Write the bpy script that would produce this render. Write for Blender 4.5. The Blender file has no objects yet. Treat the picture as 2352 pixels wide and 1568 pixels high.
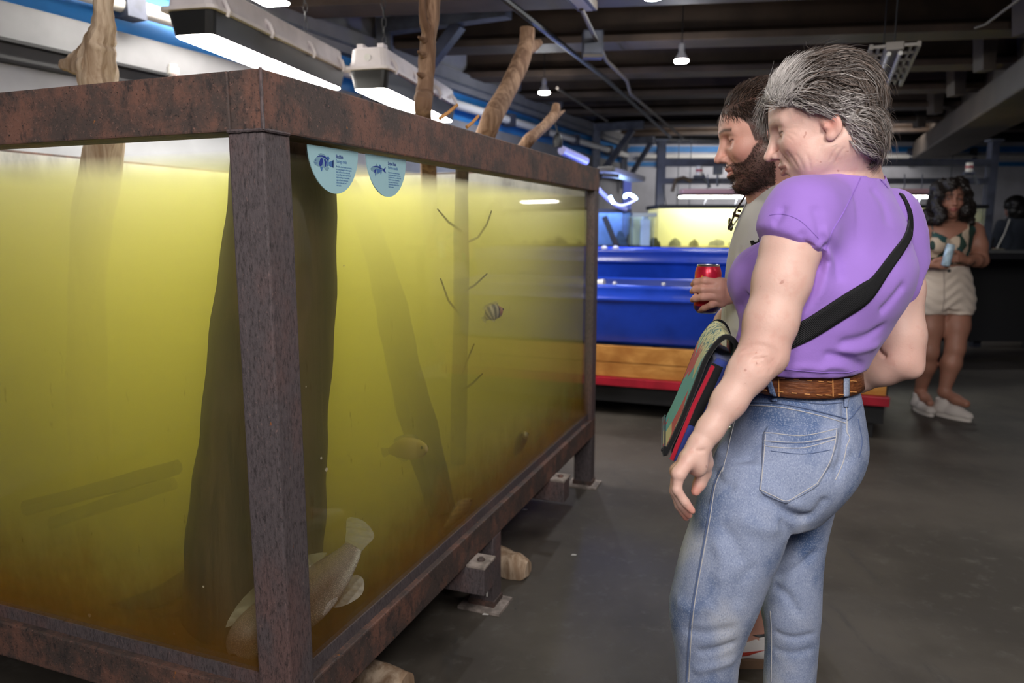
import bpy, bmesh, math, random
import numpy as np
from mathutils import Vector, Matrix
from mathutils.bvhtree import BVHTree

random.seed(7)
rng = np.random.default_rng(11)
SC = bpy.context.scene
COL = SC.collection
PI = math.pi
R = math.radians

# ------------------------------------------------------------------ camera, world, exposure
CAM_H, FPX, PITCH = 1.30, 1690.0, R(8.78)
cd = bpy.data.cameras.new('camera')
cd.sensor_width = 36.0
cd.lens = FPX / 2352 * 36.0
cd.clip_start = 0.02
cd.dof.use_dof = True
cd.dof.focus_distance = 1.55
cd.dof.aperture_fstop = 3.5
cam = bpy.data.objects.new('camera', cd)
COL.objects.link(cam)
cam.location = (0, 0, CAM_H)
cam.rotation_euler = (PI / 2 - PITCH, 0, 0)
SC.camera = cam

SC.view_settings.view_transform = 'Standard'
SC.view_settings.look = 'None'
SC.view_settings.gamma = 1.0
SC.view_settings.use_curve_mapping = False
SC.view_settings.exposure = 0.0
SC.cycles.volume_bounces = 4
SC.cycles.max_bounces = 8
SC.cycles.transparent_max_bounces = 12
SC.cycles.caustics_reflective = False
SC.cycles.caustics_refractive = False
SC.cycles.sample_clamp_indirect = 4.0
SC.cycles.use_light_tree = True

W = bpy.data.worlds.new('world')
SC.world = W
W.use_nodes = True
W.node_tree.nodes['Background'].inputs[0].default_value = (0.78, 0.80, 1.0, 1)
W.node_tree.nodes['Background'].inputs[1].default_value = 0.10


def area(name, loc, target, sx, sy, power, col=(1, 1, 1)):
    l = bpy.data.lights.new(name, 'AREA')
    l.shape = 'RECTANGLE'
    l.size, l.size_y, l.energy, l.color = sx, sy, power, col
    o = bpy.data.objects.new(name, l)
    COL.objects.link(o)
    o.location = loc
    o.rotation_euler = (Vector(target) - Vector(loc)).to_track_quat('-Z', 'Y').to_euler()
    return o


# fill lamps added out of view (their housings are built further down)
FILL_FITTINGS = (((0.55, -0.35, 2.52), (0.8, 1.3, 0.6), 0.5, 1.2, 80, 'unseen fill fitting hanging over the aisle near the visitors'),
            ((2.6, 0.3, 2.60), (2.0, 1.6, 0.3), 0.4, 1.2, 18, 'unseen fill fitting further from the rusty tank'),
            ((1.5, 2.5, 2.60), (1.3, 2.3, 0.0), 0.4, 1.2, 18, 'added fill fitting right above the two visitors'),
            ((-0.75, -0.95, 2.55), (-0.6, 1.3, 0.8), 0.4, 1.2, 62, 'added fill fitting facing the short side of the rusty tank'),
            ((4.2, 10.75, 2.86), (4.2, 12.0, 1.4), 3.2, 0.10, 46, 'added fill fitting tucked behind the last joist'))
for loc_, tgt_, sx_, sy_, pw_, lab_ in FILL_FITTINGS:
    area('fill_light', loc_, tgt_, sx_, sy_, pw_, (1.0, 0.96, 0.93))

# ------------------------------------------------------------------ pixel -> place in the hall
_F = Vector((0, math.cos(PITCH), -math.sin(PITCH)))
_U = Vector((0, math.sin(PITCH), math.cos(PITCH)))
EYE = Vector((0, 0, CAM_H))


def ray(x, y):
    return _F + Vector((1, 0, 0)) * ((x - 1176) / FPX) + _U * ((784 - y) / FPX)


def at(x, y, Y):
    d = ray(x, y)
    return EYE + d * (Y / d.y)


def onz(x, y, z=0.0):
    d = ray(x, y)
    return EYE + d * ((z - CAM_H) / d.z)


# ------------------------------------------------------------------ object helpers
def tag(o, label=None, cat=None, group=None, kind=None):
    for k, v in (('label', label), ('category', cat), ('group', group), ('kind', kind)):
        if v:
            o[k] = v
    return o


def empty(name, loc, label=None, cat=None, group=None):
    o = bpy.data.objects.new(name, None)
    COL.objects.link(o)
    o.location = loc
    o.empty_display_size = 0.05
    tag(o, label, cat, group)
    return o


def attach(o, parent):
    if parent is not None:
        m = Matrix.Identity(4)
        p = parent
        m = Matrix.Translation(p.location) if p.parent is None else Matrix.Translation(p['_o']) if '_o' in p.keys() else Matrix.Identity(4)
        o.parent = parent
        o.matrix_parent_inverse = m.inverted()
    return o


def mesh(name, verts, faces, m, parent=None, smooth=False, col=None):
    me = bpy.data.meshes.new(name)
    if isinstance(verts, np.ndarray):
        verts = verts.tolist()
    if isinstance(faces, np.ndarray):
        faces = faces.tolist()
    me.from_pydata(verts, [], faces)
    me.update()
    o = bpy.data.objects.new(name, me)
    COL.objects.link(o)
    for mm in (m if isinstance(m, (list, tuple)) else [m]):
        me.materials.append(mm)
    if smooth:
        me.polygons.foreach_set('use_smooth', [True] * len(me.polygons))
    if col is not None:
        a = me.color_attributes.new('Col', 'FLOAT_COLOR', 'POINT')
        c = np.ones((len(me.vertices), 4), np.float32)
        c[:, :3] = col
        a.data.foreach_set('color', c.ravel())
    attach(o, parent)
    return o


class MB:
    """collects shapes and builds them as one mesh object"""

    def __init__(s):
        s.v, s.f, s.sm = [], [], []

    def add(s, verts, faces, smooth=False):
        n = len(s.v)
        s.v += [tuple(v) for v in verts]
        s.f += [tuple(i + n for i in f) for f in faces]
        s.sm += [smooth] * len(faces)
        return s

    def box(s, c, d, M=None, bev=0.0):
        c = Vector(c)
        x, y, z = d[0] / 2, d[1] / 2, d[2] / 2
        if bev <= 0:
            vs = [Vector((i * x, j * y, k * z)) for i in (-1, 1) for j in (-1, 1) for k in (-1, 1)]
            fs = [(0, 1, 3, 2), (4, 6, 7, 5), (0, 4, 5, 1), (2, 3, 7, 6), (0, 2, 6, 4), (1, 5, 7, 3)]
        else:
            bm = bmesh.new()
            bmesh.ops.create_cube(bm, size=1)
            for v in bm.verts:
                v.co = Vector((v.co.x * d[0], v.co.y * d[1], v.co.z * d[2]))
            bmesh.ops.bevel(bm, geom=bm.edges[:], offset=bev, segments=2, affect='EDGES', profile=0.6)
            bm.verts.index_update()
            vs = [v.co.copy() for v in bm.verts]
            fs = [[v.index for v in f.verts] for f in bm.faces]
            bm.free()
        if M is not None:
            vs = [M @ v for v in vs]
        return s.add([v + c for v in vs], fs)

    def tube(s, pts, rad, n=8, cap=True, smooth=True, flat=None):
        pts = [Vector(p) for p in pts]
        if not isinstance(rad, (list, tuple)):
            rad = [rad] * len(pts)
        vs, fs = [], []
        t0 = (pts[1] - pts[0]).normalized()
        ref = Vector((0, 0, 1)) if abs(t0.z) < 0.9 else Vector((1, 0, 0))
        u = t0.cross(ref).normalized()
        for i, p in enumerate(pts):
            a = pts[max(i - 1, 0)]
            b = pts[min(i + 1, len(pts) - 1)]
            t = (b - a).normalized()
            u = (u - t * u.dot(t)).normalized()
            w = t.cross(u)
            for k in range(n):
                an = 2 * PI * k / n
                vs.append(p + (u * math.cos(an) + w * math.sin(an) * (flat or 1.0)) * rad[i])
        for i in range(len(pts) - 1):
            for k in range(n):
                k2 = (k + 1) % n
                fs.append((i * n + k, i * n + k2, (i + 1) * n + k2, (i + 1) * n + k))
        if cap:
            fs.append(tuple(range(n - 1, -1, -1)))
            fs.append(tuple(range((len(pts) - 1) * n, len(pts) * n)))
        return s.add(vs, fs, smooth)

    def lathe(s, c, prof, n=24, M=None, smooth=True):
        c = Vector(c)
        vs, fs = [], []
        for r, z in prof:
            for k in range(n):
                v = Vector((r * math.cos(2 * PI * k / n), r * math.sin(2 * PI * k / n), z))
                vs.append((M @ v if M is not None else v) + c)
        for i in range(len(prof) - 1):
            for k in range(n):
                k2 = (k + 1) % n
                fs.append((i * n + k, i * n + k2, (i + 1) * n + k2, (i + 1) * n + k))
        if prof[0][0] > 1e-6:
            fs.append(tuple(range(n - 1, -1, -1)))
        if prof[-1][0] > 1e-6:
            fs.append(tuple(range((len(prof) - 1) * n, len(prof) * n)))
        return s.add(vs, fs, smooth)

    def prism(s, poly, off, smooth=False):
        """polygon (list of points) extruded by the vector off"""
        n = len(poly)
        off = Vector(off)
        vs = [Vector(p) for p in poly] + [Vector(p) + off for p in poly]
        fs = [tuple(range(n - 1, -1, -1)), tuple(range(n, 2 * n))]
        fs += [(i, (i + 1) % n, n + (i + 1) % n, n + i) for i in range(n)]
        return s.add(vs, fs, smooth)

    def bar(s, a, b, w, t, up=(0, 0, 1), bev=0.0):
        a, b = Vector(a), Vector(b)
        d = b - a
        L = d.length
        x = d.normalized()
        up = Vector(up)
        if abs(x.dot(up)) > 0.98:
            up = Vector((0, 1, 0))
        y = up.cross(x).normalized()
        z = x.cross(y)
        M = Matrix((x, y, z)).transposed()
        return s.box((a + b) / 2, (L, w, t), M, bev)

    def build(s, name, m, parent=None, label=None, smooth_all=None):
        o = mesh(name, s.v, s.f, m, parent)
        o.data.polygons.foreach_set('use_smooth', s.sm if smooth_all is None else [smooth_all] * len(s.sm))
        if any(s.sm):
            bm = bmesh.new()
            bm.from_mesh(o.data)
            for e in bm.edges:
                if len(e.link_faces) == 2 and e.calc_face_angle(0) > R(40):
                    e.smooth = False
            bm.to_mesh(o.data)
            bm.free()
        if label:
            o['label'] = label
        return o


def copy_tree(o, parent=None):
    c = o.copy()
    COL.objects.link(c)
    if parent is not None:
        inv = o.matrix_parent_inverse.copy()
        c.parent = parent
        c.matrix_parent_inverse = inv
    for ch in list(o.children):
        copy_tree(ch, c)
    return c


# ------------------------------------------------------------------ materials
class N:
    """small builder for procedural node materials (coordinates: the object's own)"""

    def __init__(s, name):
        s.m = bpy.data.materials.new(name)
        s.m.use_nodes = True
        s.t = s.m.node_tree
        s.n = s.t.nodes
        s.p = s.n['Principled BSDF']
        s.out = s.n['Material Output']
        s._co = None

    def new(s, t, **kw):
        n = s.n.new(t)
        for k, v in kw.items():
            setattr(n, k, v)
        return n

    def link(s, a, b):
        s.t.links.new(a, b)

    def co(s, scale=(1, 1, 1), rot=(0, 0, 0)):
        if s._co is None:
            s._co = s.new('ShaderNodeTexCoord').outputs['Object']
        mp = s.new('ShaderNodeMapping')
        mp.inputs['Scale'].default_value = scale
        mp.inputs['Rotation'].default_value = rot
        s.link(s._co, mp.inputs[0])
        return mp.outputs[0]

    def noise(s, scale, detail=3, rough=0.55, stretch=(1, 1, 1), rot=(0, 0, 0), dist=0.0):
        n = s.new('ShaderNodeTexNoise')
        n.inputs['Scale'].default_value = scale
        n.inputs['Detail'].default_value = detail
        n.inputs['Roughness'].default_value = rough
        n.inputs['Distortion'].default_value = dist
        s.link(s.co(stretch, rot), n.inputs['Vector'])
        return n.outputs['Fac']

    def ramp(s, fac, lo, hi):
        r = s.new('ShaderNodeMapRange')
        r.interpolation_type = 'SMOOTHSTEP'
        r.inputs['From Min'].default_value = lo
        r.inputs['From Max'].default_value = hi
        s.link(fac, r.inputs['Value'])
        return r.outputs['Result']

    def mix(s, fac, a, b):
        m = s.new('ShaderNodeMix', data_type='RGBA')
        if isinstance(fac, (int, float)):
            m.inputs[0].default_value = fac
        else:
            s.link(fac, m.inputs[0])
        for v, i in ((a, 6), (b, 7)):
            if isinstance(v, (tuple, list)):
                m.inputs[i].default_value = (*v[:3], 1)
            else:
                s.link(v, m.inputs[i])
        return m.outputs[2]

    def math(s, op, a, b=0.0):
        m = s.new('ShaderNodeMath', operation=op)
        for i, v in enumerate((a, b)):
            if isinstance(v, (int, float)):
                m.inputs[i].default_value = v
            else:
                s.link(v, m.inputs[i])
        return m.outputs[0]

    def base(s, c):
        if isinstance(c, (tuple, list)):
            s.p.inputs['Base Color'].default_value = (*c[:3], 1)
        else:
            s.link(c, s.p.inputs['Base Color'])
        return s

    def set(s, **kw):
        names = dict(rough='Roughness', metal='Metallic', spec='Specular IOR Level', sss='Subsurface Weight',
                     alpha='Alpha', sheen='Sheen Weight', coat='Coat Weight', trans='Transmission Weight')
        for k, v in kw.items():
            i = s.p.inputs[names[k]]
            if isinstance(v, (int, float)):
                i.default_value = v
            else:
                s.link(v, i)
        return s

    def bump(s, h, strength=0.3, dist=0.002):
        b = s.new('ShaderNodeBump')
        b.inputs['Strength'].default_value = strength
        b.inputs['Distance'].default_value = dist
        s.link(h, b.inputs['Height'])
        if s.p.inputs['Normal'].links:
            s.link(s.p.inputs['Normal'].links[0].from_socket, b.inputs['Normal'])
        s.link(b.outputs[0], s.p.inputs['Normal'])
        return s


def simple(name, c, rough=0.5, metal=0.0, var=0.0, vscale=8, bump=0.0, bscale=80, stretch=(1, 1, 1)):
    n = N(name)
    if var > 0:
        c2 = tuple(v * (1 - var) for v in c)
        c1 = tuple(min(1, v * (1 + var * 0.5)) for v in c)
        n.base(n.mix(n.ramp(n.noise(vscale, 4, stretch=stretch), 0.35, 0.65), c2, c1))
    else:
        n.base(c)
    n.set(rough=rough, metal=metal)
    if bump > 0:
        n.bump(n.noise(bscale, 3, stretch=stretch), bump, 0.003)
    return n.m


def emit(name, col, strength):
    n = N(name)
    e = n.new('ShaderNodeEmission')
    e.inputs[0].default_value = (*col, 1)
    e.inputs[1].default_value = strength
    n.link(e.outputs[0], n.out.inputs['Surface'])
    return n.m


def wood_mat(name, c1, c2, c3, axis_stretch=(1, 1, 0.08), scale=22):
    n = N(name)
    g = n.noise(scale, 6, 0.65, axis_stretch, dist=0.6)
    k = n.mix(n.ramp(g, 0.35, 0.68), c1, c2)
    k = n.mix(n.ramp(n.noise(3.5, 3), 0.5, 0.75), k, c3)
    n.base(k).set(rough=0.85, spec=0.2)
    n.bump(g, 0.7, 0.006)
    return n.m


m_white_paint = simple('white_wall_paint', (0.50, 0.50, 0.54), 0.7, var=0.12, vscale=3)
m_board = simple('grey_white_board', (0.21, 0.207, 0.215), 0.7, var=0.12, vscale=3)
m_grey_wall = simple('grey_wall_paint', (0.33, 0.33, 0.35), 0.7, var=0.15, vscale=3)
m_blue_paint = simple('blue_wall_paint', (0.02, 0.19, 0.50), 0.5, var=0.15, vscale=4)
m_black = simple('black_paint', (0.012, 0.012, 0.014), 0.5)
m_dark_steel = simple('dark_blue_steel', (0.050, 0.056, 0.085), 0.5, var=0.3, vscale=9)
m_grey_steel = simple('grey_steel', (0.10, 0.11, 0.14), 0.5, var=0.25, vscale=9)
m_pvc = simple('white_pvc', (0.72, 0.70, 0.66), 0.35)
m_chrome = simple('bare_metal', (0.6, 0.6, 0.62), 0.3, 1.0)

n = N('rusted_steel')
big = n.noise(7, 9, 0.72)
fine = n.noise(130, 5, 0.75)
streak = n.noise(34, 7, 0.72, (1, 1, 0.55))
k = n.mix(n.ramp(big, 0.42, 0.62), (0.072, 0.052, 0.046), (0.175, 0.085, 0.062))
k = n.mix(n.ramp(streak, 0.50, 0.68), k, (0.040, 0.032, 0.031))
k = n.mix(n.ramp(fine, 0.55, 0.72), k, (0.22, 0.12, 0.095))
k = n.mix(n.ramp(n.noise(160, 3, 0.7), 0.58, 0.70), k, (0.022, 0.017, 0.016))
k = n.mix(n.ramp(n.noise(48, 2, 0.5), 0.745, 0.80), k, (0.36, 0.13, 0.035))
n.base(k).set(rough=0.62, spec=0.35)
n.bump(fine, 0.5, 0.002)
m_rust = n.m

n = N('rusted_steel_posts')
big = n.noise(7, 6, 0.6, (1, 1, 0.5))
fine = n.noise(220, 5, 0.75, (1, 1, 0.45))
streak = n.noise(190, 8, 0.85, (1, 1, 0.30))
k = n.mix(n.ramp(big, 0.45, 0.68), (0.105, 0.086, 0.090), (0.15, 0.090, 0.084))
k = n.mix(n.ramp(streak, 0.44, 0.66), k, (0.030, 0.024, 0.025))
k = n.mix(n.ramp(fine, 0.58, 0.70), k, (0.20, 0.13, 0.12))
k = n.mix(n.ramp(n.noise(50, 2), 0.76, 0.82), k, (0.30, 0.10, 0.03))
n.base(k).set(rough=0.6, spec=0.35)
n.bump(fine, 0.5, 0.002)
m_rust_post = n.m

n = N('sealed_concrete')
a = n.noise(1.4, 5, 0.6)
b = n.noise(14, 5, 0.7)
c = n.noise(6, 6, 0.7, (1, 0.2, 1), (0, 0, 0.5))
k = n.mix(n.ramp(a, 0.35, 0.65), (0.053, 0.045, 0.037), (0.092, 0.079, 0.065))
k = n.mix(n.ramp(b, 0.52, 0.75), k, (0.10, 0.09, 0.078))
k = n.mix(n.ramp(c, 0.58, 0.72), k, (0.050, 0.046, 0.042))
k = n.mix(n.ramp(n.noise(55, 2), 0.74, 0.78), k, (0.02, 0.018, 0.016))
n.base(k).set(rough=0.55, spec=0.35)
n.bump(b, 0.15, 0.002)
m_floor = n.m

n = N('brown_ceiling_deck')
k = n.mix(n.ramp(n.noise(2.5, 4), 0.3, 0.7), (0.016, 0.011, 0.009), (0.036, 0.025, 0.019))
n.base(k).set(rough=0.8)
m_deck = n.m
m_joist = simple('brown_steel_joist', (0.066, 0.042, 0.028), 0.65, var=0.3, vscale=3)
m_duct = simple('beige_duct', (0.095, 0.074, 0.058), 0.6, var=0.2, vscale=2)

# glass: clear, mirror-like by the Fresnel law on its outer side, with brown algae film
def glass_mat(name, stain=0.0, zlo=0.36, zhi=0.62, refl=1.0, col=(0.97, 0.98, 0.97)):
    n = N(name)
    tr = n.new('ShaderNodeBsdfTransparent')
    tr.inputs[0].default_value = (*col, 1)
    gl = n.new('ShaderNodeBsdfGlossy')
    gl.inputs['Roughness'].default_value = 0.03
    fr = n.new('ShaderNodeFresnel')
    fr.inputs[0].default_value = 1.45
    geo = n.new('ShaderNodeNewGeometry')
    front = n.math('SUBTRACT', 1.0, geo.outputs['Backfacing'])
    fac = n.math('MULTIPLY', n.math('MULTIPLY', fr.outputs[0], front), refl)
    mx = n.new('ShaderNodeMixShader')
    n.link(fac, mx.inputs[0])
    src = tr.outputs[0]
    if stain > 0:
        df = n.new('ShaderNodeBsdfDiffuse')
        c = n.mix(n.noise(30, 4), (0.40, 0.16, 0.02), (0.24, 0.14, 0.02))
        n.link(c, df.inputs[0])
        tl = n.new('ShaderNodeBsdfTranslucent')
        n.link(c, tl.inputs[0])
        dt = n.new('ShaderNodeMixShader')
        dt.inputs[0].default_value = 0.6
        n.link(df.outputs[0], dt.inputs[1])
        n.link(tl.outputs[0], dt.inputs[2])
        sep = n.new('ShaderNodeSeparateXYZ')
        n.link(n.co(), sep.inputs[0])
        film = n.noise(5, 5, 0.65, (1, 1, 0.45))
        low = n.new('ShaderNodeMapRange')
        low.inputs['From Min'].default_value = zhi
        low.inputs['From Max'].default_value = zlo
        wob = n.math('ADD', sep.outputs[2], n.math('MULTIPLY', n.math('SUBTRACT', film, 0.5), 0.35))
        n.link(wob, low.inputs['Value'])
        low2 = n.math('POWER', n.math('MAXIMUM', low.outputs[0], 0.0), 1.6)
        spots = n.math('MULTIPLY', n.ramp(n.noise(34, 4, 0.6, (1, 1, 0.32)), 0.66, 0.80), 0.30)
        sp_low = n.new('ShaderNodeMapRange')
        sp_low.inputs['From Min'].default_value = 1.25
        sp_low.inputs['From Max'].default_value = 0.6
        n.link(sep.outputs[2], sp_low.inputs['Value'])
        amt = n.math('MINIMUM', n.math('MULTIPLY', n.math('ADD', n.math('MULTIPLY', low2, 0.55), n.math('MULTIPLY', spots, sp_low.outputs[0])), stain), 0.9)
        m2 = n.new('ShaderNodeMixShader')
        n.link(amt, m2.inputs[0])
        n.link(tr.outputs[0], m2.inputs[1])
        n.link(dt.outputs[0], m2.inputs[2])
        src = m2.outputs[0]
    n.link(src, mx.inputs[1])
    n.link(gl.outputs[0], mx.inputs[2])
    n.link(mx.outputs[0], n.out.inputs['Surface'])
    return n.m


def water_mat(name, scat, absorb, g=0.3):
    n = N(name)
    tr = n.new('ShaderNodeBsdfTransparent')
    gl = n.new('ShaderNodeBsdfGlossy')
    gl.inputs['Roughness'].default_value = 0.02
    geo = n.new('ShaderNodeNewGeometry')
    sep = n.new('ShaderNodeSeparateXYZ')
    n.link(geo.outputs['True Normal'], sep.inputs[0])
    fr = n.new('ShaderNodeFresnel')
    fr.inputs[0].default_value = 1.33
    top = n.math('MULTIPLY', n.math('GREATER_THAN', sep.outputs[2], 0.5), n.math('SUBTRACT', 1.0, geo.outputs['Backfacing']))
    mx = n.new('ShaderNodeMixShader')
    n.link(n.math('MULTIPLY', fr.outputs[0], top), mx.inputs[0])
    n.link(tr.outputs[0], mx.inputs[1])
    n.link(gl.outputs[0], mx.inputs[2])
    n.link(mx.outputs[0], n.out.inputs['Surface'])
    vs = n.new('ShaderNodeVolumeScatter')
    d = max(scat)
    vs.inputs['Color'].default_value = (*[s / d for s in scat], 1)
    vs.inputs['Density'].default_value = d
    vs.inputs['Anisotropy'].default_value = g
    va = n.new('ShaderNodeVolumeAbsorption')
    d = max(absorb)
    va.inputs['Color'].default_value = (*[1 - a / d for a in absorb], 1)
    va.inputs['Density'].default_value = d
    ad = n.new('ShaderNodeAddShader')
    n.link(vs.outputs[0], ad.inputs[0])
    n.link(va.outputs[0], ad.inputs[1])
    n.link(ad.outputs[0], n.out.inputs['Volume'])
    return n.m


m_pane = glass_mat('tank_glass', 1.0)
m_clear = glass_mat('clear_glass')
m_water = water_mat('murky_green_water', (2.05, 1.95, 1.72), (0.06, 0.15, 1.6), 0.6)

# ================================================================== SETTING
def struct(o, kind='structure'):
    o['kind'] = kind
    return o


fl_ = MB().box((4.5, 6.0, -0.05), (22, 20, 0.1)).build('floor', m_floor)
struct(fl_)

# left wall: runs along WD from the far corner towards the camera
WA = R(25.5)
WD = Vector((math.sin(WA), math.cos(WA), 0))
WN = Vector((math.cos(WA), -math.sin(WA), 0))
W0 = Vector((1.8, 12.0, 0))
MW = Matrix((-WD, WN, Vector((0, 0, 1)))).transposed()


def wl(u, z, o=0.0):
    return W0 - WD * u + WN * o + Vector((0, 0, z))


def wbox(mb, u0, u1, z0, z1, o0, o1):
    return mb.box(wl((u0 + u1) / 2, (z0 + z1) / 2, (o0 + o1) / 2), (u1 - u0, abs(o1 - o0), z1 - z0), MW)


wall_left = struct(wbox(MB(), -0.2, 14, 0, 3.4, -0.2, 0).build('wall_left', m_grey_wall))
wbox(MB(), 0.003, 14, 2.29, 2.54, 0.0, 0.012).build('painted_band', m_blue_paint, wall_left, 'blue painted band')
for i in range(7):
    wbox(MB(), 0.003 + i * 2, 1.994 + i * 2, 2.13, 2.285, 0.0, 0.05).build('board', m_board, wall_left)
for i in range(7):
    wbox(MB(), 0.003 + i * 2, 1.994 + i * 2, 2.545, 2.72, 0.0, 0.07).build('board', m_board, wall_left)
ch = MB()
wbox(ch, 0, 14, 2.03, 2.12, 0.0, 0.06)
wbox(ch, 0, 14, 2.03, 2.045, 0.06, 0.10)
wbox(ch, 0, 14, 2.105, 2.12, 0.06, 0.10)
ch.build('steel_channel', m_black, wall_left, 'black steel channel')
wbox(MB(), 0, 14, 2.60, 2.615, 0.07, 0.085).build('conduit', m_grey_steel, wall_left)

wall_back = struct(MB().box((6.7, 12.1, 1.35), (10.4, 0.2, 2.7)).build('wall_back', m_white_paint))
for z0, z1 in ((2.485, 2.575), (2.265, 2.335)):
    MB().box((6.75, 11.995, (z0 + z1) / 2), (9.9, 0.012, z1 - z0)).build('painted_band', m_blue_paint, wall_back, 'blue painted band')
for i, x in enumerate((2.3, 3.9, 5.5, 7.1, 8.7, 10.3)):
    MB().box((x + 0.79, 11.997, 1.0), (1.585, 0.006, 2.0)).build('wall_panel', m_white_paint, wall_back)
wall_right = struct(MB().box((11.9, 4.0, 1.5), (0.2, 16.2, 3.0)).build('wall_right', m_grey_wall))

# ceiling: deck, row of joists, girder with brackets
ceiling = struct(MB().box((4.0, 5.0, 3.16), (17, 18, 0.12)).build('ceiling', m_deck))
JA = R(-7.5)
JX = Vector((math.cos(JA), math.sin(JA), 0))
JY = Vector((-math.sin(JA), math.cos(JA), 0))
MJ = Matrix((JX, JY, Vector((0, 0, 1)))).transposed()
for i in range(-2, 8):
    yy = 5.95 + 1.19 * i
    c = Vector((1.4, yy, 0)) + JX * 3.0
    mb = MB()
    L = 13.5
    prof = [(-0.14, 2.70), (0.14, 2.70), (0.14, 2.75), (0.06, 2.80), (0.06, 3.12), (-0.06, 3.12), (-0.06, 2.80), (-0.14, 2.75)]
    pts = [c - JX * L / 2 + JY * a + Vector((0, 0, z)) for a, z in prof]
    mb.prism(pts, JX * L)
    mb.build('joist', m_joist, ceiling)
G0, G1 = Vector((5.55, 12.0, 0)), Vector((1.75 + 1.6, 4.2, 0))
ga = at(2118, 300, 10.8)
gb = at(2420, 60, 5.2)
gd = (Vector((ga.x, ga.y, 0)) - Vector((gb.x, gb.y, 0))).normalized()
g_end = Vector((ga.x, ga.y, 0)) + gd * 0.9
g_start = Vector((gb.x, gb.y, 0)) - gd * 5.0
struct(MB().bar((g_start.x + 0.28, g_start.y, 2.48), (g_end.x + 0.28, g_end.y, 2.48), 0.50, 0.26, bev=0.02)
       .bar((g_start.x + 0.28, g_start.y, 2.86), (g_end.x + 0.28, g_end.y, 2.86), 0.24, 0.5).build('ceiling_girder', m_duct))
for k in range(1, 7):
    p = g_end - gd * (0.4 + k * 1.28)
    mb = MB()
    q = p + Vector((-0.10, 0, 0))
    mb.prism([(q.x, q.y - 0.07, 2.61), (q.x, q.y - 0.07, 3.1), (q.x - 0.42, q.y - 0.07, 3.1), (q.x - 0.42, q.y - 0.07, 2.96), (q.x - 0.13, q.y - 0.07, 2.90), (q.x - 0.10, q.y - 0.07, 2.61)], (0, 0.14, 0))
    struct(mb.build('girder_bracket', m_duct))

# pipes
def pipe_thing(name, label, cat, pts, r, m, brackets=(), group=None):
    o = MB().tube(pts, r, 12).build(name, m)
    tag(o, label, cat, group)
    for b, off in brackets:
        mb = MB()
        mb.box(b, (r * 2.6, r * 2.6, r * 2.9), MW)
        mb.box(Vector(b) + Vector(off) * 0.5, (r * 1.2, max(0.02, Vector(off).length), r * 1.2), MW)
        mb.build('pipe_bracket', m_dark_steel, o)
    return o


pz = 2.40
pipe_thing('pipe', 'long white plastic pipe running over the blue band behind the tank', 'pipe',
           [wl(u, pz, 0.12) for u in (13.5, 9, 5, 0.3)], 0.042, m_pvc,
           [(wl(u, pz, 0.12), WN * -0.1) for u in (1.2, 2.6, 3.6, 4.5, 6.1, 8.9, 9.6)])
pipe_thing('pipe', 'white pipe on black brackets across the far wall', 'pipe',
           [(2.0, 11.94, 2.41), (11.5, 11.94, 2.41)], 0.035, m_pvc)
bk = bpy.data.objects['pipe.001']
for x in (2.35, 3.35, 4.35, 5.35, 6.3, 7.3, 8.3, 9.3):
    MB().box((x, 11.95, 2.41), (0.07, 0.085, 0.26)).build('pipe_bracket', m_dark_steel, bk)
# small valve with a red lever on the wall behind the tank
vp = wl(8.75, 2.04, 0.22)
vv = empty('valve', vp, 'white plastic valve with a red lever behind the rusty tank', 'valve')
MB().tube([vp + Vector((0, 0, -0.12)), vp + Vector((0, 0, 0.10))], 0.022, 12).tube([vp + Vector((0, 0, -0.03)), vp + Vector((0, 0, 0.03))], 0.034, 12).tube([vp + Vector((0, 0, 0.05)), vp + Vector((0, 0, 0.085))], 0.03, 12).build('valve_body', m_pvc, vv)
MB().tube([vp + Vector((0.01, -0.02, -0.02)), vp + Vector((0.05, -0.045, 0.0)), vp + Vector((0.085, -0.05, 0.02))], [0.012, 0.018, 0.016], 8, flat=0.5).build('lever', simple('red_plastic', (0.5, 0.02, 0.02), 0.4), vv)
# thin conduits under the joists
def conduit(label, pts, r=0.014, m=None):
    o = MB().tube(pts, r, 8).build('conduit', m or m_duct)
    tag(o, label, 'conduit')


conduit('thin bent metal conduit crossing under the joists beside the hanging bulb', [at(1335, 20, 4.2), at(1392, 138, 5.6), at(1440, 185, 6.3), at(1448, 215, 6.8), at(1570, 318, 10.5)])
conduit('dark straight conduit running under the ceiling joists', [at(1110, -40, 3.6), at(1390, 180, 6.5), at(1540, 315, 11.0)], 0.018, m_black)
conduit('pale straight conduit above the furthest logs', [at(1280, 202, 7.0), at(1395, 278, 9.2)])
conduit('thin cable hanging at an angle above the woman in purple', [at(2352, -10, 3.6), at(2265, 55, 4.4), at(2240, 64, 5.0)], 0.008)
jb = tag(MB().box(at(1361, 100, 5.0), (0.13, 0.1, 0.15), None, 0.01).build('junction_box', m_dark_steel), 'dark square junction box hanging under the joists', 'junction box')
MB().box(at(1361, 131, 4.96), (0.125, 0.09, 0.02)).build('lid', m_duct, jb)
rp = empty('pendant_strip', at(1320, -10, 3.9), 'grey strip housing cut off by the top edge of the photo', 'lamp')
MB().bar(at(1300, -40, 3.6), at(1350, 15, 4.3), 0.11, 0.05, bev=0.008).build('housing', m_duct, rp)
MB().bar(at(1300, -32, 3.6), at(1348, 22, 4.3), 0.07, 0.02, bev=0.004).build('reflector', m_pvc, rp)

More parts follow.
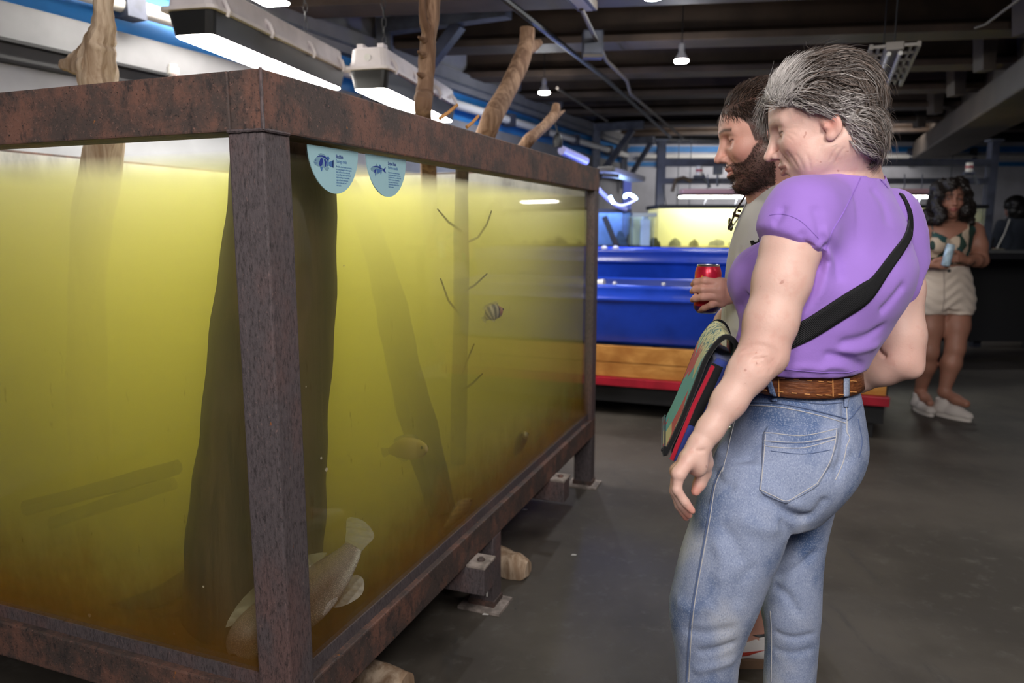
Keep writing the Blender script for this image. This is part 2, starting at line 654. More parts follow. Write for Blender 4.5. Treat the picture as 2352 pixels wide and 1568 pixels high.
# ceiling bulbs
m_bulb = emit('bulb_light', (0.95, 0.97, 1.0), 420)
m_sock = simple('white_socket', (0.5, 0.5, 0.55), 0.5)
for (px, py, Y, lab) in ((1565, 140, 5.6, 'white reflector bulb hanging right of the bent conduit'),
                         (1250, 213, 6.9, 'round glowing bulb above the driftwood, seen from below'),
                         (1500, -8, 4.1, 'bulb cut off by the top edge of the photo'),
                         (1915, 235, 8.2, 'added fill bulb hidden behind the grey haired head'), (2560, 120, 7.5, 'added fill bulb out of view right of the girder'),
                         (3400, -600, 3.2, 'added fill bulb out of view at the right of the aisle')):
    p = at(px, py, Y)
    b = empty('ceiling_bulb', p, lab, 'bulb')
    MB().lathe(p, [(0.0, -0.012), (0.045, -0.010), (0.052, 0.0), (0.050, 0.006)], 20).build('bulb_face', m_bulb, b)
    MB().lathe(p, [(0.050, 0.006), (0.046, 0.02), (0.026, 0.055), (0.020, 0.07), (0.022, 0.075), (0.022, 0.11), (0.012, 0.125)], 20).build('socket', m_sock, b)
    MB().tube([p + Vector((0, 0, 0.12)), p + Vector((0, 0, 3.11 - p.z))], 0.004, 6).build('cord', m_black, b)

# unlit strip light hanging behind the woman's head
p0, p1 = at(2056, 104, 4.5), at(2022, 196, 5.3)
fx = empty('strip_light', (p0 + p1) / 2, 'unlit twin-tube strip light with slotted shade hanging behind grey hair', 'lamp')
m_fix = simple('cream_enamel', (0.30, 0.27, 0.24), 0.45)
sx = (p1 - p0).normalized()
sy = Vector((0, 0, 1)).cross(sx).normalized()
MB().bar(p0, p1, 0.10, 0.05, bev=0.01).build('housing', m_fix, fx)
for s in (-1, 1):
    wing = MB()
    for i in range(6):
        a = p0 + (p1 - p0) * (i / 6 + 0.01)
        b = p0 + (p1 - p0) * ((i + 1) / 6 - 0.035)
        o = sy * (s * 0.085)
        wing.bar(a + o, b + o, 0.014, 0.02)
        wing.bar(a + sy * s * 0.05, a + sy * s * 0.125, 0.012, 0.016)
    wing.bar(p0 + sy * s * 0.125, p1 + sy * s * 0.125, 0.02, 0.03)
    wing.build('slotted_shade', m_fix, fx)
    MB().tube([p0 + sy * s * 0.03 + Vector((0, 0, -0.045)), p1 + sy * s * 0.03 + Vector((0, 0, -0.045))], 0.013, 10).build('lamp_tube', m_pvc, fx)
for p in (p0.lerp(p1, 0.05), p0.lerp(p1, 0.95)):
    MB().tube([p, (p.x, p.y, 3.1)], 0.004, 5).build('hanger', m_black, fx)

# wall brackets of blue-grey steel
def wall_bracket(u, z0, z1, arm, w, label, diag=0.45):
    root = empty('wall_bracket', wl(u, z0, 0.1), label, 'bracket', 'steel brackets along the wall')
    MB().bar(wl(u, z0, 0.09), wl(u, z1, 0.09), w, w).bar(wl(u - 0.001, z0, 0.12), wl(u - 0.001, z1, 0.12), w * 0.3, w).build('upright', m_grey_steel, root)
    MB().bar(wl(u, z1 - w / 2, 0.06), wl(u, z1 - w / 2, arm), w, w).build('arm', m_grey_steel, root)
    MB().bar(wl(u, z0 + 0.05, 0.1), wl(u, z1 - w, arm * diag + 0.12), w * 0.75, w * 0.75).build('brace', m_dark_steel, root)
    return root


wall_bracket(6.65, 2.10, 2.88, 1.15, 0.11, 'grey steel wall bracket above the second tank lamp', 0.55)
wall_bracket(1.67, 1.9, 2.71, 0.75, 0.10, 'dark steel wall bracket beside the far end of the rusty tank', 0.65)
wall_bracket(0.35, 1.9, 2.66, 0.55, 0.09, 'dark steel wall bracket in the far corner of the hall', 0.7)

# ================================================================== BIG TANK
TA = math.atan2(654, 1710)
D1 = Vector((math.sin(TA), math.cos(TA), 0))
D2 = Vector((-math.cos(TA), math.sin(TA), 0))
C0 = Vector((-0.447, 1.364, 0))
MT = Matrix((D1, D2, Vector((0, 0, 1)))).transposed()
TL, TW = 2.44, 1.86
ZB, ZR, ZT, ZU, ZW = 0.258, 0.350, 1.581, 1.474, 1.446


def T(t, s, z):
    return C0 + D1 * t + D2 * s + Vector((0, 0, z))


def ats(x, y, s):
    d = ray(x, y)
    P = C0 + D2 * s
    return EYE + d * ((P - EYE).dot(D2) / d.dot(D2))


def atl(x, y, t):
    d = ray(x, y)
    P = C0 + D1 * t
    return EYE + d * ((P - EYE).dot(D1) / d.dot(D1))


def tbox(mb, t0, t1, s0, s1, z0, z1, bev=0.0):
    return mb.box(T((t0 + t1) / 2, (s0 + s1) / 2, (z0 + z1) / 2), (abs(t1 - t0), abs(s1 - s0), abs(z1 - z0)), MT, bev)


tank = empty('fish_tank', T(TL / 2, TW / 2, 0), 'big rusty steel framed tank full of murky green water', 'fish tank')
PW = 0.073
b = 0.004
for nm, args in (('top_rail', (0, TL, 0, PW, ZU, ZT)), ('top_rail', (0, TL, TW - PW, TW, ZU, ZT)),
                 ('top_rail', (0, PW, PW, TW - PW, ZU, ZT)), ('top_rail', (TL - PW, TL, PW, TW - PW, ZU, ZT))):
    tbox(MB(), *args, b).build(nm, m_rust, tank)
for args in ((0, TL, 0, PW, ZB, ZR), (0, TL, TW - PW, TW, ZB, ZR), (0, PW, PW, TW - PW, ZB, ZR), (TL - PW, TL, PW, TW - PW, ZB, ZR)):
    tbox(MB(), *args, b).build('bottom_rail', m_rust, tank)
for t0, s0 in ((0.001, 0.001), (TL - PW - 0.001, 0.001), (0.001, TW - PW - 0.001), (TL - PW - 0.001, TW - PW - 0.001)):
    tbox(MB(), t0, t0 + PW + (0.003 if t0 < 1 else 0), s0, s0 + PW + (0.007 if s0 < 1 else 0), ZR - 0.002, ZU + 0.002, b).build('corner_post', m_rust_post, tank)
# weld seams
for (t0, s0, z0), (t1, s1, z1) in (((0, 0, ZU), (0, 0.08, ZU)), ((0, 0, ZU), (PW, 0, ZU)), ((0, 0, ZU), (0, 0, ZT)), ((PW, 0, ZB + 0.02), (PW, 0, ZR))):
    pts = [T(t0 + (t1 - t0) * k / 12 - 0.0015, s0 + (s1 - s0) * k / 12 - 0.0015, z0 + (z1 - z0) * k / 12) for k in range(13)]
    MB().tube(pts, [0.0028 + 0.0012 * rng.random() for _ in pts], 6).build('weld_seam', m_rust_post, tank)

# ledge strips that carry the glass
lg = MB()
tbox(lg, PW, TL - PW, 0.018, 0.05, ZR, ZR + 0.03)
tbox(lg, 0.018, 0.05, PW, TW - PW, ZR, ZR + 0.03)
lg.build('glass_ledge', m_rust_post, tank)
tbox(MB(), 0.02, TL - 0.02, 0.02, TW - 0.02, ZB + 0.02, ZR - 0.01).build('tank_floor', simple('tank_floor_sludge', (0.11, 0.055, 0.015), 0.9, var=0.4, vscale=6), tank)
# far sides: steel sheets, silvery above the water, brown with algae below
n = N('tank_liner')
sp = n.new('ShaderNodeSeparateXYZ')
n.link(n.co(), sp.inputs[0])
hz = n.math('ADD', sp.outputs[2], n.math('MULTIPLY', n.noise(4, 4), 0.012))
n.base(n.mix(n.ramp(hz, 1.449, 1.457), n.mix(n.noise(4, 4), (0.11, 0.09, 0.03), (0.20, 0.17, 0.06)),
             n.mix(n.ramp(n.noise(9, 5, 0.7, (1, 1, 0.3)), 0.4, 0.7), (0.60, 0.59, 0.56), (0.36, 0.35, 0.34))))
n.set(rough=0.5)
m_liner = n.m
tbox(MB(), 0.03, TL - 0.03, TW - PW - 0.012, TW - PW, ZR, ZT - 0.01).build('back_panel', m_liner, tank, 'silvery sheet panel')
tbox(MB(), TL - PW - 0.012, TL - PW, 0.05, TW - PW - 0.012, ZR, ZT - 0.01).build('end_panel', m_liner, tank, 'silvery sheet panel')
tbox(MB(), PW - 0.01, TL - PW + 0.005, 0.022, 0.034, ZR + 0.015, ZU + 0.02).build('glass_pane', m_pane, tank)
tbox(MB(), 0.022, 0.034, PW - 0.005, TW - PW + 0.005, ZR + 0.015, ZU + 0.02).build('glass_pane', m_pane, tank)
tbox(MB(), 0.0365, TL - PW - 0.014, 0.0365, TW - PW - 0.014, ZR + 0.002, ZW).build('water', m_water, tank, 'cloudy yellow-green water')
# legs and cross beams under it
m_conc = simple('chipped_plate', (0.30, 0.25, 0.22), 0.8, var=0.4, vscale=30)
for t0 in (0.848, 1.69):
    mb = MB()
    tbox(mb, t0, t0 + 0.085, -0.062, TW + 0.06, ZB - 0.088, ZB - 0.001, 0.004)
    mb.build('cross_beam', m_rust_post, tank)
    mb = MB()
    tbox(mb, t0 - 0.002, t0 + 0.088, -0.066, -0.002, ZB - 0.001, ZB + 0.009, 0.003)
    mb.build('beam_plate', m_conc, tank)
    MB().lathe(T(t0 + 0.042, -0.034, ZB + 0.009), [(0.013, 0), (0.013, 0.004), (0.009, 0.008), (0, 0.008)], 6).build('bolt', m_rust, tank)
for t0, s0, zt in ((1.07, -0.001, ZB), (TL - 0.073, 0.0, ZB), (1.07, TW - 0.07, ZB), (TL - 0.073, TW - 0.075, ZB), (0.0, TW - 0.075, ZB), (0.0, 0.02, ZB)):
    leg = tbox(MB(), t0, t0 + 0.073, s0, s0 + 0.09, 0.008, zt, 0.004).build('leg', m_rust_post, tank)
    tbox(MB(), t0 - 0.035, t0 + 0.09, s0 - 0.035, s0 + 0.12, 0.0, 0.009).build('foot_plate', m_conc, leg)
    tbox(MB(), t0 - 0.004, t0 + 0.077, s0 - 0.004, s0 + 0.094, 0.009, 0.03, 0.003).build('rust_collar', m_rust, leg)
# painted drip on the middle leg
mb = MB()
tp = [T(1.0695, 0.025 + dy, z) for dy, z in ((0.0, 0.045), (0.004, 0.13), (0.0, 0.145), (-0.006, 0.165), (-0.013, 0.14), (-0.009, 0.125), (-0.006, 0.045))]
mb.prism(tp, -D1 * 0.0008)
mb.build('paint_drip', m_pvc, tank, 'white paint drip')

# ---- lamps over the tank
m_lens = emit('lamp_lens_light', (1.0, 0.96, 0.89), 64)
m_shell = simple('off_white_lamp_shell', (0.72, 0.66, 0.66), 0.45, var=0.1)
m_skirt = simple('black_lamp_skirt', (0.012, 0.012, 0.012), 0.35)


def tank_lamp(p, ang, tilt, label, L=1.2, wd=0.165, chain=True):
    """vapour-tight lamp: p is the middle of the near lower lens edge"""
    M = Matrix.Rotation(-ang, 3, 'Z') @ Matrix.Rotation(tilt, 3, 'X')
    root = empty('tank_lamp', p, label, 'lamp', 'lamps over the big tank')

    def q(x, y, z):
        return Vector(p) + M @ Vector((x, y, z))

    def loop(w_, e, z):
        r = 0.03
        y0, y1 = -e, L + e
        o = []
        for cx_, cy_, a0 in ((w_ / 2 - r, y1 - r, 0), (-w_ / 2 + r, y1 - r, 90), (-w_ / 2 + r, y0 + r, 180), (w_ / 2 - r, y0 + r, 270)):
            for k in range(4):
                a = R(a0 + 30 * k)
                o.append(q(cx_ + r * math.cos(a), cy_ + r * math.sin(a), z))
        return o

    def shell(name, rings, m, caps=True):
        vs, fs = [], []
        for r_ in rings:
            vs += r_
        k = 16
        for i in range(len(rings) - 1):
            for j in range(k):
                fs.append((i * k + j, i * k + (j + 1) % k, (i + 1) * k + (j + 1) % k, (i + 1) * k + j))
        if caps:
            fs.append(tuple(range(k - 1, -1, -1)))
            fs.append(tuple(range((len(rings) - 1) * k, len(rings) * k)))
        return mesh(name, vs, fs, m, root)

    shell('lens', [loop(wd, 0, 0.0), loop(wd + 0.004, 0.002, 0.012)], m_lens)
    shell('skirt', [loop(wd + 0.012, 0.006, 0.004), loop(wd + 0.045, 0.02, 0.098)], m_skirt, False)
    shell('housing', [loop(wd + 0.085, 0.040, 0.094), loop(wd + 0.085, 0.040, 0.108), loop(wd + 0.04, 0.018, 0.110), loop(wd + 0.02, 0.008, 0.198), loop(wd, 0.0, 0.205)], m_shell)
    for y in (0.06, 0.40, 0.80, L - 0.06):
        for s in (-1, 1):
            MB().tube([q(s * (wd / 2 + 0.014), y, 0.160), q(s * (wd / 2 + 0.034), y, 0.138), q(s * (wd / 2 + 0.047), y, 0.102), q(s * (wd / 2 + 0.038), y, 0.082)], [0.008, 0.011, 0.011, 0.007], 6).build('clip', m_shell, root)
    for s in (-1, 1):
        MB().box(q(s * 0.055, 0.05, 0.215), (0.035, 0.06, 0.03), M, 0.006).build('mount', m_shell, root)
    MB().lathe(q(0, -0.0145, 0.155), [(0.018, 0), (0.018, 0.003), (0.0, 0.003)], 20, M @ Matrix.Rotation(PI / 2, 3, 'X')).build('knockout_plug', m_pvc, root)
    for y in (0.08, L * 0.72):
        c = MB()
        a = q(0.055, y, 0.225)
        zz = a.z
        k = 0
        while zz < 2.98:
            ln = 0.055
            rr = 0.011
            ring = []
            for t in range(11):
                an = 2 * PI * t / 10
                ox = rr * math.cos(an)
                oz = ln / 2 * math.sin(an)
                ring.append((a.x + (ox if k % 2 == 0 else 0), a.y + (0 if k % 2 == 0 else ox), zz + ln / 2 + oz))
            c.tube(ring, 0.0022, 5, False)
            zz += ln * 0.82
            k += 1
        c.build('chain', m_black, root)
    return root


LAMP_ANG = R(12)
l1 = at(443, 83, 3.1)
tank_lamp(l1, LAMP_ANG, 0.0, 'nearest white and black lamp blazing over the rusty tank')
l2 = at(849, 206, 3.9)
tank_lamp(l2, LAMP_ANG, 0.0, 'second tank lamp in the row, behind the thin forked branch')
l3 = at(640, 14, 4.7) - Vector((math.sin(LAMP_ANG), math.cos(LAMP_ANG), 0)) * 1.2
tank_lamp(l3, LAMP_ANG, 0.0, 'lamp hung highest, mostly cut off by the top edge of the photo', L=1.2)
mb = MB()
mb.tube([wl(6.9, 2.52, 0.1), wl(6.95, 2.45, 0.2), wl(7.0, 2.3, 0.25), wl(7.05, 2.1, 0.3)], 0.012, 8).tube([wl(6.9, 2.5, 0.1), wl(7.2, 2.4, 0.25), wl(7.25, 2.1, 0.3)], 0.012, 8)
tag(mb.build('cable', m_black), 'black cables hanging between the two tank lamps', 'cable')

# ---- driftwood
m_pale = wood_mat('pale_driftwood', (0.28, 0.18, 0.11), (0.62, 0.48, 0.35), (0.42, 0.28, 0.18))
m_tan = wood_mat('tan_driftwood', (0.12, 0.065, 0.038), (0.33, 0.205, 0.13), (0.19, 0.11, 0.07), (1, 1, 0.12))
m_sunk = wood_mat('sunken_wood', (0.035, 0.022, 0.012), (0.085, 0.05, 0.028), (0.06, 0.05, 0.02))
m_twig = simple('orange_twig', (0.50, 0.24, 0.08), 0.7, var=0.2)


def smooth_path(pts, rad, k=7):
    """Catmull-Rom through the points"""
    P = [Vector(p) for p in pts]
    out, ro = [], []
    for i in range(len(P) - 1):
        p0, p1, p2, p3 = P[max(i - 1, 0)], P[i], P[i + 1], P[min(i + 2, len(P) - 1)]
        for j in range(k):
            t = j / k
            out.append(0.5 * ((2 * p1) + (p2 - p0) * t + (2 * p0 - 5 * p1 + 4 * p2 - p3) * t * t + (3 * p1 - p0 - 3 * p2 + p3) * t ** 3))
            ro.append(rad[i] + (rad[i + 1] - rad[i]) * t)
    out.append(P[-1])
    ro.append(rad[-1])
    return out, ro


def log(name, pts, rad, m, label=None, cat='driftwood', parent=None, n=18, rough=0.10, seed=0, group=None):
    q, r = smooth_path(pts, rad, 8)
    mb = MB().tube(q, r, n)
    r_ = np.random.default_rng(seed)
    ph = r_.random(6) * 6.28
    ng = len(q)
    for i in range(ng):
        c = q[i]
        for k in range(n):
            v = Vector(mb.v[i * n + k])
            a = 2 * PI * k / n
            f = 1 + rough * (0.5 * math.sin(3 * a + ph[0] + i * 0.08) + 0.35 * math.sin(7 * a + ph[1] - i * 0.05) + 0.5 * math.sin(i * 0.45 + ph[2] + 2 * a) + 0.25 * math.sin(i * 1.3 + ph[3] + a))
            mb.v[i * n + k] = tuple(c + (v - c) * f)
    o = mb.build(name, m, parent)
    if label:
        tag(o, label, cat, group)
    return o


# left stump: a weathered upright trunk with a knobbly bulge
s1 = 0.74
A = lambda x, y, t=s1: atl(x, y, t)
st = log('driftwood_log', [A(243, -60), A(236, 20), A(236, 70), A(226, 110), A(226, 190), A(244, 330), A(208, 560), A(205, 900), A(225, 1330)],
         [0.030, 0.030, 0.035, 0.052, 0.055, 0.058, 0.060, 0.064, 0.07], m_pale, 'weathered upright driftwood trunk with a knob, over the left rail', rough=0.16, seed=3)
log('knot', [A(222, 155), A(188, 148), A(158, 150), A(142, 147)], [0.055, 0.040, 0.022, 0.014], m_pale, parent=st, rough=0.14, seed=4)
log('knot', [A(226, 110), A(200, 118), A(180, 130), A(160, 150)], [0.038, 0.027, 0.020, 0.010], m_pale, parent=st, rough=0.14, seed=5)
# forked branch
B = lambda x, y, s=0.42: ats(x, y, s)
fb = log('driftwood_branch', [B(995, -60), B(990, 40), B(984, 100), B(980, 170), B(975, 215), B(973, 262), B(985, 420, 0.7), B(1000, 900, 0.95)],
         [0.032, 0.031, 0.029, 0.030, 0.031, 0.032, 0.035, 0.04], m_tan, 'thin forked driftwood branch standing over the long rail', rough=0.13, seed=8)
log('fork', [B(982, 70), B(972, 42), B(970, -10), B(972, -60)], [0.024, 0.014, 0.012, 0.012], m_tan, parent=fb, seed=9)
log('spike', [B(982, 40), B(977, 15), B(974, -15)], [0.012, 0.007, 0.004], m_tan, parent=fb, seed=10)
for x0, y0, x1, y1 in ((975, 95, 961, 85), (971, 128, 960, 118), (992, 100, 1000, 97), (968, 175, 959, 168)):
    log('stub', [B(980, y0), B(x0, y0 - 2), B(x1, y1)], [0.016, 0.011, 0.004], m_tan, parent=fb, seed=y0)
# thick curved log
Cc = lambda x, y, s=0.55: ats(x, y, s)
cl = log('driftwood_log', [Cc(1211, 66), Cc(1208, 100), Cc(1192, 150), Cc(1160, 215), Cc(1122, 290), Cc(1090, 420, 0.75), Cc(1085, 700, 1.1)],
         [0.040, 0.043, 0.047, 0.049, 0.050, 0.052, 0.05], m_tan, 'thick curved log with a sawn top leaning out of the tank', rough=0.07, seed=14)
log('knot', [Cc(1205, 110), Cc(1222, 106), Cc(1236, 100), Cc(1241, 97)], [0.042, 0.034, 0.022, 0.015], m_tan, parent=cl, rough=0.1, seed=15)
MB().lathe(Cc(1211, 66) + Vector((0, 0, -0.0005)), [(0.037, -0.006), (0.036, 0.004), (0.0, 0.005)], 18, Matrix.Rotation(R(6), 3, 'X')).build('sawn_end', m_pale, cl, 'pale sawn end')
Dd = lambda x, y, s=0.45: ats(x, y, s)
sl = log('driftwood_log', [Dd(1278, 240), Dd(1274, 262), Dd(1250, 290), Dd(1205, 335), Dd(1160, 420, 0.8)], [0.022, 0.028, 0.030, 0.032, 0.034], m_tan, 'short split log near the far end of the tank', rough=0.12, seed=20)
log('stub', [Dd(1270, 272), Dd(1285, 262), Dd(1296, 254)], [0.02, 0.012, 0.005], m_tan, parent=sl, seed=21)
for (a, b_, lab) in (((1010, 272), (1050, 241), 'orange twig end poking up beside the forked branch'), ((1072, 292), (1099, 266), 'small orange twig end poking up before the curved log')):
    tag(MB().tube([Cc(*a, 0.12), Cc((a[0] + b_[0]) / 2, (a[1] + b_[1]) / 2 + 2, 0.11), Cc(*b_, 0.10)], [0.006, 0.0055, 0.005], 8).build('twig', m_twig), lab, 'twig')
# sunken trunk by the corner, sunken logs deeper in
log('tree_trunk', [at(660, 318, 1.82), at(652, 430, 1.80), at(632, 700, 1.78), at(606, 1000, 1.76), at(588, 1250, 1.75), at(575, 1420, 1.75)],
    [0.118, 0.124, 0.138, 0.155, 0.165, 0.17], m_sunk, 'broad dark trunk standing in the water behind the corner post', 'tree trunk', rough=0.05, seed=31)
log('sunken_log', [ats(800, 430, 1.25), ats(850, 540, 0.85), ats(893, 690, 0.55), ats(925, 840, 0.40), ats(968, 1000, 0.27), ats(1018, 1180, 0.16)],
    [0.05, 0.055, 0.056, 0.062, 0.058, 0.05], m_sunk, 'dark slanting log deep in the green water', 'driftwood', rough=0.13, seed=33)
vb = log('sunken_branch', [ats(1062, 345, 0.32), ats(1060, 500, 0.31), ats(1060, 700, 0.30), ats(1055, 900, 0.31), ats(1052, 1060, 0.33)],
         [0.026, 0.027, 0.030, 0.031, 0.032], m_sunk, 'straight upright branch with side twigs under water', 'driftwood', rough=0.10, seed=35)
for pts in (((1060, 562), (1098, 545), (1118, 515), (1129, 484)), ((1062, 670), (1090, 655), (1119, 628)), ((1060, 868), (1072, 830), (1089, 790)),
            ((1058, 900), (1085, 880), (1108, 858)), ((1062, 730), (1030, 690), (1012, 640)), ((1060, 530), (1030, 510), (1005, 480))):
    q = [ats(x, y, 0.30 - 0.20 * k / (len(pts) - 1)) for k, (x, y) in enumerate(pts)]
    MB().tube(q, [0.0055 - 0.0035 * k / (len(q) - 1) for k in range(len(q))], 6).build('side_twig', m_sunk, vb)
for i, (pts, rr) in enumerate((([atl(60, 1165, 0.35), atl(240, 1120, 0.42), atl(410, 1072, 0.5)], 0.022), ([atl(120, 1200, 0.42), atl(270, 1150, 0.48), atl(400, 1110, 0.55)], 0.020),
                               ([atl(150, 1420, 0.16), atl(330, 1385, 0.2), atl(470, 1310, 0.27), atl(590, 1230, 0.35)], 0.026),
                               ([atl(250, 1465, 0.14), atl(400, 1420, 0.2), atl(560, 1340, 0.3)], 0.030))):
    log('sunken_branch', pts, [rr] * len(pts), m_sunk, ('upper pale fallen branch in the left pane', 'lower fallen branch just under the upper one in the left pane',
                                                       'long dark fallen branch near the bottom of the left pane', 'lowest fallen branch on the tank bed in the left pane')[i], 'driftwood', rough=0.15, seed=40 + i)
# wood lying under the tank
log('driftwood_log', [onz(700, 1520, 0.04), onz(840, 1545, 0.045), onz(935, 1575, 0.045)], [0.035, 0.04, 0.036], m_pale, 'sawn log end lying on the floor under the tank', rough=0.08, seed=51)
q0 = onz(1195, 1300, 0.035)
log('driftwood_log', [q0 + Vector((-0.45, 0.12, 0.03)), q0 + Vector((-0.15, 0.05, 0.02)), q0 + Vector((-0.02, 0, 0.0)), q0 + Vector((0.03, -0.02, 0))], [0.06, 0.065, 0.052, 0.03], m_pale, 'pale flat piece of driftwood lying behind the middle leg', rough=0.14, seed=52)

# ================================================================== TROUGHS AND AQUARIUMS AT THE BACK
m_bluetub = simple('blue_fibreglass', (0.012, 0.055, 0.50), 0.25, var=0.25, vscale=2.5)
m_bluedark = simple('blue_fibreglass_inside', (0.010, 0.035, 0.26), 0.3)
m_plank = wood_mat('amber_planks', (0.42, 0.18, 0.04), (0.62, 0.30, 0.08), (0.36, 0.14, 0.03), (0.10, 1, 1), 14)
m_redsteel = simple('red_steel', (0.40, 0.012, 0.03), 0.4, var=0.2)


def trough(name, label, origin, L, Wd, z0, z1):
    """long open tub: origin is the left front corner of the rim, long side along -D2"""
    ax, ay = -D2, D1
    root = empty(name, Vector(origin) + ax * (L / 2) + ay * (Wd / 2) + Vector((0, 0, z0)), label, 'trough')
    o = Vector((origin[0], origin[1], 0))

    def ring(e, z, r):
        pts = []
        for cx_, cy_, a0 in ((L - r - e, Wd - r - e, 0), (e + r, Wd - r - e, 90), (e + r, e + r, 180), (L - r - e, e + r, 270)):
            for k in range(5):
                a = R(a0 + 22.5 * k)
                pts.append(o + ax * (cx_ + r * math.cos(a)) + ay * (cy_ + r * math.sin(a)) + Vector((0, 0, z)))
        return pts

    def loft(nm, rings, m, cap_first=False, cap_last=False):
        vs, fs = [], []
        k = 20
        for r_ in rings:
            vs += r_
        for i in range(len(rings) - 1):
            for j in range(k):
                fs.append((i * k + j, i * k + (j + 1) % k, (i + 1) * k + (j + 1) % k, (i + 1) * k + j))
        if cap_first:
            fs.append(tuple(range(k - 1, -1, -1)))
        if cap_last:
            fs.append(tuple(range((len(rings) - 1) * k, len(rings) * k)))
        ob = mesh(nm, vs, fs, m, root, True)
        return ob

    loft('shell', [ring(0.10, z0, 0.08), ring(0.075, z0 + 0.03, 0.09), ring(0.04, z1 - 0.12, 0.10), ring(0.035, z1 - 0.11, 0.10)], m_bluetub, True)
    loft('rim', [ring(0.035, z1 - 0.11, 0.10), ring(0.015, z1 - 0.105, 0.11), ring(0.012, z1 - 0.085, 0.11), ring(0.022, z1 - 0.075, 0.11), ring(0.0, z1 - 0.02, 0.12), ring(0.0, z1, 0.12), ring(0.06, z1 + 0.004, 0.10), ring(0.065, z1 - 0.01, 0.10)], m_bluetub)
    loft('inner_wall', [ring(0.065, z1 - 0.01, 0.10), ring(0.10, z0 + 0.05, 0.08)], m_bluedark, False, True)
    loft('water', [ring(0.068, z1 - 0.08, 0.10), ring(0.072, z1 - 0.075, 0.10)], glass_mat(name + '_water_surface', 0, col=(0.55, 0.7, 0.95)), False, True)
    return root


FL = at(1375, 655, 5.0)
ORI = Vector((FL.x, FL.y, 0)) + D2 * 0.55
TLEN = 2.35
ztop = FL.z
t1 = trough('water_trough', 'front blue fibreglass trough standing on amber planks', ORI, TLEN, 0.85, 0.50, ztop)
ax, ay = -D2, D1
MX = Matrix((ax, ay, Vector((0, 0, 1)))).transposed()


def xb(mb, x0, x1, y0, y1, z0, z1, o=ORI, bev=0.0):
    return mb.box(o + ax * ((x0 + x1) / 2) + ay * ((y0 + y1) / 2) + Vector((0, 0, (z0 + z1) / 2)), (x1 - x0, y1 - y0, z1 - z0), MX, bev)


stand = empty('trough_stand', ORI + ax * TLEN / 2 + ay * 0.4, 'amber plank stand with a red steel rail under the front trough', 'stand')
for z0, z1 in ((0.385, 0.497), (0.285, 0.380)):
    xb(MB(), 0.0, TLEN, 0.03, 0.07, z0, z1, bev=0.004).build('plank', m_plank, stand)
    xb(MB(), TLEN - 0.04, TLEN, 0.075, 0.83, z0, z1, bev=0.004).build('plank', m_plank, stand)
xb(MB(), -0.02, TLEN + 0.02, 0.0, 0.06, 0.225, 0.282, bev=0.004).build('steel_rail', m_redsteel, stand)
xb(MB(), 0.0, TLEN, 0.07, 0.82, 0.10, 0.28).build('frame', m_black, stand)
for x in (0.05, TLEN / 2, TLEN - 0.12):
    for y in (0.10, 0.70):
        xb(MB(), x, x + 0.07, y, y + 0.07, 0.0, 0.10).build('leg', m_black, stand)
UO = Vector((at(1375, 573, 6.0).x, at(1375, 573, 6.0).y, 0)) + D2 * 0.6
t2 = trough('water_trough', 'rear blue trough standing behind the front one', UO, 2.9, 0.8, 0.62, at(1375, 573, 6.0).z)
st2 = empty('trough_stand', UO + ax * 1.4 + ay * 0.4, 'black steel stand under the rear trough', 'stand')
xb(MB(), 0.05, 2.85, 0.05, 0.75, 0.50, 0.615, UO).build('frame', m_black, st2)
for x in (0.1, 1.4, 2.7):
    for y in (0.08, 0.65):
        xb(MB(), x, x + 0.08, y, y + 0.08, 0.0, 0.5, UO).build('leg', m_black, st2)
# small white fittings on the lower rim
for (px, py, lab) in ((1412, 653, 'left white knob on the front trough rim'), (1524, 655, 'right white knob on the front trough rim')):
    p = at(px, py, 5.04)
    tag(MB().lathe(p, [(0.008, -0.02), (0.008, 0.0), (0.014, 0.002), (0.014, 0.016), (0.0, 0.02)], 12).build('knob', m_pvc), lab, 'knob')
sp0 = at(1372, 648, 5.2)
tag(MB().tube([sp0 + Vector((-0.25, 0.1, 0)), sp0, sp0 + Vector((0.045, -0.03, 0))], [0.018, 0.018, 0.024], 10).build('spout', m_pvc), 'white pipe spout between the two blue troughs', 'spout')
for (px, lab) in ((1388, 'white cap on the left of the rear trough rim'), (1414, 'white cap further right on the rear trough rim')):
    p = at(px, 571, 6.05)
    tag(MB().lathe(p, [(0.026, -0.01), (0.026, 0.012), (0.015, 0.022), (0, 0.024)], 14).build('cap', m_pvc), lab, 'cap')

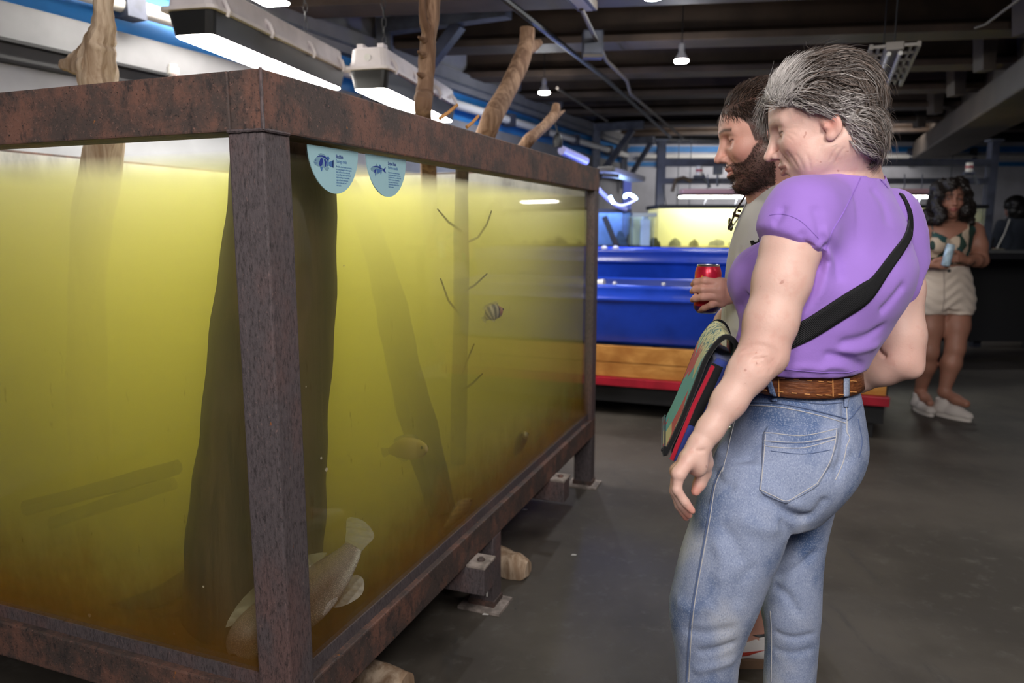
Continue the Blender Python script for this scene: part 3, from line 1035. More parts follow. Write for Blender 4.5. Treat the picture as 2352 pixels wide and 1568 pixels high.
# aquariums
def aquarium(label, x0, x1, ytop, ybot, Y, depth, water, rim, back, level=0.05, liner=None):
    a, b_ = at(x0, ybot, Y), at(x1, ytop, Y)
    X0, X1, z0, z1 = a.x, b_.x, a.z, b_.z
    root = empty('aquarium', ((X0 + X1) / 2, Y + depth / 2, z0), label, 'aquarium')
    t = 0.012
    for nm, zz, h in (('top_frame', z1 - 0.035, 0.035), ('bottom_frame', z0, 0.03)):
        mb = MB()
        mb.box(((X0 + X1) / 2, Y + 0.0, zz + h / 2), (X1 - X0 + 0.01, 0.02, h)).box(((X0 + X1) / 2, Y + depth, zz + h / 2), (X1 - X0 + 0.01, 0.02, h))
        mb.box((X0, Y + depth / 2, zz + h / 2), (0.02, depth - 0.02, h)).box((X1, Y + depth / 2, zz + h / 2), (0.02, depth - 0.02, h))
        mb.build(nm, rim, root)
    g = m_clear
    MB().box(((X0 + X1) / 2, Y + 0.006, (z0 + z1) / 2), (X1 - X0 - 0.03, 0.008, z1 - z0 - 0.02)).build('glass_pane', g, root)
    for x in (X0 + 0.006, X1 - 0.006):
        MB().box((x, Y + depth / 2, (z0 + z1) / 2), (0.008, depth - 0.03, z1 - z0 - 0.02)).build('glass_pane', g, root)
    MB().box(((X0 + X1) / 2, Y + depth - 0.012, (z0 + z1) / 2), (X1 - X0 - 0.03, 0.006, z1 - z0 - 0.02)).build('back_panel', back, root)
    MB().box(((X0 + X1) / 2, Y + depth / 2, z0 + 0.032), (X1 - X0 - 0.04, depth - 0.04, 0.02)).build('gravel_bed', liner or m_black, root)
    MB().box(((X0 + X1) / 2, Y + depth / 2, (z0 + 0.045 + z1 - level) / 2), (X1 - X0 - 0.045, depth - 0.05, z1 - level - z0 - 0.045)).build('water', water, root)
    return root, X0, X1, z0, z1


m_back_y = simple('pale_yellow_backing', (0.75, 0.74, 0.42), 0.8)
m_back_b = simple('blue_backing', (0.20, 0.36, 0.80), 0.7, var=0.3, vscale=5)
w_y = water_mat('yellow_aquarium_water', (1.1, 1.1, 0.9), (0.05, 0.06, 0.75))
w_b = water_mat('blue_aquarium_water', (0.5, 0.6, 0.9), (0.5, 0.3, 0.05))
w_c = water_mat('clear_aquarium_water', (0.5, 0.55, 0.5), (0.15, 0.08, 0.20))
aq, X0, X1, z0, z1 = aquarium('long yellow-lit aquarium on the rear bench behind the man', 1510, 2270, 470, 577, 7.3, 0.65, w_y, m_black, m_back_y, 0.075,
                              simple('yellow_gravel', (0.45, 0.38, 0.05), 0.9, var=0.5, vscale=12))
r2 = np.random.default_rng(5)
for i in range(14):
    px = 1530 + i * 50 + r2.random() * 24
    rr = 0.03 + 0.045 * r2.random()
    c = at(px, 572, 7.42 + 0.25 * r2.random())
    c.z = z0 + 0.045
    bm = bmesh.new()
    bmesh.ops.create_icosphere(bm, subdivisions=2, radius=rr)
    for v in bm.verts:
        v.co *= 1 + 0.3 * math.sin(40 * v.co.x + i) * math.sin(37 * v.co.y + 2 * i)
        v.co.z = abs(v.co.z) * (0.8 + 0.5 * r2.random())
        v.co += c
    me = bpy.data.meshes.new('stone')
    bm.to_mesh(me)
    bm.free()
    so = bpy.data.objects.new('algae_stone', me)
    COL.objects.link(so)
    me.materials.append(simple('algae_stone_%d' % (i % 3), ((0.08, 0.08, 0.02), (0.20, 0.17, 0.03), (0.05, 0.05, 0.02))[i % 3], 0.9) if i < 3 else bpy.data.materials['algae_stone_%d' % (i % 3)])
    tag(so, ('dark', 'olive', 'black')[i % 3] + ' algae stone in the long yellow aquarium, ' + ('first', 'second', 'third', 'fourth', 'fifth', 'sixth', 'seventh', 'eighth', 'ninth', 'tenth', 'eleventh', 'twelfth', 'thirteenth', 'last')[i] + ' from its left end', 'stone', 'stones in the yellow aquarium')
aq2, bx0, bx1, bz0, bz1 = aquarium('small blue-lit aquarium beside the far end of the rusty tank', 1330, 1449, 480, 574, 7.05, 0.45, w_b, m_black, m_back_b)
tag(MB().bar(at(1388, 497, 7.2), at(1416, 565, 7.2), 0.05, 0.05, bev=0.01).build('driftwood', m_sunk), 'dark plank leaning inside the small blue aquarium', 'driftwood')
log('water_plant', [at(1428, 569, 7.25), at(1427, 550, 7.25), at(1424, 530, 7.25)], [0.06, 0.05, 0.012], simple('dark_weed', (0.01, 0.03, 0.06), 0.8), 'dark bushy weed inside the small blue aquarium', 'plant', rough=0.4, seed=60)
aq3, cx0, cx1, cz0, cz1 = aquarium('clear greenish aquarium between the blue one and the yellow one', 1453, 1507, 489, 575, 7.08, 0.5, w_c, simple('grey_frame', (0.35, 0.38, 0.3), 0.5), simple('pale_green_backing', (0.55, 0.62, 0.5), 0.8))
fb_ = at(1480, 570, 7.28)
tag(MB().box(at(1482, 530, 7.26) + Vector((0, 0, -0.02)), (0.09, 0.07, 0.26), None, 0.01).box(at(1482, 502, 7.26), (0.05, 0.05, 0.06), None, 0.006).build('water_filter', simple('pale_blue_plastic', (0.5, 0.62, 0.8), 0.4)), 'pale blue filter box inside the clear aquarium', 'filter')
log('algae_stone', [fb_ + Vector((0.09, 0, -0.01)), fb_ + Vector((0.10, 0, 0.05)), fb_ + Vector((0.09, 0, 0.10))], [0.06, 0.055, 0.02], bpy.data.materials['algae_stone_0'], 'round dark stone in the clear aquarium', 'stone', rough=0.2, seed=61)
# bench under the aquariums
bench = empty('bench', (3.4, 7.3, 0), 'dark steel bench carrying the three rear aquariums', 'bench')
zb = min(z0, bz0, cz0) - 0.004
MB().box((3.2, 7.47, zb - 0.03), (5.2, 0.96, 0.06)).build('bench_top', m_black, bench)
for x in (0.75, 2.4, 4.1, 5.6):
    for y in (7.06, 7.88):
        MB().box((x, y, (zb - 0.06) / 2), (0.08, 0.08, zb - 0.06)).build('leg', m_black, bench)
for a_, zz in ((aq, z0), (aq2, bz0), (aq3, cz0)):
    a_.location.z -= 0  # stand heights are equal to within a few millimetres
MB().box((3.2, 7.80, 0.55), (5.0, 0.03, 0.9)).build('kick_panel', simple('dark_panel', (0.02, 0.02, 0.022), 0.7), bench)

# lamps over the aquariums
m_pinkshell = simple('pink_shell', (0.62, 0.36, 0.38), 0.5)  # pink is the housing's own colour
m_tube = emit('strip_tube_light', (1.0, 0.97, 0.88), 45)
for (xa, xb_, y, lab) in ((1563, 1745, 452, 'pinkish strip lamp over the yellow aquarium, left of the man'), (2040, 2143, 452, 'strip lamp over the yellow aquarium beside the curly haired woman')):
    pa, pb = at(xa, y, 7.6), at(xb_, y, 7.6)
    root = empty('strip_lamp', (pa + pb) / 2, lab, 'lamp')
    MB().bar(pa, pb, 0.13, 0.018).build('lamp_tube', m_tube, root)
    MB().bar(pa + Vector((-0.02, 0, 0.017)), pb + Vector((0.02, 0, 0.017)), 0.19, 0.018).build('black_edge', m_black, root)
    MB().bar(pa + Vector((0, 0, 0.052)), pb + Vector((0, 0, 0.052)), 0.15, 0.05, bev=0.015).build('housing', m_pinkshell, root)
    for f in (0.33, 0.72):
        p = pa.lerp(pb, f)
        MB().tube([p + Vector((0, 0, 0.075)), p + Vector((0.01, 0, 0.12)), p + Vector((0, 0, 0.225))], 0.006, 6).build('hanger', m_grey_steel, root)
        MB().tube([p + Vector((0.0, 0, -0.01)), p + Vector((-0.03, 0, -0.10))], 0.004, 5).build('wire', m_grey_steel, root)

# steel rack over the bench
RY = 8.04
rack = empty('steel_rack', (3.4, RY, 0), 'dark blue steel rack with two cross bars above the rear aquariums', 'rack')
for px in (1520, 2284):
    a = at(px, 320, RY)
    MB().box((a.x, RY, a.z / 2), (0.085, 0.085, a.z)).build('post', m_dark_steel, rack)
    MB().box((a.x, RY, a.z - 0.012), (0.14, 0.12, 0.02)).build('cap_plate', m_grey_steel, rack)
xa, xb_ = at(1520, 320, RY).x, at(2284, 320, RY).x
for py, h in ((374, 0.075), (416, 0.06)):
    zz = at(1800, py, RY).z
    MB().box(((xa + xb_) / 2, RY - 0.01, zz), (xb_ - xa - 0.086, 0.06, h)).build('cross_bar', m_dark_steel, rack)
zt_ = at(1800, 320, RY).z
MB().box(((xa + xb_) / 2 + 1, 11.9, 2.70), (10.2, 0.18, 0.12)).build('trim_1', m_black)
struct(bpy.data.objects['trim_1'])
m_redw = simple('red_tape', (0.4, 0.03, 0.05), 0.5)
for (px, py, lab) in ((1606, 394, 'small white clamp with a red band on the rack, left of the man'), (2226, 386, 'small white clamp with a red band on the rack, above curly hair')):
    p = at(px, py, RY - 0.12)
    root = empty('clamp', p, lab, 'clamp')
    MB().tube([p + Vector((0, 0, -0.04)), p + Vector((0.0, 0, 0.055))], 0.034, 12).build('body', m_pvc, root)
    MB().tube([p + Vector((0, 0, 0.0)), p + Vector((0.0, 0, 0.022))], 0.036, 12).build('band', m_redw, root)
    MB().box(p + Vector((0, 0, -0.055)), (0.11, 0.06, 0.03), None, 0.006).build('base', m_dark_steel, root)
    MB().bar(p + Vector((0.03, 0, -0.02)), p + Vector((0.13, 0.04, -0.16)), 0.025, 0.02).build('arm', m_grey_steel, root)
p = at(1649, 390, RY - 0.055)
bx = tag(MB().box(p, (0.09, 0.07, 0.10), None, 0.01).build('junction_box', m_grey_steel), 'grey box on a stem hanging on the rack beside the clamp', 'junction box')
MB().tube([p + Vector((0, 0, -0.05)), p + Vector((0, 0, -0.17))], 0.012, 8).build('stem', m_grey_steel, bx)
cb = MB()
cb.tube([at(1522, 425, RY - 0.1), at(1530, 470, RY - 0.1), at(1540, 478, RY - 0.1)], 0.006, 6)
tag(cb.build('cable', m_black), 'thin black cable looping beside the left rack post', 'cable')
tag(MB().tube([at(1544, 440, RY - 0.1), at(1552, 412, RY - 0.1), at(1570, 408, RY - 0.1), at(1588, 416, RY - 0.1)], 0.02, 8).build('hose', simple('brown_hose', (0.06, 0.04, 0.03), 0.6)), 'brown hose draped over the lower rack bar', 'hose')
for px in (1560, 1588, 2192):
    a = at(px, 322, 11.8)
    pz_ = at(px, 470, 11.8).z
    tag(MB().tube([(a.x, 11.8, 2.69), (a.x, 11.8, pz_)], 0.008, 5).build('cable', m_grey_steel), {1560: 'thin cable hanging down the far wall, nearest the left rack post', 1588: 'thin cable hanging down the far wall behind the man\'s face', 2192: 'thin cable hanging down the far wall above curly hair'}[px], 'cable')

# blue lit corner: lamp, hose made to glow as if lit, post coloured with blue light
m_hoseglow = emit('hose_painted_glow', (0.40, 0.62, 1.0), 24)  # strong lamp light on the white hose, put in as emission
m_hosesoft = emit('hose_soft_glow', (0.45, 0.50, 1.0), 3.0)  # softer light on the hose loop, also put in as emission
lp = empty('led_lamp', at(1430, 400, 6.6), 'grey lamp with a hose looping under it, made to glow as if lit', 'lamp')
MB().bar(at(1388, 388, 6.5), at(1466, 412, 6.9), 0.16, 0.05, bev=0.012).build('housing', simple('dark_lamp_shell', (0.14, 0.13, 0.12), 0.5), lp)
MB().bar(at(1384, 402, 6.4), at(1420, 405, 6.4), 0.10, 0.03).build('bracket', m_black, lp)
MB().tube(smooth_path([at(1436, 455, 6.45), at(1436, 449, 6.45), at(1445, 446, 6.46), at(1458, 453, 6.5), at(1461, 458, 6.5)], [0] * 5, 5)[0], 0.013, 10).build('lit_hose', m_hoseglow, lp)
MB().tube(smooth_path([at(1460, 458, 6.5), at(1446, 466, 6.5), at(1428, 471, 6.5), at(1410, 467, 6.5)], [0] * 4, 5)[0], 0.009, 8).build('lit_hose_loop', m_hosesoft, lp)
MB().tube([at(1410, 467, 6.5), at(1405, 460, 6.5), at(1401, 450, 6.5)], 0.013, 8).build('lit_hose', m_hoseglow, lp)
for o_ in lp.children:
    pass
bl = bpy.data.lights.new('blue_glow', 'POINT')
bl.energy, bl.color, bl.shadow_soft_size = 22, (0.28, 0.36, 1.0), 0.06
blo = bpy.data.objects.new('blue_glow', bl)
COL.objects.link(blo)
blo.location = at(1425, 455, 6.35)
bp = at(1440, 440, 8.0)
tag(MB().box((bp.x, 8.0, (zb + at(1440, 412, 8.0).z) / 2), (0.08, 0.08, at(1440, 412, 8.0).z - zb)).build('steel_post', simple('blue_lit_post', (0.08, 0.10, 0.34), 0.5)), 'upright steel post coloured as lit blue beside the small aquarium', 'post')  # blue light falling on the post is put into its base colour
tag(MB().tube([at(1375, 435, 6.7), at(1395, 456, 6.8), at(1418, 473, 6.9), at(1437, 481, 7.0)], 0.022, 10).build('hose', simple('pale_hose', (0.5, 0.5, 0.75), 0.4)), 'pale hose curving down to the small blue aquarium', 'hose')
tag(MB().tube([at(1290, 345, 6.0), at(1320, 358, 6.2), at(1346, 370, 6.3)], 0.035, 10).build('pale_tube', simple('pale_hose2', (0.45, 0.45, 0.8), 0.4)), 'pale blue tube lying along the far end of the rusty tank', 'tube')  # a plain tube in one even pale blue
hb = at(1281, 325, 5.2)
tag(MB().lathe(hb, [(0.0, -0.045), (0.03, -0.04), (0.036, 0.0), (0.026, 0.04), (0.008, 0.06), (0.0, 0.065)], 12).tube([hb + Vector((0, 0, 0.06)), hb + Vector((-0.03, 0, 0.16)), hb + Vector((-0.02, 0.02, 0.19))], 0.006, 6).build('cable_plug', m_black), 'black plug hanging on its cable beside the short split log', 'plug')

# housings for the unseen fill lamps
for loc, tgt_, sx_, sy_, pw_, lab_ in FILL_FITTINGS:
    root = empty('fill_fitting', loc, lab_, 'lamp')
    MB().box((loc[0], loc[1], loc[2] + 0.05), (sx_ + 0.2, sy_ + 0.15, 0.05), None, 0.01).build('housing', m_fix, root)
    for x in (-0.3 * sx_, 0.3 * sx_):
        MB().tube([(loc[0] + x, loc[1], loc[2] + 0.07), (loc[0] + x, loc[1], 3.1)], 0.005, 5).build('hanger', m_black, root)

for (px, py, lab) in ((1116, 1410, 'tiny white scrap on the floor by the middle leg'), (1206, 1170, 'tiny pale scrap on the floor beyond the middle leg'), (1318, 1274, 'small pale crumb of paper on the open floor')):
    p = onz(px, py, 0.001)
    tag(MB().prism([p + Vector((-0.012, -0.004, 0)), p + Vector((0.008, -0.006, 0)), p + Vector((0.012, 0.003, 0)), p + Vector((-0.006, 0.006, 0))], (0, 0, 0.0015)).build('paper_scrap', m_pvc), lab, 'scrap')

b2 = bpy.data.lights.new('blue_glow', 'POINT')  # extra point light added to brighten the small blue aquarium
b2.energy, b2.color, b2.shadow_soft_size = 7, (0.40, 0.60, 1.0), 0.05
b2o = bpy.data.objects.new('blue_glow', b2)
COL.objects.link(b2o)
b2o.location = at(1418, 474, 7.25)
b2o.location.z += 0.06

# ================================================================== BODIES: distance fields meshed by surface nets
def axis(lo, hi, h, fine=()):
    """rectilinear grid axis: step h, finer inside the given (lo, hi, step) spans"""
    out = [lo]
    while out[-1] < hi:
        st = h
        for a, b_, s_ in fine:
            if a - 1e-6 <= out[-1] < b_:
                st = min(st, s_)
        out.append(out[-1] + st)
    return np.array(out, np.float32)


def herm(xs, ys, q):
    xs, ys = np.asarray(xs, float), np.asarray(ys, float)
    if xs[0] > xs[-1]:
        xs, ys = xs[::-1], ys[::-1]
    m = np.gradient(ys, xs)
    q = np.clip(q, xs[0], xs[-1])
    i = np.clip(np.searchsorted(xs, q) - 1, 0, len(xs) - 2)
    h = xs[i + 1] - xs[i]
    t = (q - xs[i]) / h
    return (2 * t ** 3 - 3 * t ** 2 + 1) * ys[i] + (t ** 3 - 2 * t ** 2 + t) * h * m[i] + (-2 * t ** 3 + 3 * t ** 2) * ys[i + 1] + (t ** 3 - t ** 2) * h * m[i + 1]


class Field:
    def __init__(s, x, y, z):
        s.x, s.y, s.z = x, y, z
        s.d = np.full((len(x), len(y), len(z)), 0.2, np.float32)

    def put(s, lo, hi, fn, k=0.01, mode='u'):
        sl = []
        for a, l, h in ((s.x, lo[0], hi[0]), (s.y, lo[1], hi[1]), (s.z, lo[2], hi[2])):
            i0, i1 = max(np.searchsorted(a, l) - 1, 0), min(np.searchsorted(a, h) + 1, len(a))
            if i1 <= i0:
                return s
            sl.append(slice(i0, i1))
        X = s.x[sl[0]][:, None, None]
        Y = s.y[sl[1]][None, :, None]
        Z = s.z[sl[2]][None, None, :]
        v = fn(X, Y, Z).astype(np.float32)
        c = s.d[tuple(sl)]
        k = max(k, 1e-5)
        if mode == 'u':
            h = np.maximum(k - np.abs(c - v), 0) / k
            r = np.minimum(c, v) - h * h * k * 0.25
        elif mode == 's':
            h = np.maximum(k - np.abs(c + v), 0) / k
            r = np.maximum(c, -v) + h * h * k * 0.25
        else:
            h = np.maximum(k - np.abs(c - v), 0) / k
            r = np.maximum(c, v) + h * h * k * 0.25
        s.d[tuple(sl)] = r
        return s

    def cone(s, a, b_, ra, rb=None, k=0.01, mode='u', flat=None):
        """capsule with two radii; flat = (axis vector, factor) squeezes it along the axis"""
        a, b_ = np.array(a, float), np.array(b_, float)
        rb = ra if rb is None else rb
        m = max(ra, rb) + k + 0.02
        ba = b_ - a
        L2 = max(ba @ ba, 1e-12)

        def fn(X, Y, Z):
            px, py, pz = X - a[0], Y - a[1], Z - a[2]
            t = np.clip((px * ba[0] + py * ba[1] + pz * ba[2]) / L2, 0, 1)
            qx, qy, qz = px - t * ba[0], py - t * ba[1], pz - t * ba[2]
            w = 1.0
            if flat is not None:
                n_, f = np.array(flat[0], float), flat[1]
                n_ = n_ / np.linalg.norm(n_)
                dn = qx * n_[0] + qy * n_[1] + qz * n_[2]
                g = dn * (1 / f - 1)
                qx, qy, qz = qx + g * n_[0], qy + g * n_[1], qz + g * n_[2]
                w = 0.5 + 0.5 * f
            return (np.sqrt(qx * qx + qy * qy + qz * qz) - (ra + (rb - ra) * t)) * w
        return s.put(np.minimum(a, b_) - m, np.maximum(a, b_) + m, fn, k, mode)

    def chain(s, pts, rad, k=0.006, mode='u', flat=None):
        for i in range(len(pts) - 1):
            s.cone(pts[i], pts[i + 1], rad[i], rad[i + 1], k, mode, flat)
        return s

    def ell(s, c, r, M=None, k=0.01, mode='u'):
        c, r = np.array(c, float), np.array(r, float)
        A = np.identity(3) if M is None else np.array(M)[:3, :3]
        A = A / np.linalg.norm(A, axis=0)
        m = max(r) + k + 0.02

        def fn(X, Y, Z):
            p = (X - c[0], Y - c[1], Z - c[2])
            q = [(p[0] * A[0, i] + p[1] * A[1, i] + p[2] * A[2, i]) / r[i] for i in range(3)]
            k0 = np.sqrt(q[0] ** 2 + q[1] ** 2 + q[2] ** 2) + 1e-6
            k1 = np.sqrt((q[0] / r[0]) ** 2 + (q[1] / r[1]) ** 2 + (q[2] / r[2]) ** 2) + 1e-6
            return k0 * (k0 - 1) / k1
        return s.put(c - m, c + m, fn, k, mode)

    def loft(s, rows, rot, k=0.02, mode='u', inset=0.0, ratio=0.72, trim=None):
        """upright loft. rows: (z, cx, cy, halfwidth in X[, ratio]); the cross section is an ellipse turned by rot"""
        rows = sorted(rows)
        zs = [r_[0] for r_ in rows]
        rt = [(r_[4] if len(r_) > 4 else ratio) for r_ in rows]
        z0, z1 = zs[0], zs[-1]
        mx = max(r_[3] for r_ in rows) * 1.7 + k + 0.03
        lo = (min(r_[1] for r_ in rows) - mx, min(r_[2] for r_ in rows) - mx, z0 - k - 0.03)
        hi = (max(r_[1] for r_ in rows) + mx, max(r_[2] for r_ in rows) + mx, z1 + k + 0.03)
        ca, sa = math.cos(rot), math.sin(rot)

        def fn(X, Y, Z):
            zq = Z.ravel()
            cx_ = herm(zs, [r_[1] for r_ in rows], zq)[None, None, :]
            cy_ = herm(zs, [r_[2] for r_ in rows], zq)[None, None, :]
            hw = herm(zs, [r_[3] for r_ in rows], zq)[None, None, :] - inset
            rr = herm(zs, rt, zq)[None, None, :]
            A_ = hw / np.sqrt(ca * ca + (rr * sa) ** 2)
            B_ = A_ * rr
            dx, dy = X - cx_, Y - cy_
            u = (dx * ca + dy * sa) / A_
            v = (-dx * sa + dy * ca) / B_
            k0 = np.sqrt(u * u + v * v) + 1e-6
            k1 = np.sqrt((u / A_) ** 2 + (v / B_) ** 2) + 1e-6
            d = k0 * (k0 - 1) / k1
            dz = np.maximum(z0 - Z, Z - z1)
            return np.where(dz > 0, np.sqrt(np.maximum(d, 0) ** 2 + dz * dz), np.maximum(d, dz))
        return s.put(lo, hi, fn, k, mode)

    def plane(s, p, n_, k=0.002, lo=(-9, -9, -9), hi=(9, 9, 9)):
        """keeps the side the normal points away from"""
        p, n_ = np.array(p, float), np.array(n_, float)
        n_ = n_ / np.linalg.norm(n_)
        return s.put(lo, hi, lambda X, Y, Z: (X - p[0]) * n_[0] + (Y - p[1]) * n_[1] + (Z - p[2]) * n_[2] + 0 * X * Y * Z, k, 'i')

    def nets(s):
        d = s.d
        ins = d < 0
        nx, ny, nz = d.shape
        c = ins[:-1, :-1, :-1].astype(np.int8)
        tot = np.zeros_like(c)
        offs = [(i, j, k) for i in (0, 1) for j in (0, 1) for k in (0, 1)]
        for i, j, k in offs:
            tot += ins[i:nx - 1 + i, j:ny - 1 + j, k:nz - 1 + k]
        act = (tot > 0) & (tot < 8)
        I, J, K = np.nonzero(act)
        vid = np.full(act.shape, -1, np.int32)
        vid[I, J, K] = np.arange(len(I), dtype=np.int32)
        D = [d[I + i, J + j, K + k] for i, j, k in offs]
        ps = np.zeros((len(I), 3))
        cnt = np.zeros(len(I))
        ax_ = (s.x, s.y, s.z)
        base = (I, J, K)
        for a in range(8):
            for b_ in range(a + 1, 8):
                oa, ob = offs[a], offs[b_]
                df = [ob[q] - oa[q] for q in range(3)]
                if sum(abs(v) for v in df) != 1:
                    continue
                m = (D[a] < 0) != (D[b_] < 0)
                t = np.where(m, D[a] / np.where(m, D[a] - D[b_], 1), 0)
                for q in range(3):
                    pa = ax_[q][base[q] + oa[q]]
                    pb = ax_[q][base[q] + ob[q]]
                    ps[:, q] += np.where(m, pa + (pb - pa) * t, 0)
                cnt += m
        ps /= cnt[:, None]
        F_ = []
        m = ins[:-1, 1:-1, 1:-1] != ins[1:, 1:-1, 1:-1]
        i, j, k = np.nonzero(m)
        j, k = j + 1, k + 1
        q = np.stack([vid[i, j - 1, k - 1], vid[i, j, k - 1], vid[i, j, k], vid[i, j - 1, k]], 1)
        fl = ~ins[i, j, k]
        q[fl] = q[fl][:, ::-1]
        F_.append(q)
        m = ins[1:-1, :-1, 1:-1] != ins[1:-1, 1:, 1:-1]
        i, j, k = np.nonzero(m)
        i, k = i + 1, k + 1
        q = np.stack([vid[i - 1, j, k - 1], vid[i - 1, j, k], vid[i, j, k], vid[i, j, k - 1]], 1)
        fl = ~ins[i, j, k]
        q[fl] = q[fl][:, ::-1]
        F_.append(q)
        m = ins[1:-1, 1:-1, :-1] != ins[1:-1, 1:-1, 1:]
        i, j, k = np.nonzero(m)
        i, j = i + 1, j + 1
        q = np.stack([vid[i - 1, j - 1, k], vid[i, j - 1, k], vid[i, j, k], vid[i - 1, j, k]], 1)
        fl = ~ins[i, j, k]
        q[fl] = q[fl][:, ::-1]
        F_.append(q)
        return ps, np.concatenate(F_)


def vnormals(v, f):
    n_ = np.cross(v[f[:, 2]] - v[f[:, 0]], v[f[:, 3]] - v[f[:, 1]]) if f.shape[1] == 4 else np.cross(v[f[:, 1]] - v[f[:, 0]], v[f[:, 2]] - v[f[:, 0]])
    o = np.zeros_like(v)
    for i in range(f.shape[1]):
        for q in range(3):
            o[:, q] += np.bincount(f[:, i], n_[:, q], len(v))
    return o / (np.linalg.norm(o, axis=1)[:, None] + 1e-12)


def relax(v, f, it=1, w=0.5):
    e = np.concatenate([np.stack([f[:, i], f[:, (i + 1) % f.shape[1]]], 1) for i in range(f.shape[1])])
    for _ in range(it):
        acc = np.zeros_like(v)
        c = np.bincount(e[:, 0], minlength=len(v)) + np.bincount(e[:, 1], minlength=len(v))
        for q in range(3):
            acc[:, q] = np.bincount(e[:, 0], v[e[:, 1], q], len(v)) + np.bincount(e[:, 1], v[e[:, 0], q], len(v))
        v = v * (1 - w) + w * acc / np.maximum(c, 1)[:, None]
    return v


def keep_main(v, f):
    """drops stray islands smaller than 3 percent of the surface"""
    n_ = len(v)
    lab = np.arange(n_)
    e0 = np.concatenate([f[:, 0], f[:, 1], f[:, 2]])
    e1 = np.concatenate([f[:, 1], f[:, 2], f[:, 3]])
    while True:
        ra, rb = lab[e0], lab[e1]
        m = ra != rb
        if not m.any():
            break
        np.minimum.at(lab, np.maximum(ra[m], rb[m]), np.minimum(ra[m], rb[m]))
        while True:
            nl = lab[lab]
            if (nl == lab).all():
                break
            lab = nl
    cnt = np.bincount(lab, minlength=n_)
    ok = cnt[lab] > 0.03 * n_
    if ok.all():
        return v, f
    idx = np.cumsum(ok) - 1
    return v[ok], idx[f[ok[f].all(1)]]


def np_mesh(name, v, f, m, parent=None, col=None):
    me = bpy.data.meshes.new(name)
    nf, k = f.shape
    me.vertices.add(len(v))
    me.vertices.foreach_set('co', np.ascontiguousarray(v, np.float32).ravel())
    me.loops.add(nf * k)
    me.loops.foreach_set('vertex_index', np.ascontiguousarray(f, np.int32).ravel())
    me.polygons.add(nf)
    me.polygons.foreach_set('loop_start', np.arange(0, nf * k, k, dtype=np.int32))
    me.polygons.foreach_set('use_smooth', np.ones(nf, bool))
    me.update(calc_edges=True)
    me.validate()
    o = bpy.data.objects.new(name, me)
    COL.objects.link(o)
    me.materials.append(m)
    if col is not None:
        a = me.color_attributes.new('Col', 'FLOAT_COLOR', 'POINT')
        c = np.ones((len(v), 4), np.float32)
        c[:, :3] = col
        a.data.foreach_set('color', c.ravel())
    attach(o, parent)
    return o


def bvh_of(v, f):
    return BVHTree.FromPolygons([Vector(p) for p in v], [tuple(int(i) for i in q) for q in f])


def bvh_near(v, f, px0, py0, px1, py1):
    """BVH of the faces that show inside a window of the view (used to lay seams, pockets and straps on cloth)"""
    P = v - np.array(EYE)
    zc = P @ np.array(_F)
    px = 1176 + FPX * P[:, 0] / zc
    py = 784 - FPX * (P @ np.array(_U)) / zc
    ok = (px > px0) & (px < px1) & (py > py0) & (py < py1)
    ff = f[ok[f].any(1)]
    u, inv = np.unique(ff, return_inverse=True)
    return bvh_of(v[u], inv.reshape(ff.shape))


def hit(bv, x, y):
    d = ray(x, y).normalized()
    p, n_, i, t = bv.ray_cast(EYE, d)
    if p is None:
        return None
    if n_.dot(d) > 0:
        n_ = -n_
    return p, n_


def hit_line(bv, pts, step=6, off=0.0):
    out = []
    for (x0, y0), (x1, y1) in zip(pts[:-1], pts[1:]):
        n_ = max(1, int(math.hypot(x1 - x0, y1 - y0) / step))
        for k in range(n_ + (1 if (x1, y1) == tuple(pts[-1]) else 0)):
            h = hit(bv, x0 + (x1 - x0) * k / n_, y0 + (y1 - y0) * k / n_)
            if h:
                out.append(h[0] + h[1] * off)
    return out


def spline2(pts, k=6):
    q, _ = smooth_path([(x, y, 0) for x, y in pts], [0] * len(pts), k)
    return [(p.x, p.y) for p in q]


def stroke(v, f, nrm, bv, pts, width, amp):
    """pushes the surface in (amp < 0) or out along a line: folds and seams of cloth"""
    L = hit_line(bv, spline2(pts), 5)
    if len(L) < 2:
        return v
    P = np.array([list(p) for p in L])
    lo, hi = P.min(0) - 3 * width, P.max(0) + 3 * width
    ids = np.nonzero(((v > lo) & (v < hi)).all(1))[0]
    q = v[ids]
    best = np.full(len(ids), 9.0)
    bt = np.zeros(len(ids))
    for i in range(len(P) - 1):
        ba = P[i + 1] - P[i]
        t = np.clip(((q - P[i]) @ ba) / max(ba @ ba, 1e-12), 0, 1)
        d = np.linalg.norm(q - P[i] - t[:, None] * ba, axis=1)
        better = d < best
        best = np.where(better, d, best)
        bt = np.where(better, (i + t) / (len(P) - 1), bt)
    w = amp * np.exp(-(best / width) ** 2) * np.clip(np.minimum(bt, 1 - bt) * 6 + 0.1, 0, 1)
    out = v.copy()
    out[ids] += nrm[ids] * w[:, None]
    return out


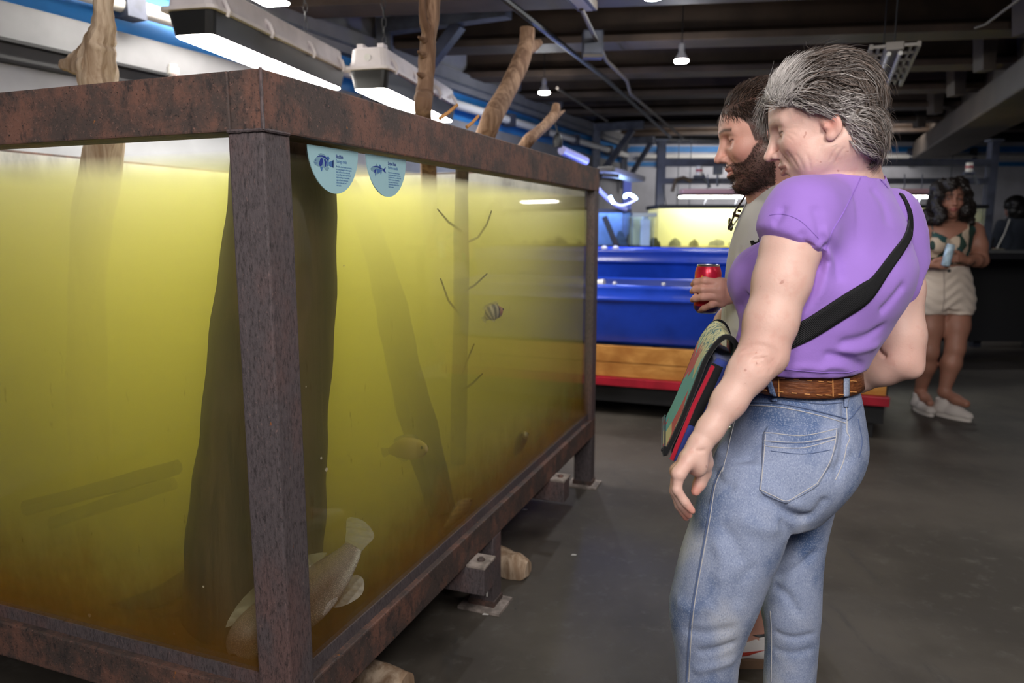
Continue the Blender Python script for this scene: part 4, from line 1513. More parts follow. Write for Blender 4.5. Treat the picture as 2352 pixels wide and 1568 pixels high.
def patch(bv, poly, name, m, parent, off=0.003, step=5, thick=0.002):
    """a piece of cloth laid on a surface: the outline is given as seen in the photo, the piece follows the cloth below"""
    xs, ys = [p[0] for p in poly], [p[1] for p in poly]
    n_ = len(poly)

    def inside(x, y):
        c = False
        j = n_ - 1
        for i in range(n_):
            if (ys[i] > y) != (ys[j] > y) and x < (xs[j] - xs[i]) * (y - ys[i]) / (ys[j] - ys[i]) + xs[i]:
                c = not c
            j = i
        return c
    nxx = max(2, int((max(xs) - min(xs)) / step))
    nyy = max(2, int((max(ys) - min(ys)) / step))
    bm = bmesh.new()
    # grid clipped row by row to the outline
    rows = []
    for jy in range(nyy + 1):
        y = min(ys) + (max(ys) - min(ys)) * (jy + 0.001) / (nyy + 0.002)
        cr = []
        for i in range(n_):
            a, b_ = poly[i], poly[(i + 1) % n_]
            if (a[1] > y) != (b_[1] > y):
                cr.append(a[0] + (y - a[1]) * (b_[0] - a[0]) / (b_[1] - a[1]))
        if len(cr) < 2:
            continue
        x0, x1 = min(cr), max(cr)
        row = []
        for ix in range(nxx + 1):
            h = hit(bv, x0 + (x1 - x0) * ix / nxx, y)
            row.append(None if h is None else (h[0], h[1]))
        rows.append(row)
    vs, fs = [], []
    idx = {}
    for layer in (0, 1):
        for r_, row in enumerate(rows):
            for c_, h in enumerate(row):
                if h is not None:
                    idx[(layer, r_, c_)] = len(vs)
                    vs.append(h[0] + h[1] * (off + (thick if layer == 0 else 0) - 0.0))
    used = {}
    for r_ in range(len(rows) - 1):
        for c_ in range(nxx):
            ks = [(r_, c_), (r_, c_ + 1), (r_ + 1, c_ + 1), (r_ + 1, c_)]
            if all((0,) + k in idx for k in ks):
                a = [idx[(0,) + k] for k in ks]
                b_ = [idx[(1,) + k] for k in ks]
                fs.append(tuple(a[::-1]))
                fs.append(tuple(b_))
                for i in range(4):
                    e = (ks[i], ks[(i + 1) % 4])
                    if (e[1], e[0]) in used:
                        used.pop((e[1], e[0]))
                    else:
                        used[e] = 1
    for (k1, k2) in used:
        fs.append((idx[(0,) + k1], idx[(0,) + k2], idx[(1,) + k2], idx[(1,) + k1]))
    bm.free()
    o = mesh(name, vs, fs, m, parent, True)
    return o


def seam(bv, pts, name, m, parent, r=0.0011, off=0.0006, step=7, k=6, dash=0):
    L = hit_line(bv, spline2(pts, k), step, off)
    if len(L) < 2:
        return None
    return MB().tube(L, r, 5).build(name, m, parent)


# ---- skin, hair and cloth materials
def skin_mat(name, sss=0.12, rough=0.48, spots=0.0, bump=0.25):
    n = N(name)
    at_ = n.new('ShaderNodeVertexColor')
    at_.layer_name = 'Col'
    k = n.mix(n.math('MULTIPLY', n.ramp(n.noise(38, 4, 0.6), 0.5, 0.7), 0.35), at_.outputs[0], n.mix(0.5, at_.outputs[0], (0.55, 0.17, 0.13)))
    if spots > 0:
        k = n.mix(n.math('MULTIPLY', n.ramp(n.noise(95, 1, 0.4), 0.74, 0.79), spots), k, (0.33, 0.09, 0.06))
    n.base(k).set(rough=rough, spec=0.35, sss=sss)
    n.p.inputs['Subsurface Radius'].default_value = (0.012, 0.005, 0.003)
    n.p.inputs['Subsurface Scale'].default_value = 0.5
    n.bump(n.noise(240, 3, 0.6), bump, 0.0015)
    n.bump(n.noise(45, 4, 0.6), bump * 0.8, 0.002)
    n.bump(n.noise(110, 4, 0.65, (1, 1, 0.6)), bump * 0.9, 0.0012)
    return n.m


def hair_mat(name, rough=0.42):
    n = N(name)
    at_ = n.new('ShaderNodeVertexColor')
    at_.layer_name = 'Col'
    n.link(at_.outputs[0], n.p.inputs['Base Color'])
    n.set(rough=rough, spec=0.4)
    return n.m


def cloth_mat(name, c, var=0.12, weave=420, rough=0.85, bump=0.35, sheen=0.15):
    n = N(name)
    k = n.mix(n.ramp(n.noise(5, 4), 0.3, 0.7), tuple(v * (1 - var) for v in c), c)
    n.base(k).set(rough=rough, spec=0.2, sheen=sheen)
    n.bump(n.noise(weave, 2, 0.6), bump, 0.001)
    n.bump(n.noise(13, 4, 0.6), 0.25, 0.006)
    return n.m


m_skin = skin_mat('fair_skin', spots=0.45)
m_skin2 = skin_mat('tanned_skin')
m_hair = hair_mat('hair')
m_purple = cloth_mat('purple_jersey', (0.37, 0.205, 0.66))
m_thread_p = simple('purple_thread', (0.30, 0.16, 0.58), 0.8)
n = N('faded_denim')
big = n.noise(7.5, 4, 0.55, (1, 1, 0.75))
fine = n.noise(330, 3, 0.7)
weave = n.noise(620, 2, 0.6, (1, 1, 0.35))
k = n.mix(n.ramp(big, 0.38, 0.60), (0.080, 0.135, 0.28), (0.30, 0.35, 0.50))
k = n.mix(n.ramp(n.noise(4.2, 3), 0.50, 0.66), k, (0.46, 0.48, 0.55))
k = n.mix(n.math('MULTIPLY', n.ramp(fine, 0.48, 0.64), 0.45), k, (0.50, 0.56, 0.70))
k = n.mix(n.math('MULTIPLY', n.ramp(weave, 0.5, 0.66), 0.35), k, (0.08, 0.13, 0.27))
n.base(k).set(rough=0.85, spec=0.2, sheen=0.1)
n.bump(weave, 0.45, 0.0015)
n.bump(n.noise(18, 4, 0.6), 0.3, 0.006)
m_denim = n.m
m_thread = simple('pale_thread', (0.55, 0.53, 0.52), 0.8)
m_thread_d = simple('dark_thread', (0.10, 0.14, 0.26), 0.8)
n = N('brown_leather')
k = n.mix(n.ramp(n.noise(60, 4, 0.6, (1, 1, 6)), 0.35, 0.7), (0.11, 0.032, 0.012), (0.25, 0.085, 0.03))
n.base(k).set(rough=0.38, spec=0.5)
n.bump(n.noise(90, 3, 0.6, (1, 1, 5)), 0.5, 0.002)
m_leather = n.m
m_tan_lace = simple('tan_lace', (0.62, 0.28, 0.09), 0.55)
n = N('black_webbing')
wv = n.new('ShaderNodeTexWave', wave_type='BANDS', bands_direction='DIAGONAL')
wv.inputs['Scale'].default_value = 210
n.link(n.co(), wv.inputs['Vector'])
n.base(n.mix(n.ramp(wv.outputs['Fac'], 0.3, 0.8), (0.004, 0.004, 0.005), (0.022, 0.022, 0.024))).set(rough=0.7, spec=0.3)
n.bump(wv.outputs['Fac'], 0.6, 0.0015)
m_web = n.m


# ---- heads
def head_frame(ear, fwd, pitch, s=1.0, ear_local=(-0.015, 0.072, -0.01), roll=0.0):
    """matrix from head space (x to the face, y to its left, z up; metres) to the hall, placed by the left ear"""
    f = Vector((fwd[0], fwd[1], 0)).normalized()
    l = Vector((0, 0, 1)).cross(f)
    M = Matrix((f, l, Vector((0, 0, 1)))).transposed()
    M = M @ Matrix.Rotation(pitch, 3, 'Y') @ Matrix.Rotation(roll, 3, 'X')
    M4 = (M * s).to_4x4()
    M4.translation = Vector(ear) - (M * s) @ Vector(ear_local)
    return M4


def head_sdf(F_, M, s, nose=1.0, jaw=1.0, mouth_open=0.0, ears=True, lids=0.55):
    def P(*p):
        return np.array(M @ Vector(p))

    def E(c, r, k=0.01, mode='u', rot=None):
        A = M.to_3x3()
        if rot is not None:
            A = A @ rot
        F_.ell(P(*c), np.array(r) * s, np.array(A), k * s, mode)

    def Cn(a, b_, ra, rb, k=0.008, mode='u', flat=None):
        fl_v = None if flat is None else (np.array(M.to_3x3() @ Vector(flat[0])), flat[1])
        F_.cone(P(*a), P(*b_), ra * s, rb * s, k * s, mode, fl_v)

    E((-0.014, 0, 0.040), (0.097, 0.0735, 0.086), 0.01)
    E((0.022, 0, 0.035), (0.070, 0.063, 0.075), 0.03)
    E((0.028, 0, -0.035), (0.060, 0.056, 0.070), 0.03)
    for y in (1, -1):
        Cn((0.000, y * 0.050, -0.050), (0.062, y * 0.016, -0.096 * jaw), 0.017, 0.016, 0.025)
        E((0.052, y * 0.044, -0.020), (0.028, 0.020, 0.024), 0.02)
        Cn((0.086, y * 0.010, 0.032), (0.064, y * 0.047, 0.029), 0.0075, 0.007, 0.014)
    E((0.070, 0, -0.058), (0.024, 0.030, 0.030), 0.02)
    E((0.073, 0, -0.097 * jaw), (0.017, 0.019, 0.016), 0.018)
    for y in (1, -1):
        E((0.090, y * 0.031, 0.011), (0.018, 0.019, 0.012), 0.014, 's')
        E((0.0655, y * 0.032, 0.0115), (0.0155, 0.0165, 0.0150), 0.005)
        Cn((0.0765, y * 0.020, 0.0175), (0.069, y * 0.046, 0.0150), 0.0030, 0.0028, 0.004)
        Cn((0.0795, y * 0.022, 0.0095 - 0.004 * (1 - lids)), (0.0715, y * 0.045, 0.0085), 0.0022 + 0.0014 * lids, 0.0016 + 0.0006 * lids, 0.002, 's')
    # nose
    Cn((0.087, 0, 0.020), (0.089 + 0.018 * nose, 0, -0.020), 0.0075, 0.0095, 0.012)
    E((0.090 + 0.020 * nose, 0, -0.0265), (0.0125, 0.0105, 0.0095), 0.008)
    for y in (1, -1):
        E((0.096, y * 0.0115, -0.0300), (0.0125, 0.0075, 0.0080), 0.006)
        E((0.1025, y * 0.0065, -0.0375), (0.0060, 0.0030, 0.0045), 0.003, 's')
        Cn((0.090, y * 0.018, -0.030), (0.077, y * 0.034, -0.056), 0.0018, 0.0018, 0.010, 's')
    # lips
    mo = mouth_open * 0.008
    for y in (1, -1):
        Cn((0.0945, y * 0.004, -0.0530), (0.0775, y * 0.026, -0.0600 - mo * 0.3), 0.0056, 0.0026, 0.005)
        Cn((0.0925, y * 0.003, -0.0685 - mo), (0.0770, y * 0.024, -0.0625 - mo * 0.5), 0.0066, 0.0028, 0.005)
        Cn((0.1020, y * 0.002, -0.0603 - mo * 0.4), (0.0815, y * 0.026, -0.0605 - mo * 0.4), 0.0007 + mo * 0.45, 0.0005, 0.0025, 's')
    Cn((0.0875, -0.012, -0.0800 - mo), (0.0875, 0.012, -0.0800 - mo), 0.004, 0.004, 0.012, 's')
    if ears:
        for y in (1, -1):
            rz = Matrix.Rotation(y * R(-18), 3, 'Z') @ Matrix.Rotation(R(14), 3, 'Y')
            E((-0.016, y * 0.0755, -0.006), (0.0185, 0.0070, 0.0315), 0.006, rot=rz)
            E((-0.010, y * 0.0755, -0.033), (0.0105, 0.0065, 0.0100), 0.005)
            E((-0.0135, y * 0.0845, -0.002), (0.0110, 0.0070, 0.0210), 0.004, 's', rot=rz)
            E((-0.0045, y * 0.0770, -0.012), (0.0045, 0.0040, 0.0060), 0.003)
            Cn((-0.020, y * 0.0795, 0.010), (-0.021, y * 0.0795, -0.012), 0.0024, 0.0022, 0.004)


def head_local(M, v):
    Mi = np.array(M.inverted())
    return v @ Mi[:3, :3].T + Mi[:3, 3]


def gs(d2, w):
    return np.exp(-d2 / (w * w))


def face_colors(M, v, base, lip, cheek, brow=None, beard=None, scalp=None, ear=(0.60, 0.24, 0.19), browz=0.036):
    q = head_local(M, v)
    x, y, z = q.T
    ay_ = np.abs(y)
    c = np.tile(np.array(base, float), (len(v), 1))

    def blend(c, w, col):
        w = np.clip(w, 0, 1)[:, None]
        return c * (1 - w) + np.array(col) * w
    near = (np.abs(x) < 0.14) & (ay_ < 0.1) & (np.abs(z) < 0.16)
    c = blend(c, near * (0.75 * gs((x - 0.06) ** 2 + (ay_ - 0.045) ** 2 + (z + 0.022) ** 2, 0.026) + 0.6 * gs((x - 0.108) ** 2 + y ** 2 + (z + 0.026) ** 2, 0.015)), cheek)
    c = blend(c, near * gs((x + 0.016) ** 2 * 0.5 + (ay_ - 0.081) ** 2 * 3 + (z + 0.006) ** 2 * 0.35, 0.016) * 0.9, ear)
    lz = -0.0605
    c = blend(c, near * (x > 0.074) * np.clip(1.5 - np.abs((z - lz) / (0.0098 - 0.26 * np.maximum(ay_ - 0.006, 0) + 1e-4)), 0, 1) * (ay_ < 0.028) * 1.5, lip)
    c = blend(c, near * (x > 0.06) * gs(((z - lz) / 0.0018) ** 2 * 1e-0, 1.0) * (ay_ < 0.027) * 0.6, tuple(v_ * 0.35 for v_ in lip))
    c = blend(c, near * gs((x - 0.08) ** 2 + (ay_ - 0.033) ** 2 * 0.6 + (z - 0.012) ** 2, 0.013) * 0.35, tuple(v_ * 0.6 for v_ in cheek))
    c = blend(c, near * (x > 0.05) * gs(((z - 0.0102) / 0.0022) ** 2, 1.0) * (ay_ > 0.018) * (ay_ < 0.047) * (x > 0.066) * 0.75, (0.05, 0.025, 0.02))
    if brow:
        bz = browz + 0.10 * np.clip(ay_ - 0.012, 0, 0.02) - 0.25 * np.clip(ay_ - 0.034, 0, 0.03)
        c = blend(c, near * (x > 0.05) * gs(((z - bz) / 0.0045) ** 2, 1.0) * (ay_ > 0.010) * (ay_ < 0.054) * brow[1], brow[0])
    if beard:
        zl = np.interp(x, [-0.02, 0.0, 0.02, 0.032, 0.045, 0.06, 0.09, 0.12], [0.02, 0.0, -0.010, -0.016, -0.034, -0.046, -0.043, -0.043])
        w = near * np.clip((zl - z) / 0.006, 0, 1) * (x > -0.008) * np.clip((z + 0.125) / 0.006, 0, 1)
        lipz = (ay_ < 0.025) * (x > 0.07) * (np.abs(z - lz) < 0.0105)
        c = blend(c, w * (1 - lipz) * beard[1], beard[0])
    if scalp:
        zs_ = scalp[2](x, ay_)
        c = blend(c, (np.abs(x) < 0.15) * (ay_ < 0.1) * (z < 0.2) * (z > -0.14) * np.clip((z - zs_) / 0.006, 0, 1) * scalp[1], scalp[0])
    return c


def strands(name, roots, dirs, lens, surf, cols, m, parent, wid, nseg=7, grav=0.0, wave=0.0, wfreq=60.0, lift=None, seed=0, curl=0.0):
    """hair: tapered three-sided tubes. surf(p) -> (distance, outward normal) of the head under the hair"""
    r_ = np.random.default_rng(seed)
    n_ = len(roots)
    P = np.zeros((n_, nseg + 1, 3))
    P[:, 0] = roots
    d = dirs / (np.linalg.norm(dirs, axis=1)[:, None] + 1e-9)
    ph = r_.random(n_) * 6.28
    for i in range(nseg):
        p = P[:, i]
        step = (lens / nseg)[:, None]
        dist, nn = surf(p)
        want = (lift[:, None] if lift is not None else np.full((n_, 1), 0.004)) * (0.35 + 0.65 * (i + 1) / nseg)
        dd = d - nn * np.sum(d * nn, 1)[:, None]
        dd = dd + nn * np.clip((want[:, 0] - dist) / np.maximum(lens / nseg, 1e-4), -0.8, 1.2)[:, None]
        dd[:, 2] -= grav * (i / nseg)
        if wave > 0:
            side = np.cross(nn, dd)
            w_ = wave * np.sin(wfreq * (P[:, 0, 0] * 0.9 + P[:, 0, 1] * 0.7 + P[:, 0, 2] * 1.1) + i * (1.2 + curl) + ph * 0.25)
            dd = dd + side * w_[:, None]
        dd /= np.linalg.norm(dd, axis=1)[:, None] + 1e-9
        P[:, i + 1] = p + dd * step
        d = d * 0.35 + dd * 0.65
    V = np.zeros((n_, nseg + 1, 3, 3))
    for i in range(nseg + 1):
        t = P[:, min(i + 1, nseg)] - P[:, max(i - 1, 0)]
        t /= np.linalg.norm(t, axis=1)[:, None] + 1e-9
        a = np.cross(t, np.array([0.3, 0.5, 0.81]))
        a /= np.linalg.norm(a, axis=1)[:, None] + 1e-9
        b_ = np.cross(t, a)
        w_ = (wid * (1.0 - 0.85 * (i / nseg) ** 1.5))[:, None]
        for k_ in range(3):
            an = 2 * PI * k_ / 3
            V[:, i, k_] = P[:, i] + (a * math.cos(an) + b_ * math.sin(an)) * w_
    base = np.arange(n_)[:, None] * (3 * (nseg + 1))
    fs = []
    for i in range(nseg):
        for k_ in range(3):
            k2 = (k_ + 1) % 3
            fs.append(base + np.array([[i * 3 + k_, i * 3 + k2, (i + 1) * 3 + k2, (i + 1) * 3 + k_]]))
    F2 = np.stack(fs, 1).reshape(-1, 4)
    return np_mesh(name, V.reshape(-1, 3), F2, m, parent, np.repeat(cols, 3 * (nseg + 1), 0))


def ell_surf(c, r, M):
    """distance and normal of an ellipsoid given in head space"""
    c, r = np.array(c), np.array(r)
    A = np.array(M)[:3, :3]
    s_ = np.linalg.norm(A[:, 0])
    Rm = A / s_

    def fn(p):
        q = (head_local(M, p) - c)
        g = q / r
        k0 = np.linalg.norm(g, axis=1) + 1e-9
        g2 = q / r ** 2
        k1 = np.linalg.norm(g2, axis=1) + 1e-9
        return k0 * (k0 - 1) / k1 * s_, (g2 / k1[:, None]) @ Rm.T
    return fn


def join_surf(a, b_):
    """the nearer of two such surfaces"""
    def fn(p):
        d1, n1 = a(p)
        d2, n2 = b_(p)
        k_ = d1 < d2
        return np.where(k_, d1, d2), np.where(k_[:, None], n1, n2)
    return fn


def finger_tip_color(c, v, tips, col, w=0.012):
    for t in tips:
        k_ = np.clip(gs(((v - np.array(t)) ** 2).sum(1), w), 0, 1)[:, None] * 0.7
        c = c * (1 - k_) + np.array(col) * k_
    return c

# ================================================================== WOMAN IN PURPLE
def rows_px(rows):
    out = []
    for r_ in rows:
        y, xl, xr, Yc = r_[:4]
        a, b_ = at(xl, y, Yc), at(xr, y, Yc)
        out.append((a.z, (a.x + b_.x) / 2, Yc, (b_.x - a.x) / 2) + tuple(r_[4:]))
    return out


ROT = R(48)
torso_rows = rows_px([(384, 1893, 2008, 1.47, 0.85), (400, 1852, 2036, 1.465, 0.70), (430, 1812, 2058, 1.46, 0.60), (465, 1790, 2076, 1.455, 0.62), (510, 1776, 2090, 1.45, 0.68),
                      (560, 1756, 2096, 1.45, 0.76), (615, 1716, 2098, 1.45, 0.86), (655, 1700, 2092, 1.45, 0.86), (700, 1699, 2076, 1.45, 0.80), (745, 1694, 2052, 1.45, 0.76),
                      (790, 1682, 2022, 1.45, 0.78), (830, 1678, 1996, 1.45, 0.80), (868, 1682, 1984, 1.45, 0.80), (905, 1690, 1980, 1.45, 0.80)])
pelvis_rows = rows_px([(840, 1712, 1968, 1.45, 0.80), (880, 1716, 1972, 1.45, 0.80), (905, 1712, 1978, 1.45, 0.80), (945, 1698, 1983, 1.45, 0.84), (990, 1676, 1986, 1.45, 0.88), (1035, 1652, 1982, 1.45, 0.92),
                       (1080, 1632, 1964, 1.45, 0.92), (1125, 1616, 1930, 1.45, 0.88), (1170, 1606, 1900, 1.45, 0.80)])
near_leg = rows_px([(1040, 1650, 1850, 1.40), (1130, 1610, 1836, 1.385), (1200, 1588, 1812, 1.38), (1270, 1565, 1789, 1.38), (1330, 1550, 1763, 1.38), (1400, 1537, 1736, 1.38), (1440, 1541, 1719, 1.38),
                    (1500, 1551, 1700, 1.38), (1568, 1555, 1692, 1.38), (1720, 1560, 1690, 1.38), (1880, 1556, 1696, 1.38)])
far_leg = rows_px([(1040, 1800, 1970, 1.50), (1130, 1778, 1926, 1.51), (1200, 1775, 1906, 1.52), (1265, 1768, 1893, 1.52), (1330, 1756, 1887, 1.52), (1400, 1749, 1884, 1.52), (1450, 1757, 1880, 1.52),
                   (1568, 1755, 1871, 1.52), (1700, 1757, 1868, 1.52), (1810, 1752, 1872, 1.52)])

woman = empty('person', (at(1740, 1568, 1.45).x, 1.45, 0), 'person with short silver grey hair in a purple T-shirt and faded jeans', 'person')

EAR = at(1908, 284, 1.352)
HS = 0.905
MH = head_frame(EAR, (-0.92, 0.39), R(17.5), HS)


def H(x, y, z):
    return MH @ Vector((x, y, z))


sh_n, el_n, wr_n = at(1840, 484, 1.325), at(1752, 806, 1.270), at(1609, 1018, 1.225)
sh_f, el_f, wr_f = at(2050, 505, 1.575), at(2070, 822, 1.515), at(1945, 884, 1.60)

Fw = Field(axis(0.20, 0.95, 0.0055, ((0.465, 0.735, 0.0019), (0.245, 0.37, 0.0026))),
           axis(1.08, 1.82, 0.0055, ((1.315, 1.545, 0.0021), (1.17, 1.315, 0.0030))),
           axis(0.0, 1.68, 0.0055, ((1.36, 1.64, 0.0019), (0.86, 1.04, 0.0026))))
Fw.loft(torso_rows[:-2] + rows_px([(868, 1716, 1970, 1.45, 0.78), (900, 1722, 1972, 1.45, 0.78)]), ROT, 0.02, inset=0.018)
Fw.loft(pelvis_rows, ROT, 0.02, inset=0.016)
Fw.loft(near_leg, ROT, 0.02, inset=0.018, ratio=0.95)
Fw.loft(far_leg, ROT, 0.02, inset=0.018, ratio=0.95)
nb = at(1950, 432, 1.475)
Fw.cone(H(-0.035, 0, -0.045), nb, 0.054, 0.060, 0.025)
Fw.cone(H(0.02, 0.0, -0.085), at(1900, 440, 1.43), 0.036, 0.045, 0.03)
for y in (1, -1):
    Fw.cone(H(-0.030, y * 0.045, -0.04), at(1925, 415, 1.43 + 0.03 * (1 - y)), 0.012, 0.016, 0.02)
head_sdf(Fw, MH, HS, nose=1.08, jaw=1.02, lids=0.9)
# loose cheek and jowl
Fw.ell(np.array(H(0.035, 0.043, -0.060)), (0.026, 0.020, 0.022), np.array(MH.to_3x3()), 0.022)
# arms
mid = sh_n.lerp(el_n, 0.5)
Fw.chain([sh_n, sh_n.lerp(el_n, 0.28), mid, sh_n.lerp(el_n, 0.8), el_n], [0.050, 0.0485, 0.0470, 0.0430, 0.0395], 0.02)
Fw.chain([el_n, el_n.lerp(wr_n, 0.22), el_n.lerp(wr_n, 0.55), el_n.lerp(wr_n, 0.85), wr_n], [0.0380, 0.0350, 0.0280, 0.0212, 0.0195], 0.015)
Fw.ell(at(1775, 822, 1.262), (0.022, 0.022, 0.026), None, 0.02)
Fw.chain([sh_f, sh_f.lerp(el_f, 0.5), sh_f.lerp(el_f, 0.85), el_f], [0.052, 0.050, 0.047, 0.041], 0.02)
Fw.chain([el_f, el_f.lerp(wr_f, 0.3), el_f.lerp(wr_f, 0.75), wr_f], [0.041, 0.039, 0.028, 0.024], 0.015)
Fw.ell(at(2098, 848, 1.50), (0.014, 0.018, 0.016), None, 0.02)
# near hand: wrist to knuckles, four fingers, thumb
TIPS = []


def hand(F_, wrist, mcps, fingers, thumb, palm_r=0.0120, wr=0.019):
    for i, m_ in enumerate(mcps):
        F_.cone(wrist, m_, wr * 0.8, palm_r, 0.010)
    for i in range(len(mcps) - 1):
        F_.cone(mcps[i], mcps[i + 1], palm_r, palm_r, 0.006)
        F_.cone(Vector(wrist).lerp(Vector(mcps[i]), 0.55), Vector(wrist).lerp(Vector(mcps[i + 1]), 0.55), palm_r * 1.15, palm_r * 1.15, 0.006)
    for pts, rr in fingers:
        P2_, R2_ = [Vector(pts[0])], [rr[0]]
        for a_, b_, ra_, rb_ in zip(pts[:-1], pts[1:], rr[:-1], rr[1:]):
            P2_ += [Vector(a_).lerp(Vector(b_), 0.5), Vector(b_)]
            R2_ += [0.47 * (ra_ + rb_), rb_ * (1.05 if b_ is not pts[-1] else 1.0)]
        F_.chain(P2_, R2_, 0.0035)
        TIPS.append(pts[-1])
    pts, rr = thumb
    F_.chain(pts, rr, 0.006)
    TIPS.append(pts[-1])


mc = [at(1559, 1088, 1.195), at(1557, 1083, 1.217), at(1556, 1081, 1.239), at(1559, 1081, 1.260)]
fg = []
for i, (pip, dip, tip, Y, rr) in enumerate((((1555, 1125), (1573, 1152), (1590, 1173), 1.190, 0.0076), ((1551, 1127), (1566, 1159), (1582, 1183), 1.213, 0.0083),
                                            ((1550, 1127), (1561, 1160), (1576, 1187), 1.236, 0.0086), ((1553, 1124), (1562, 1154), (1574, 1178), 1.258, 0.0084))):
    fg.append(([mc[i], at(*pip, Y), at(*dip, Y - 0.002), at(*tip, Y - 0.003)], [rr * 1.22, rr * 1.08, rr * 0.98, rr * 0.82]))
th = ([wr_n.lerp(at(1614, 1048, 1.262), 0.6), at(1616, 1062, 1.262), at(1617, 1086, 1.268), at(1607, 1110, 1.264), at(1598, 1128, 1.258)], [0.017, 0.0165, 0.0125, 0.0112, 0.0088])
hand(Fw, wr_n, mc, fg, th)
Fw.ell(at(1604, 1062, 1.222), (0.017, 0.022, 0.026), None, 0.014)
# far hand resting on the hip, behind the body
hx = Vector(wr_f)
dirh = Vector((-0.75, 0.55, -0.35)).normalized()
upv = Vector((0.15, 0.35, 0.9)).normalized()
mc2 = [hx + dirh * 0.075 + upv * (0.033 - 0.022 * i) for i in range(4)]
fg2 = [([m_, m_ + dirh * 0.035 + Vector((-0.004, -0.012, 0)), m_ + dirh * 0.05 + Vector((-0.004, -0.034, 0)), m_ + dirh * 0.055 + Vector((0, -0.052, -0.004))], [0.0105, 0.0092, 0.0082, 0.0068]) for m_ in mc2]
hand(Fw, hx, mc2, fg2, ([hx, hx + dirh * 0.03 + upv * 0.035, hx + dirh * 0.06 + upv * 0.062, hx + dirh * 0.085 + upv * 0.07], [0.016, 0.0135, 0.0115, 0.009]))
# feet
toe = Vector((-0.80, 0.60, 0))
for leg in (near_leg, far_leg):
    z, cx_, cy_, hw = leg[-1][:4]
    a = Vector((cx_, cy_, 0.07))
    Fw.chain([a, a + toe * 0.06 + Vector((0, 0, -0.02)), a + toe * 0.16 + Vector((0, 0, -0.038))], [0.042, 0.038, 0.028], 0.02)
    Fw.cone(a, a - toe * 0.035 + Vector((0, 0, -0.03)), 0.04, 0.036, 0.02)
v, f = Fw.nets()
v, f = keep_main(v, f)
v = relax(v, f, 1, 0.4)


def hairline_w(x, ay_):
    return np.interp(x, [-0.2, -0.075, -0.060, -0.040, -0.030, -0.018, 0.002, 0.025, 0.045, 0.062, 0.075, 0.2], [-0.10, -0.098, -0.078, -0.045, 0.006, 0.026, 0.027, 0.037, 0.047, 0.062, 0.080, 0.080])


col = face_colors(MH, v, (0.74, 0.48, 0.40), (0.46, 0.20, 0.18), (0.66, 0.31, 0.25), brow=((0.28, 0.19, 0.14), 0.35), scalp=((0.34, 0.27, 0.24), 0.9, lambda x, a: hairline_w(x, a) + 0.006))
col = finger_tip_color(col, v, TIPS[:5], (0.62, 0.20, 0.15), 0.016)
for P_, w_ in ((el_n, 0.045), (el_f, 0.05), (mc[1], 0.03)):
    k_ = (gs(((v - np.array(P_)) ** 2).sum(1), w_) * 0.45)[:, None]
    col = col * (1 - k_) + np.array((0.62, 0.27, 0.21)) * k_
# elbow creases, wrist and neck lines
nr = vnormals(v, f)
bv = bvh_near(v, f, 1590, 230, 2125, 1080)
for pts, wd, am in ((((1690, 800), (1730, 793), (1770, 800), (1792, 818)), 0.004, -0.00297), (((1700, 812), (1740, 806), (1775, 815), (1788, 830)), 0.0035, -0.00338),
                    (((1725, 828), (1755, 822), (1782, 832)), 0.0035, -0.00405), (((1735, 840), (1760, 836), (1780, 842)), 0.0035, -0.00405), (((1742, 851), (1762, 849), (1775, 851)), 0.003, -0.00270),
                    (((1597, 1034), (1610, 1036), (1620, 1032)), 0.003, -0.00243), (((1905, 372), (1915, 350), (1928, 335)), 0.003, -0.00100), (((1918, 376), (1930, 352), (1942, 338)), 0.003, -0.00110),
                    (((1805, 345), (1818, 362), (1834, 388)), 0.0035, -0.00110), (((1826, 352), (1838, 370), (1846, 392)), 0.0035, -0.00090), (((1852, 352), (1858, 372), (1862, 392)), 0.003, -0.00080),
                    (((1803, 303), (1818, 306), (1832, 314)), 0.002, -0.00045), (((1805, 297), (1820, 294), (1834, 294)), 0.002, -0.00045), (((1800, 308), (1812, 316), (1824, 327)), 0.002, -0.00045),
                    (((2018, 800), (2024, 812), (2036, 820)), 0.005, -0.005), (((1890, 330), (1880, 352), (1872, 375)), 0.0035, -0.00070)):
    v = stroke(v, f, nr, bv, pts, wd, am)
np_mesh('body', v, f, m_skin, woman, col)
# eyes
m_eye = N('eye')
q_ = m_eye.new('ShaderNodeVertexColor')
q_.layer_name = 'Col'
m_eye.base(q_.outputs[0]).set(rough=0.12)
m_eye = m_eye.m


def eye(M, parent, y, s, look=(1, 0, 0), iris=(0.06, 0.10, 0.08), c=(0.0652, 0.032, 0.0108)):
    bm = bmesh.new()
    bmesh.ops.create_uvsphere(bm, u_segments=24, v_segments=16, radius=0.0146 * s)
    lk = Vector(look).normalized()
    cc, vs, fs = [], [], []
    for v_ in bm.verts:
        a = v_.co.normalized().dot(lk)
        cc.append((0.005, 0.005, 0.005) if a > 0.97 else iris if a > 0.90 else (0.62, 0.56, 0.52))
        vs.append(M @ (Vector((c[0], y * c[1], c[2])) + v_.co / s))
    for f_ in bm.faces:
        fs.append([v_.index for v_ in f_.verts])
    bm.free()
    mesh('eye', vs, fs, m_eye, parent, True, np.array(cc))


for y in (1, -1):
    eye(MH, woman, y, HS, (1, 0, -0.35))

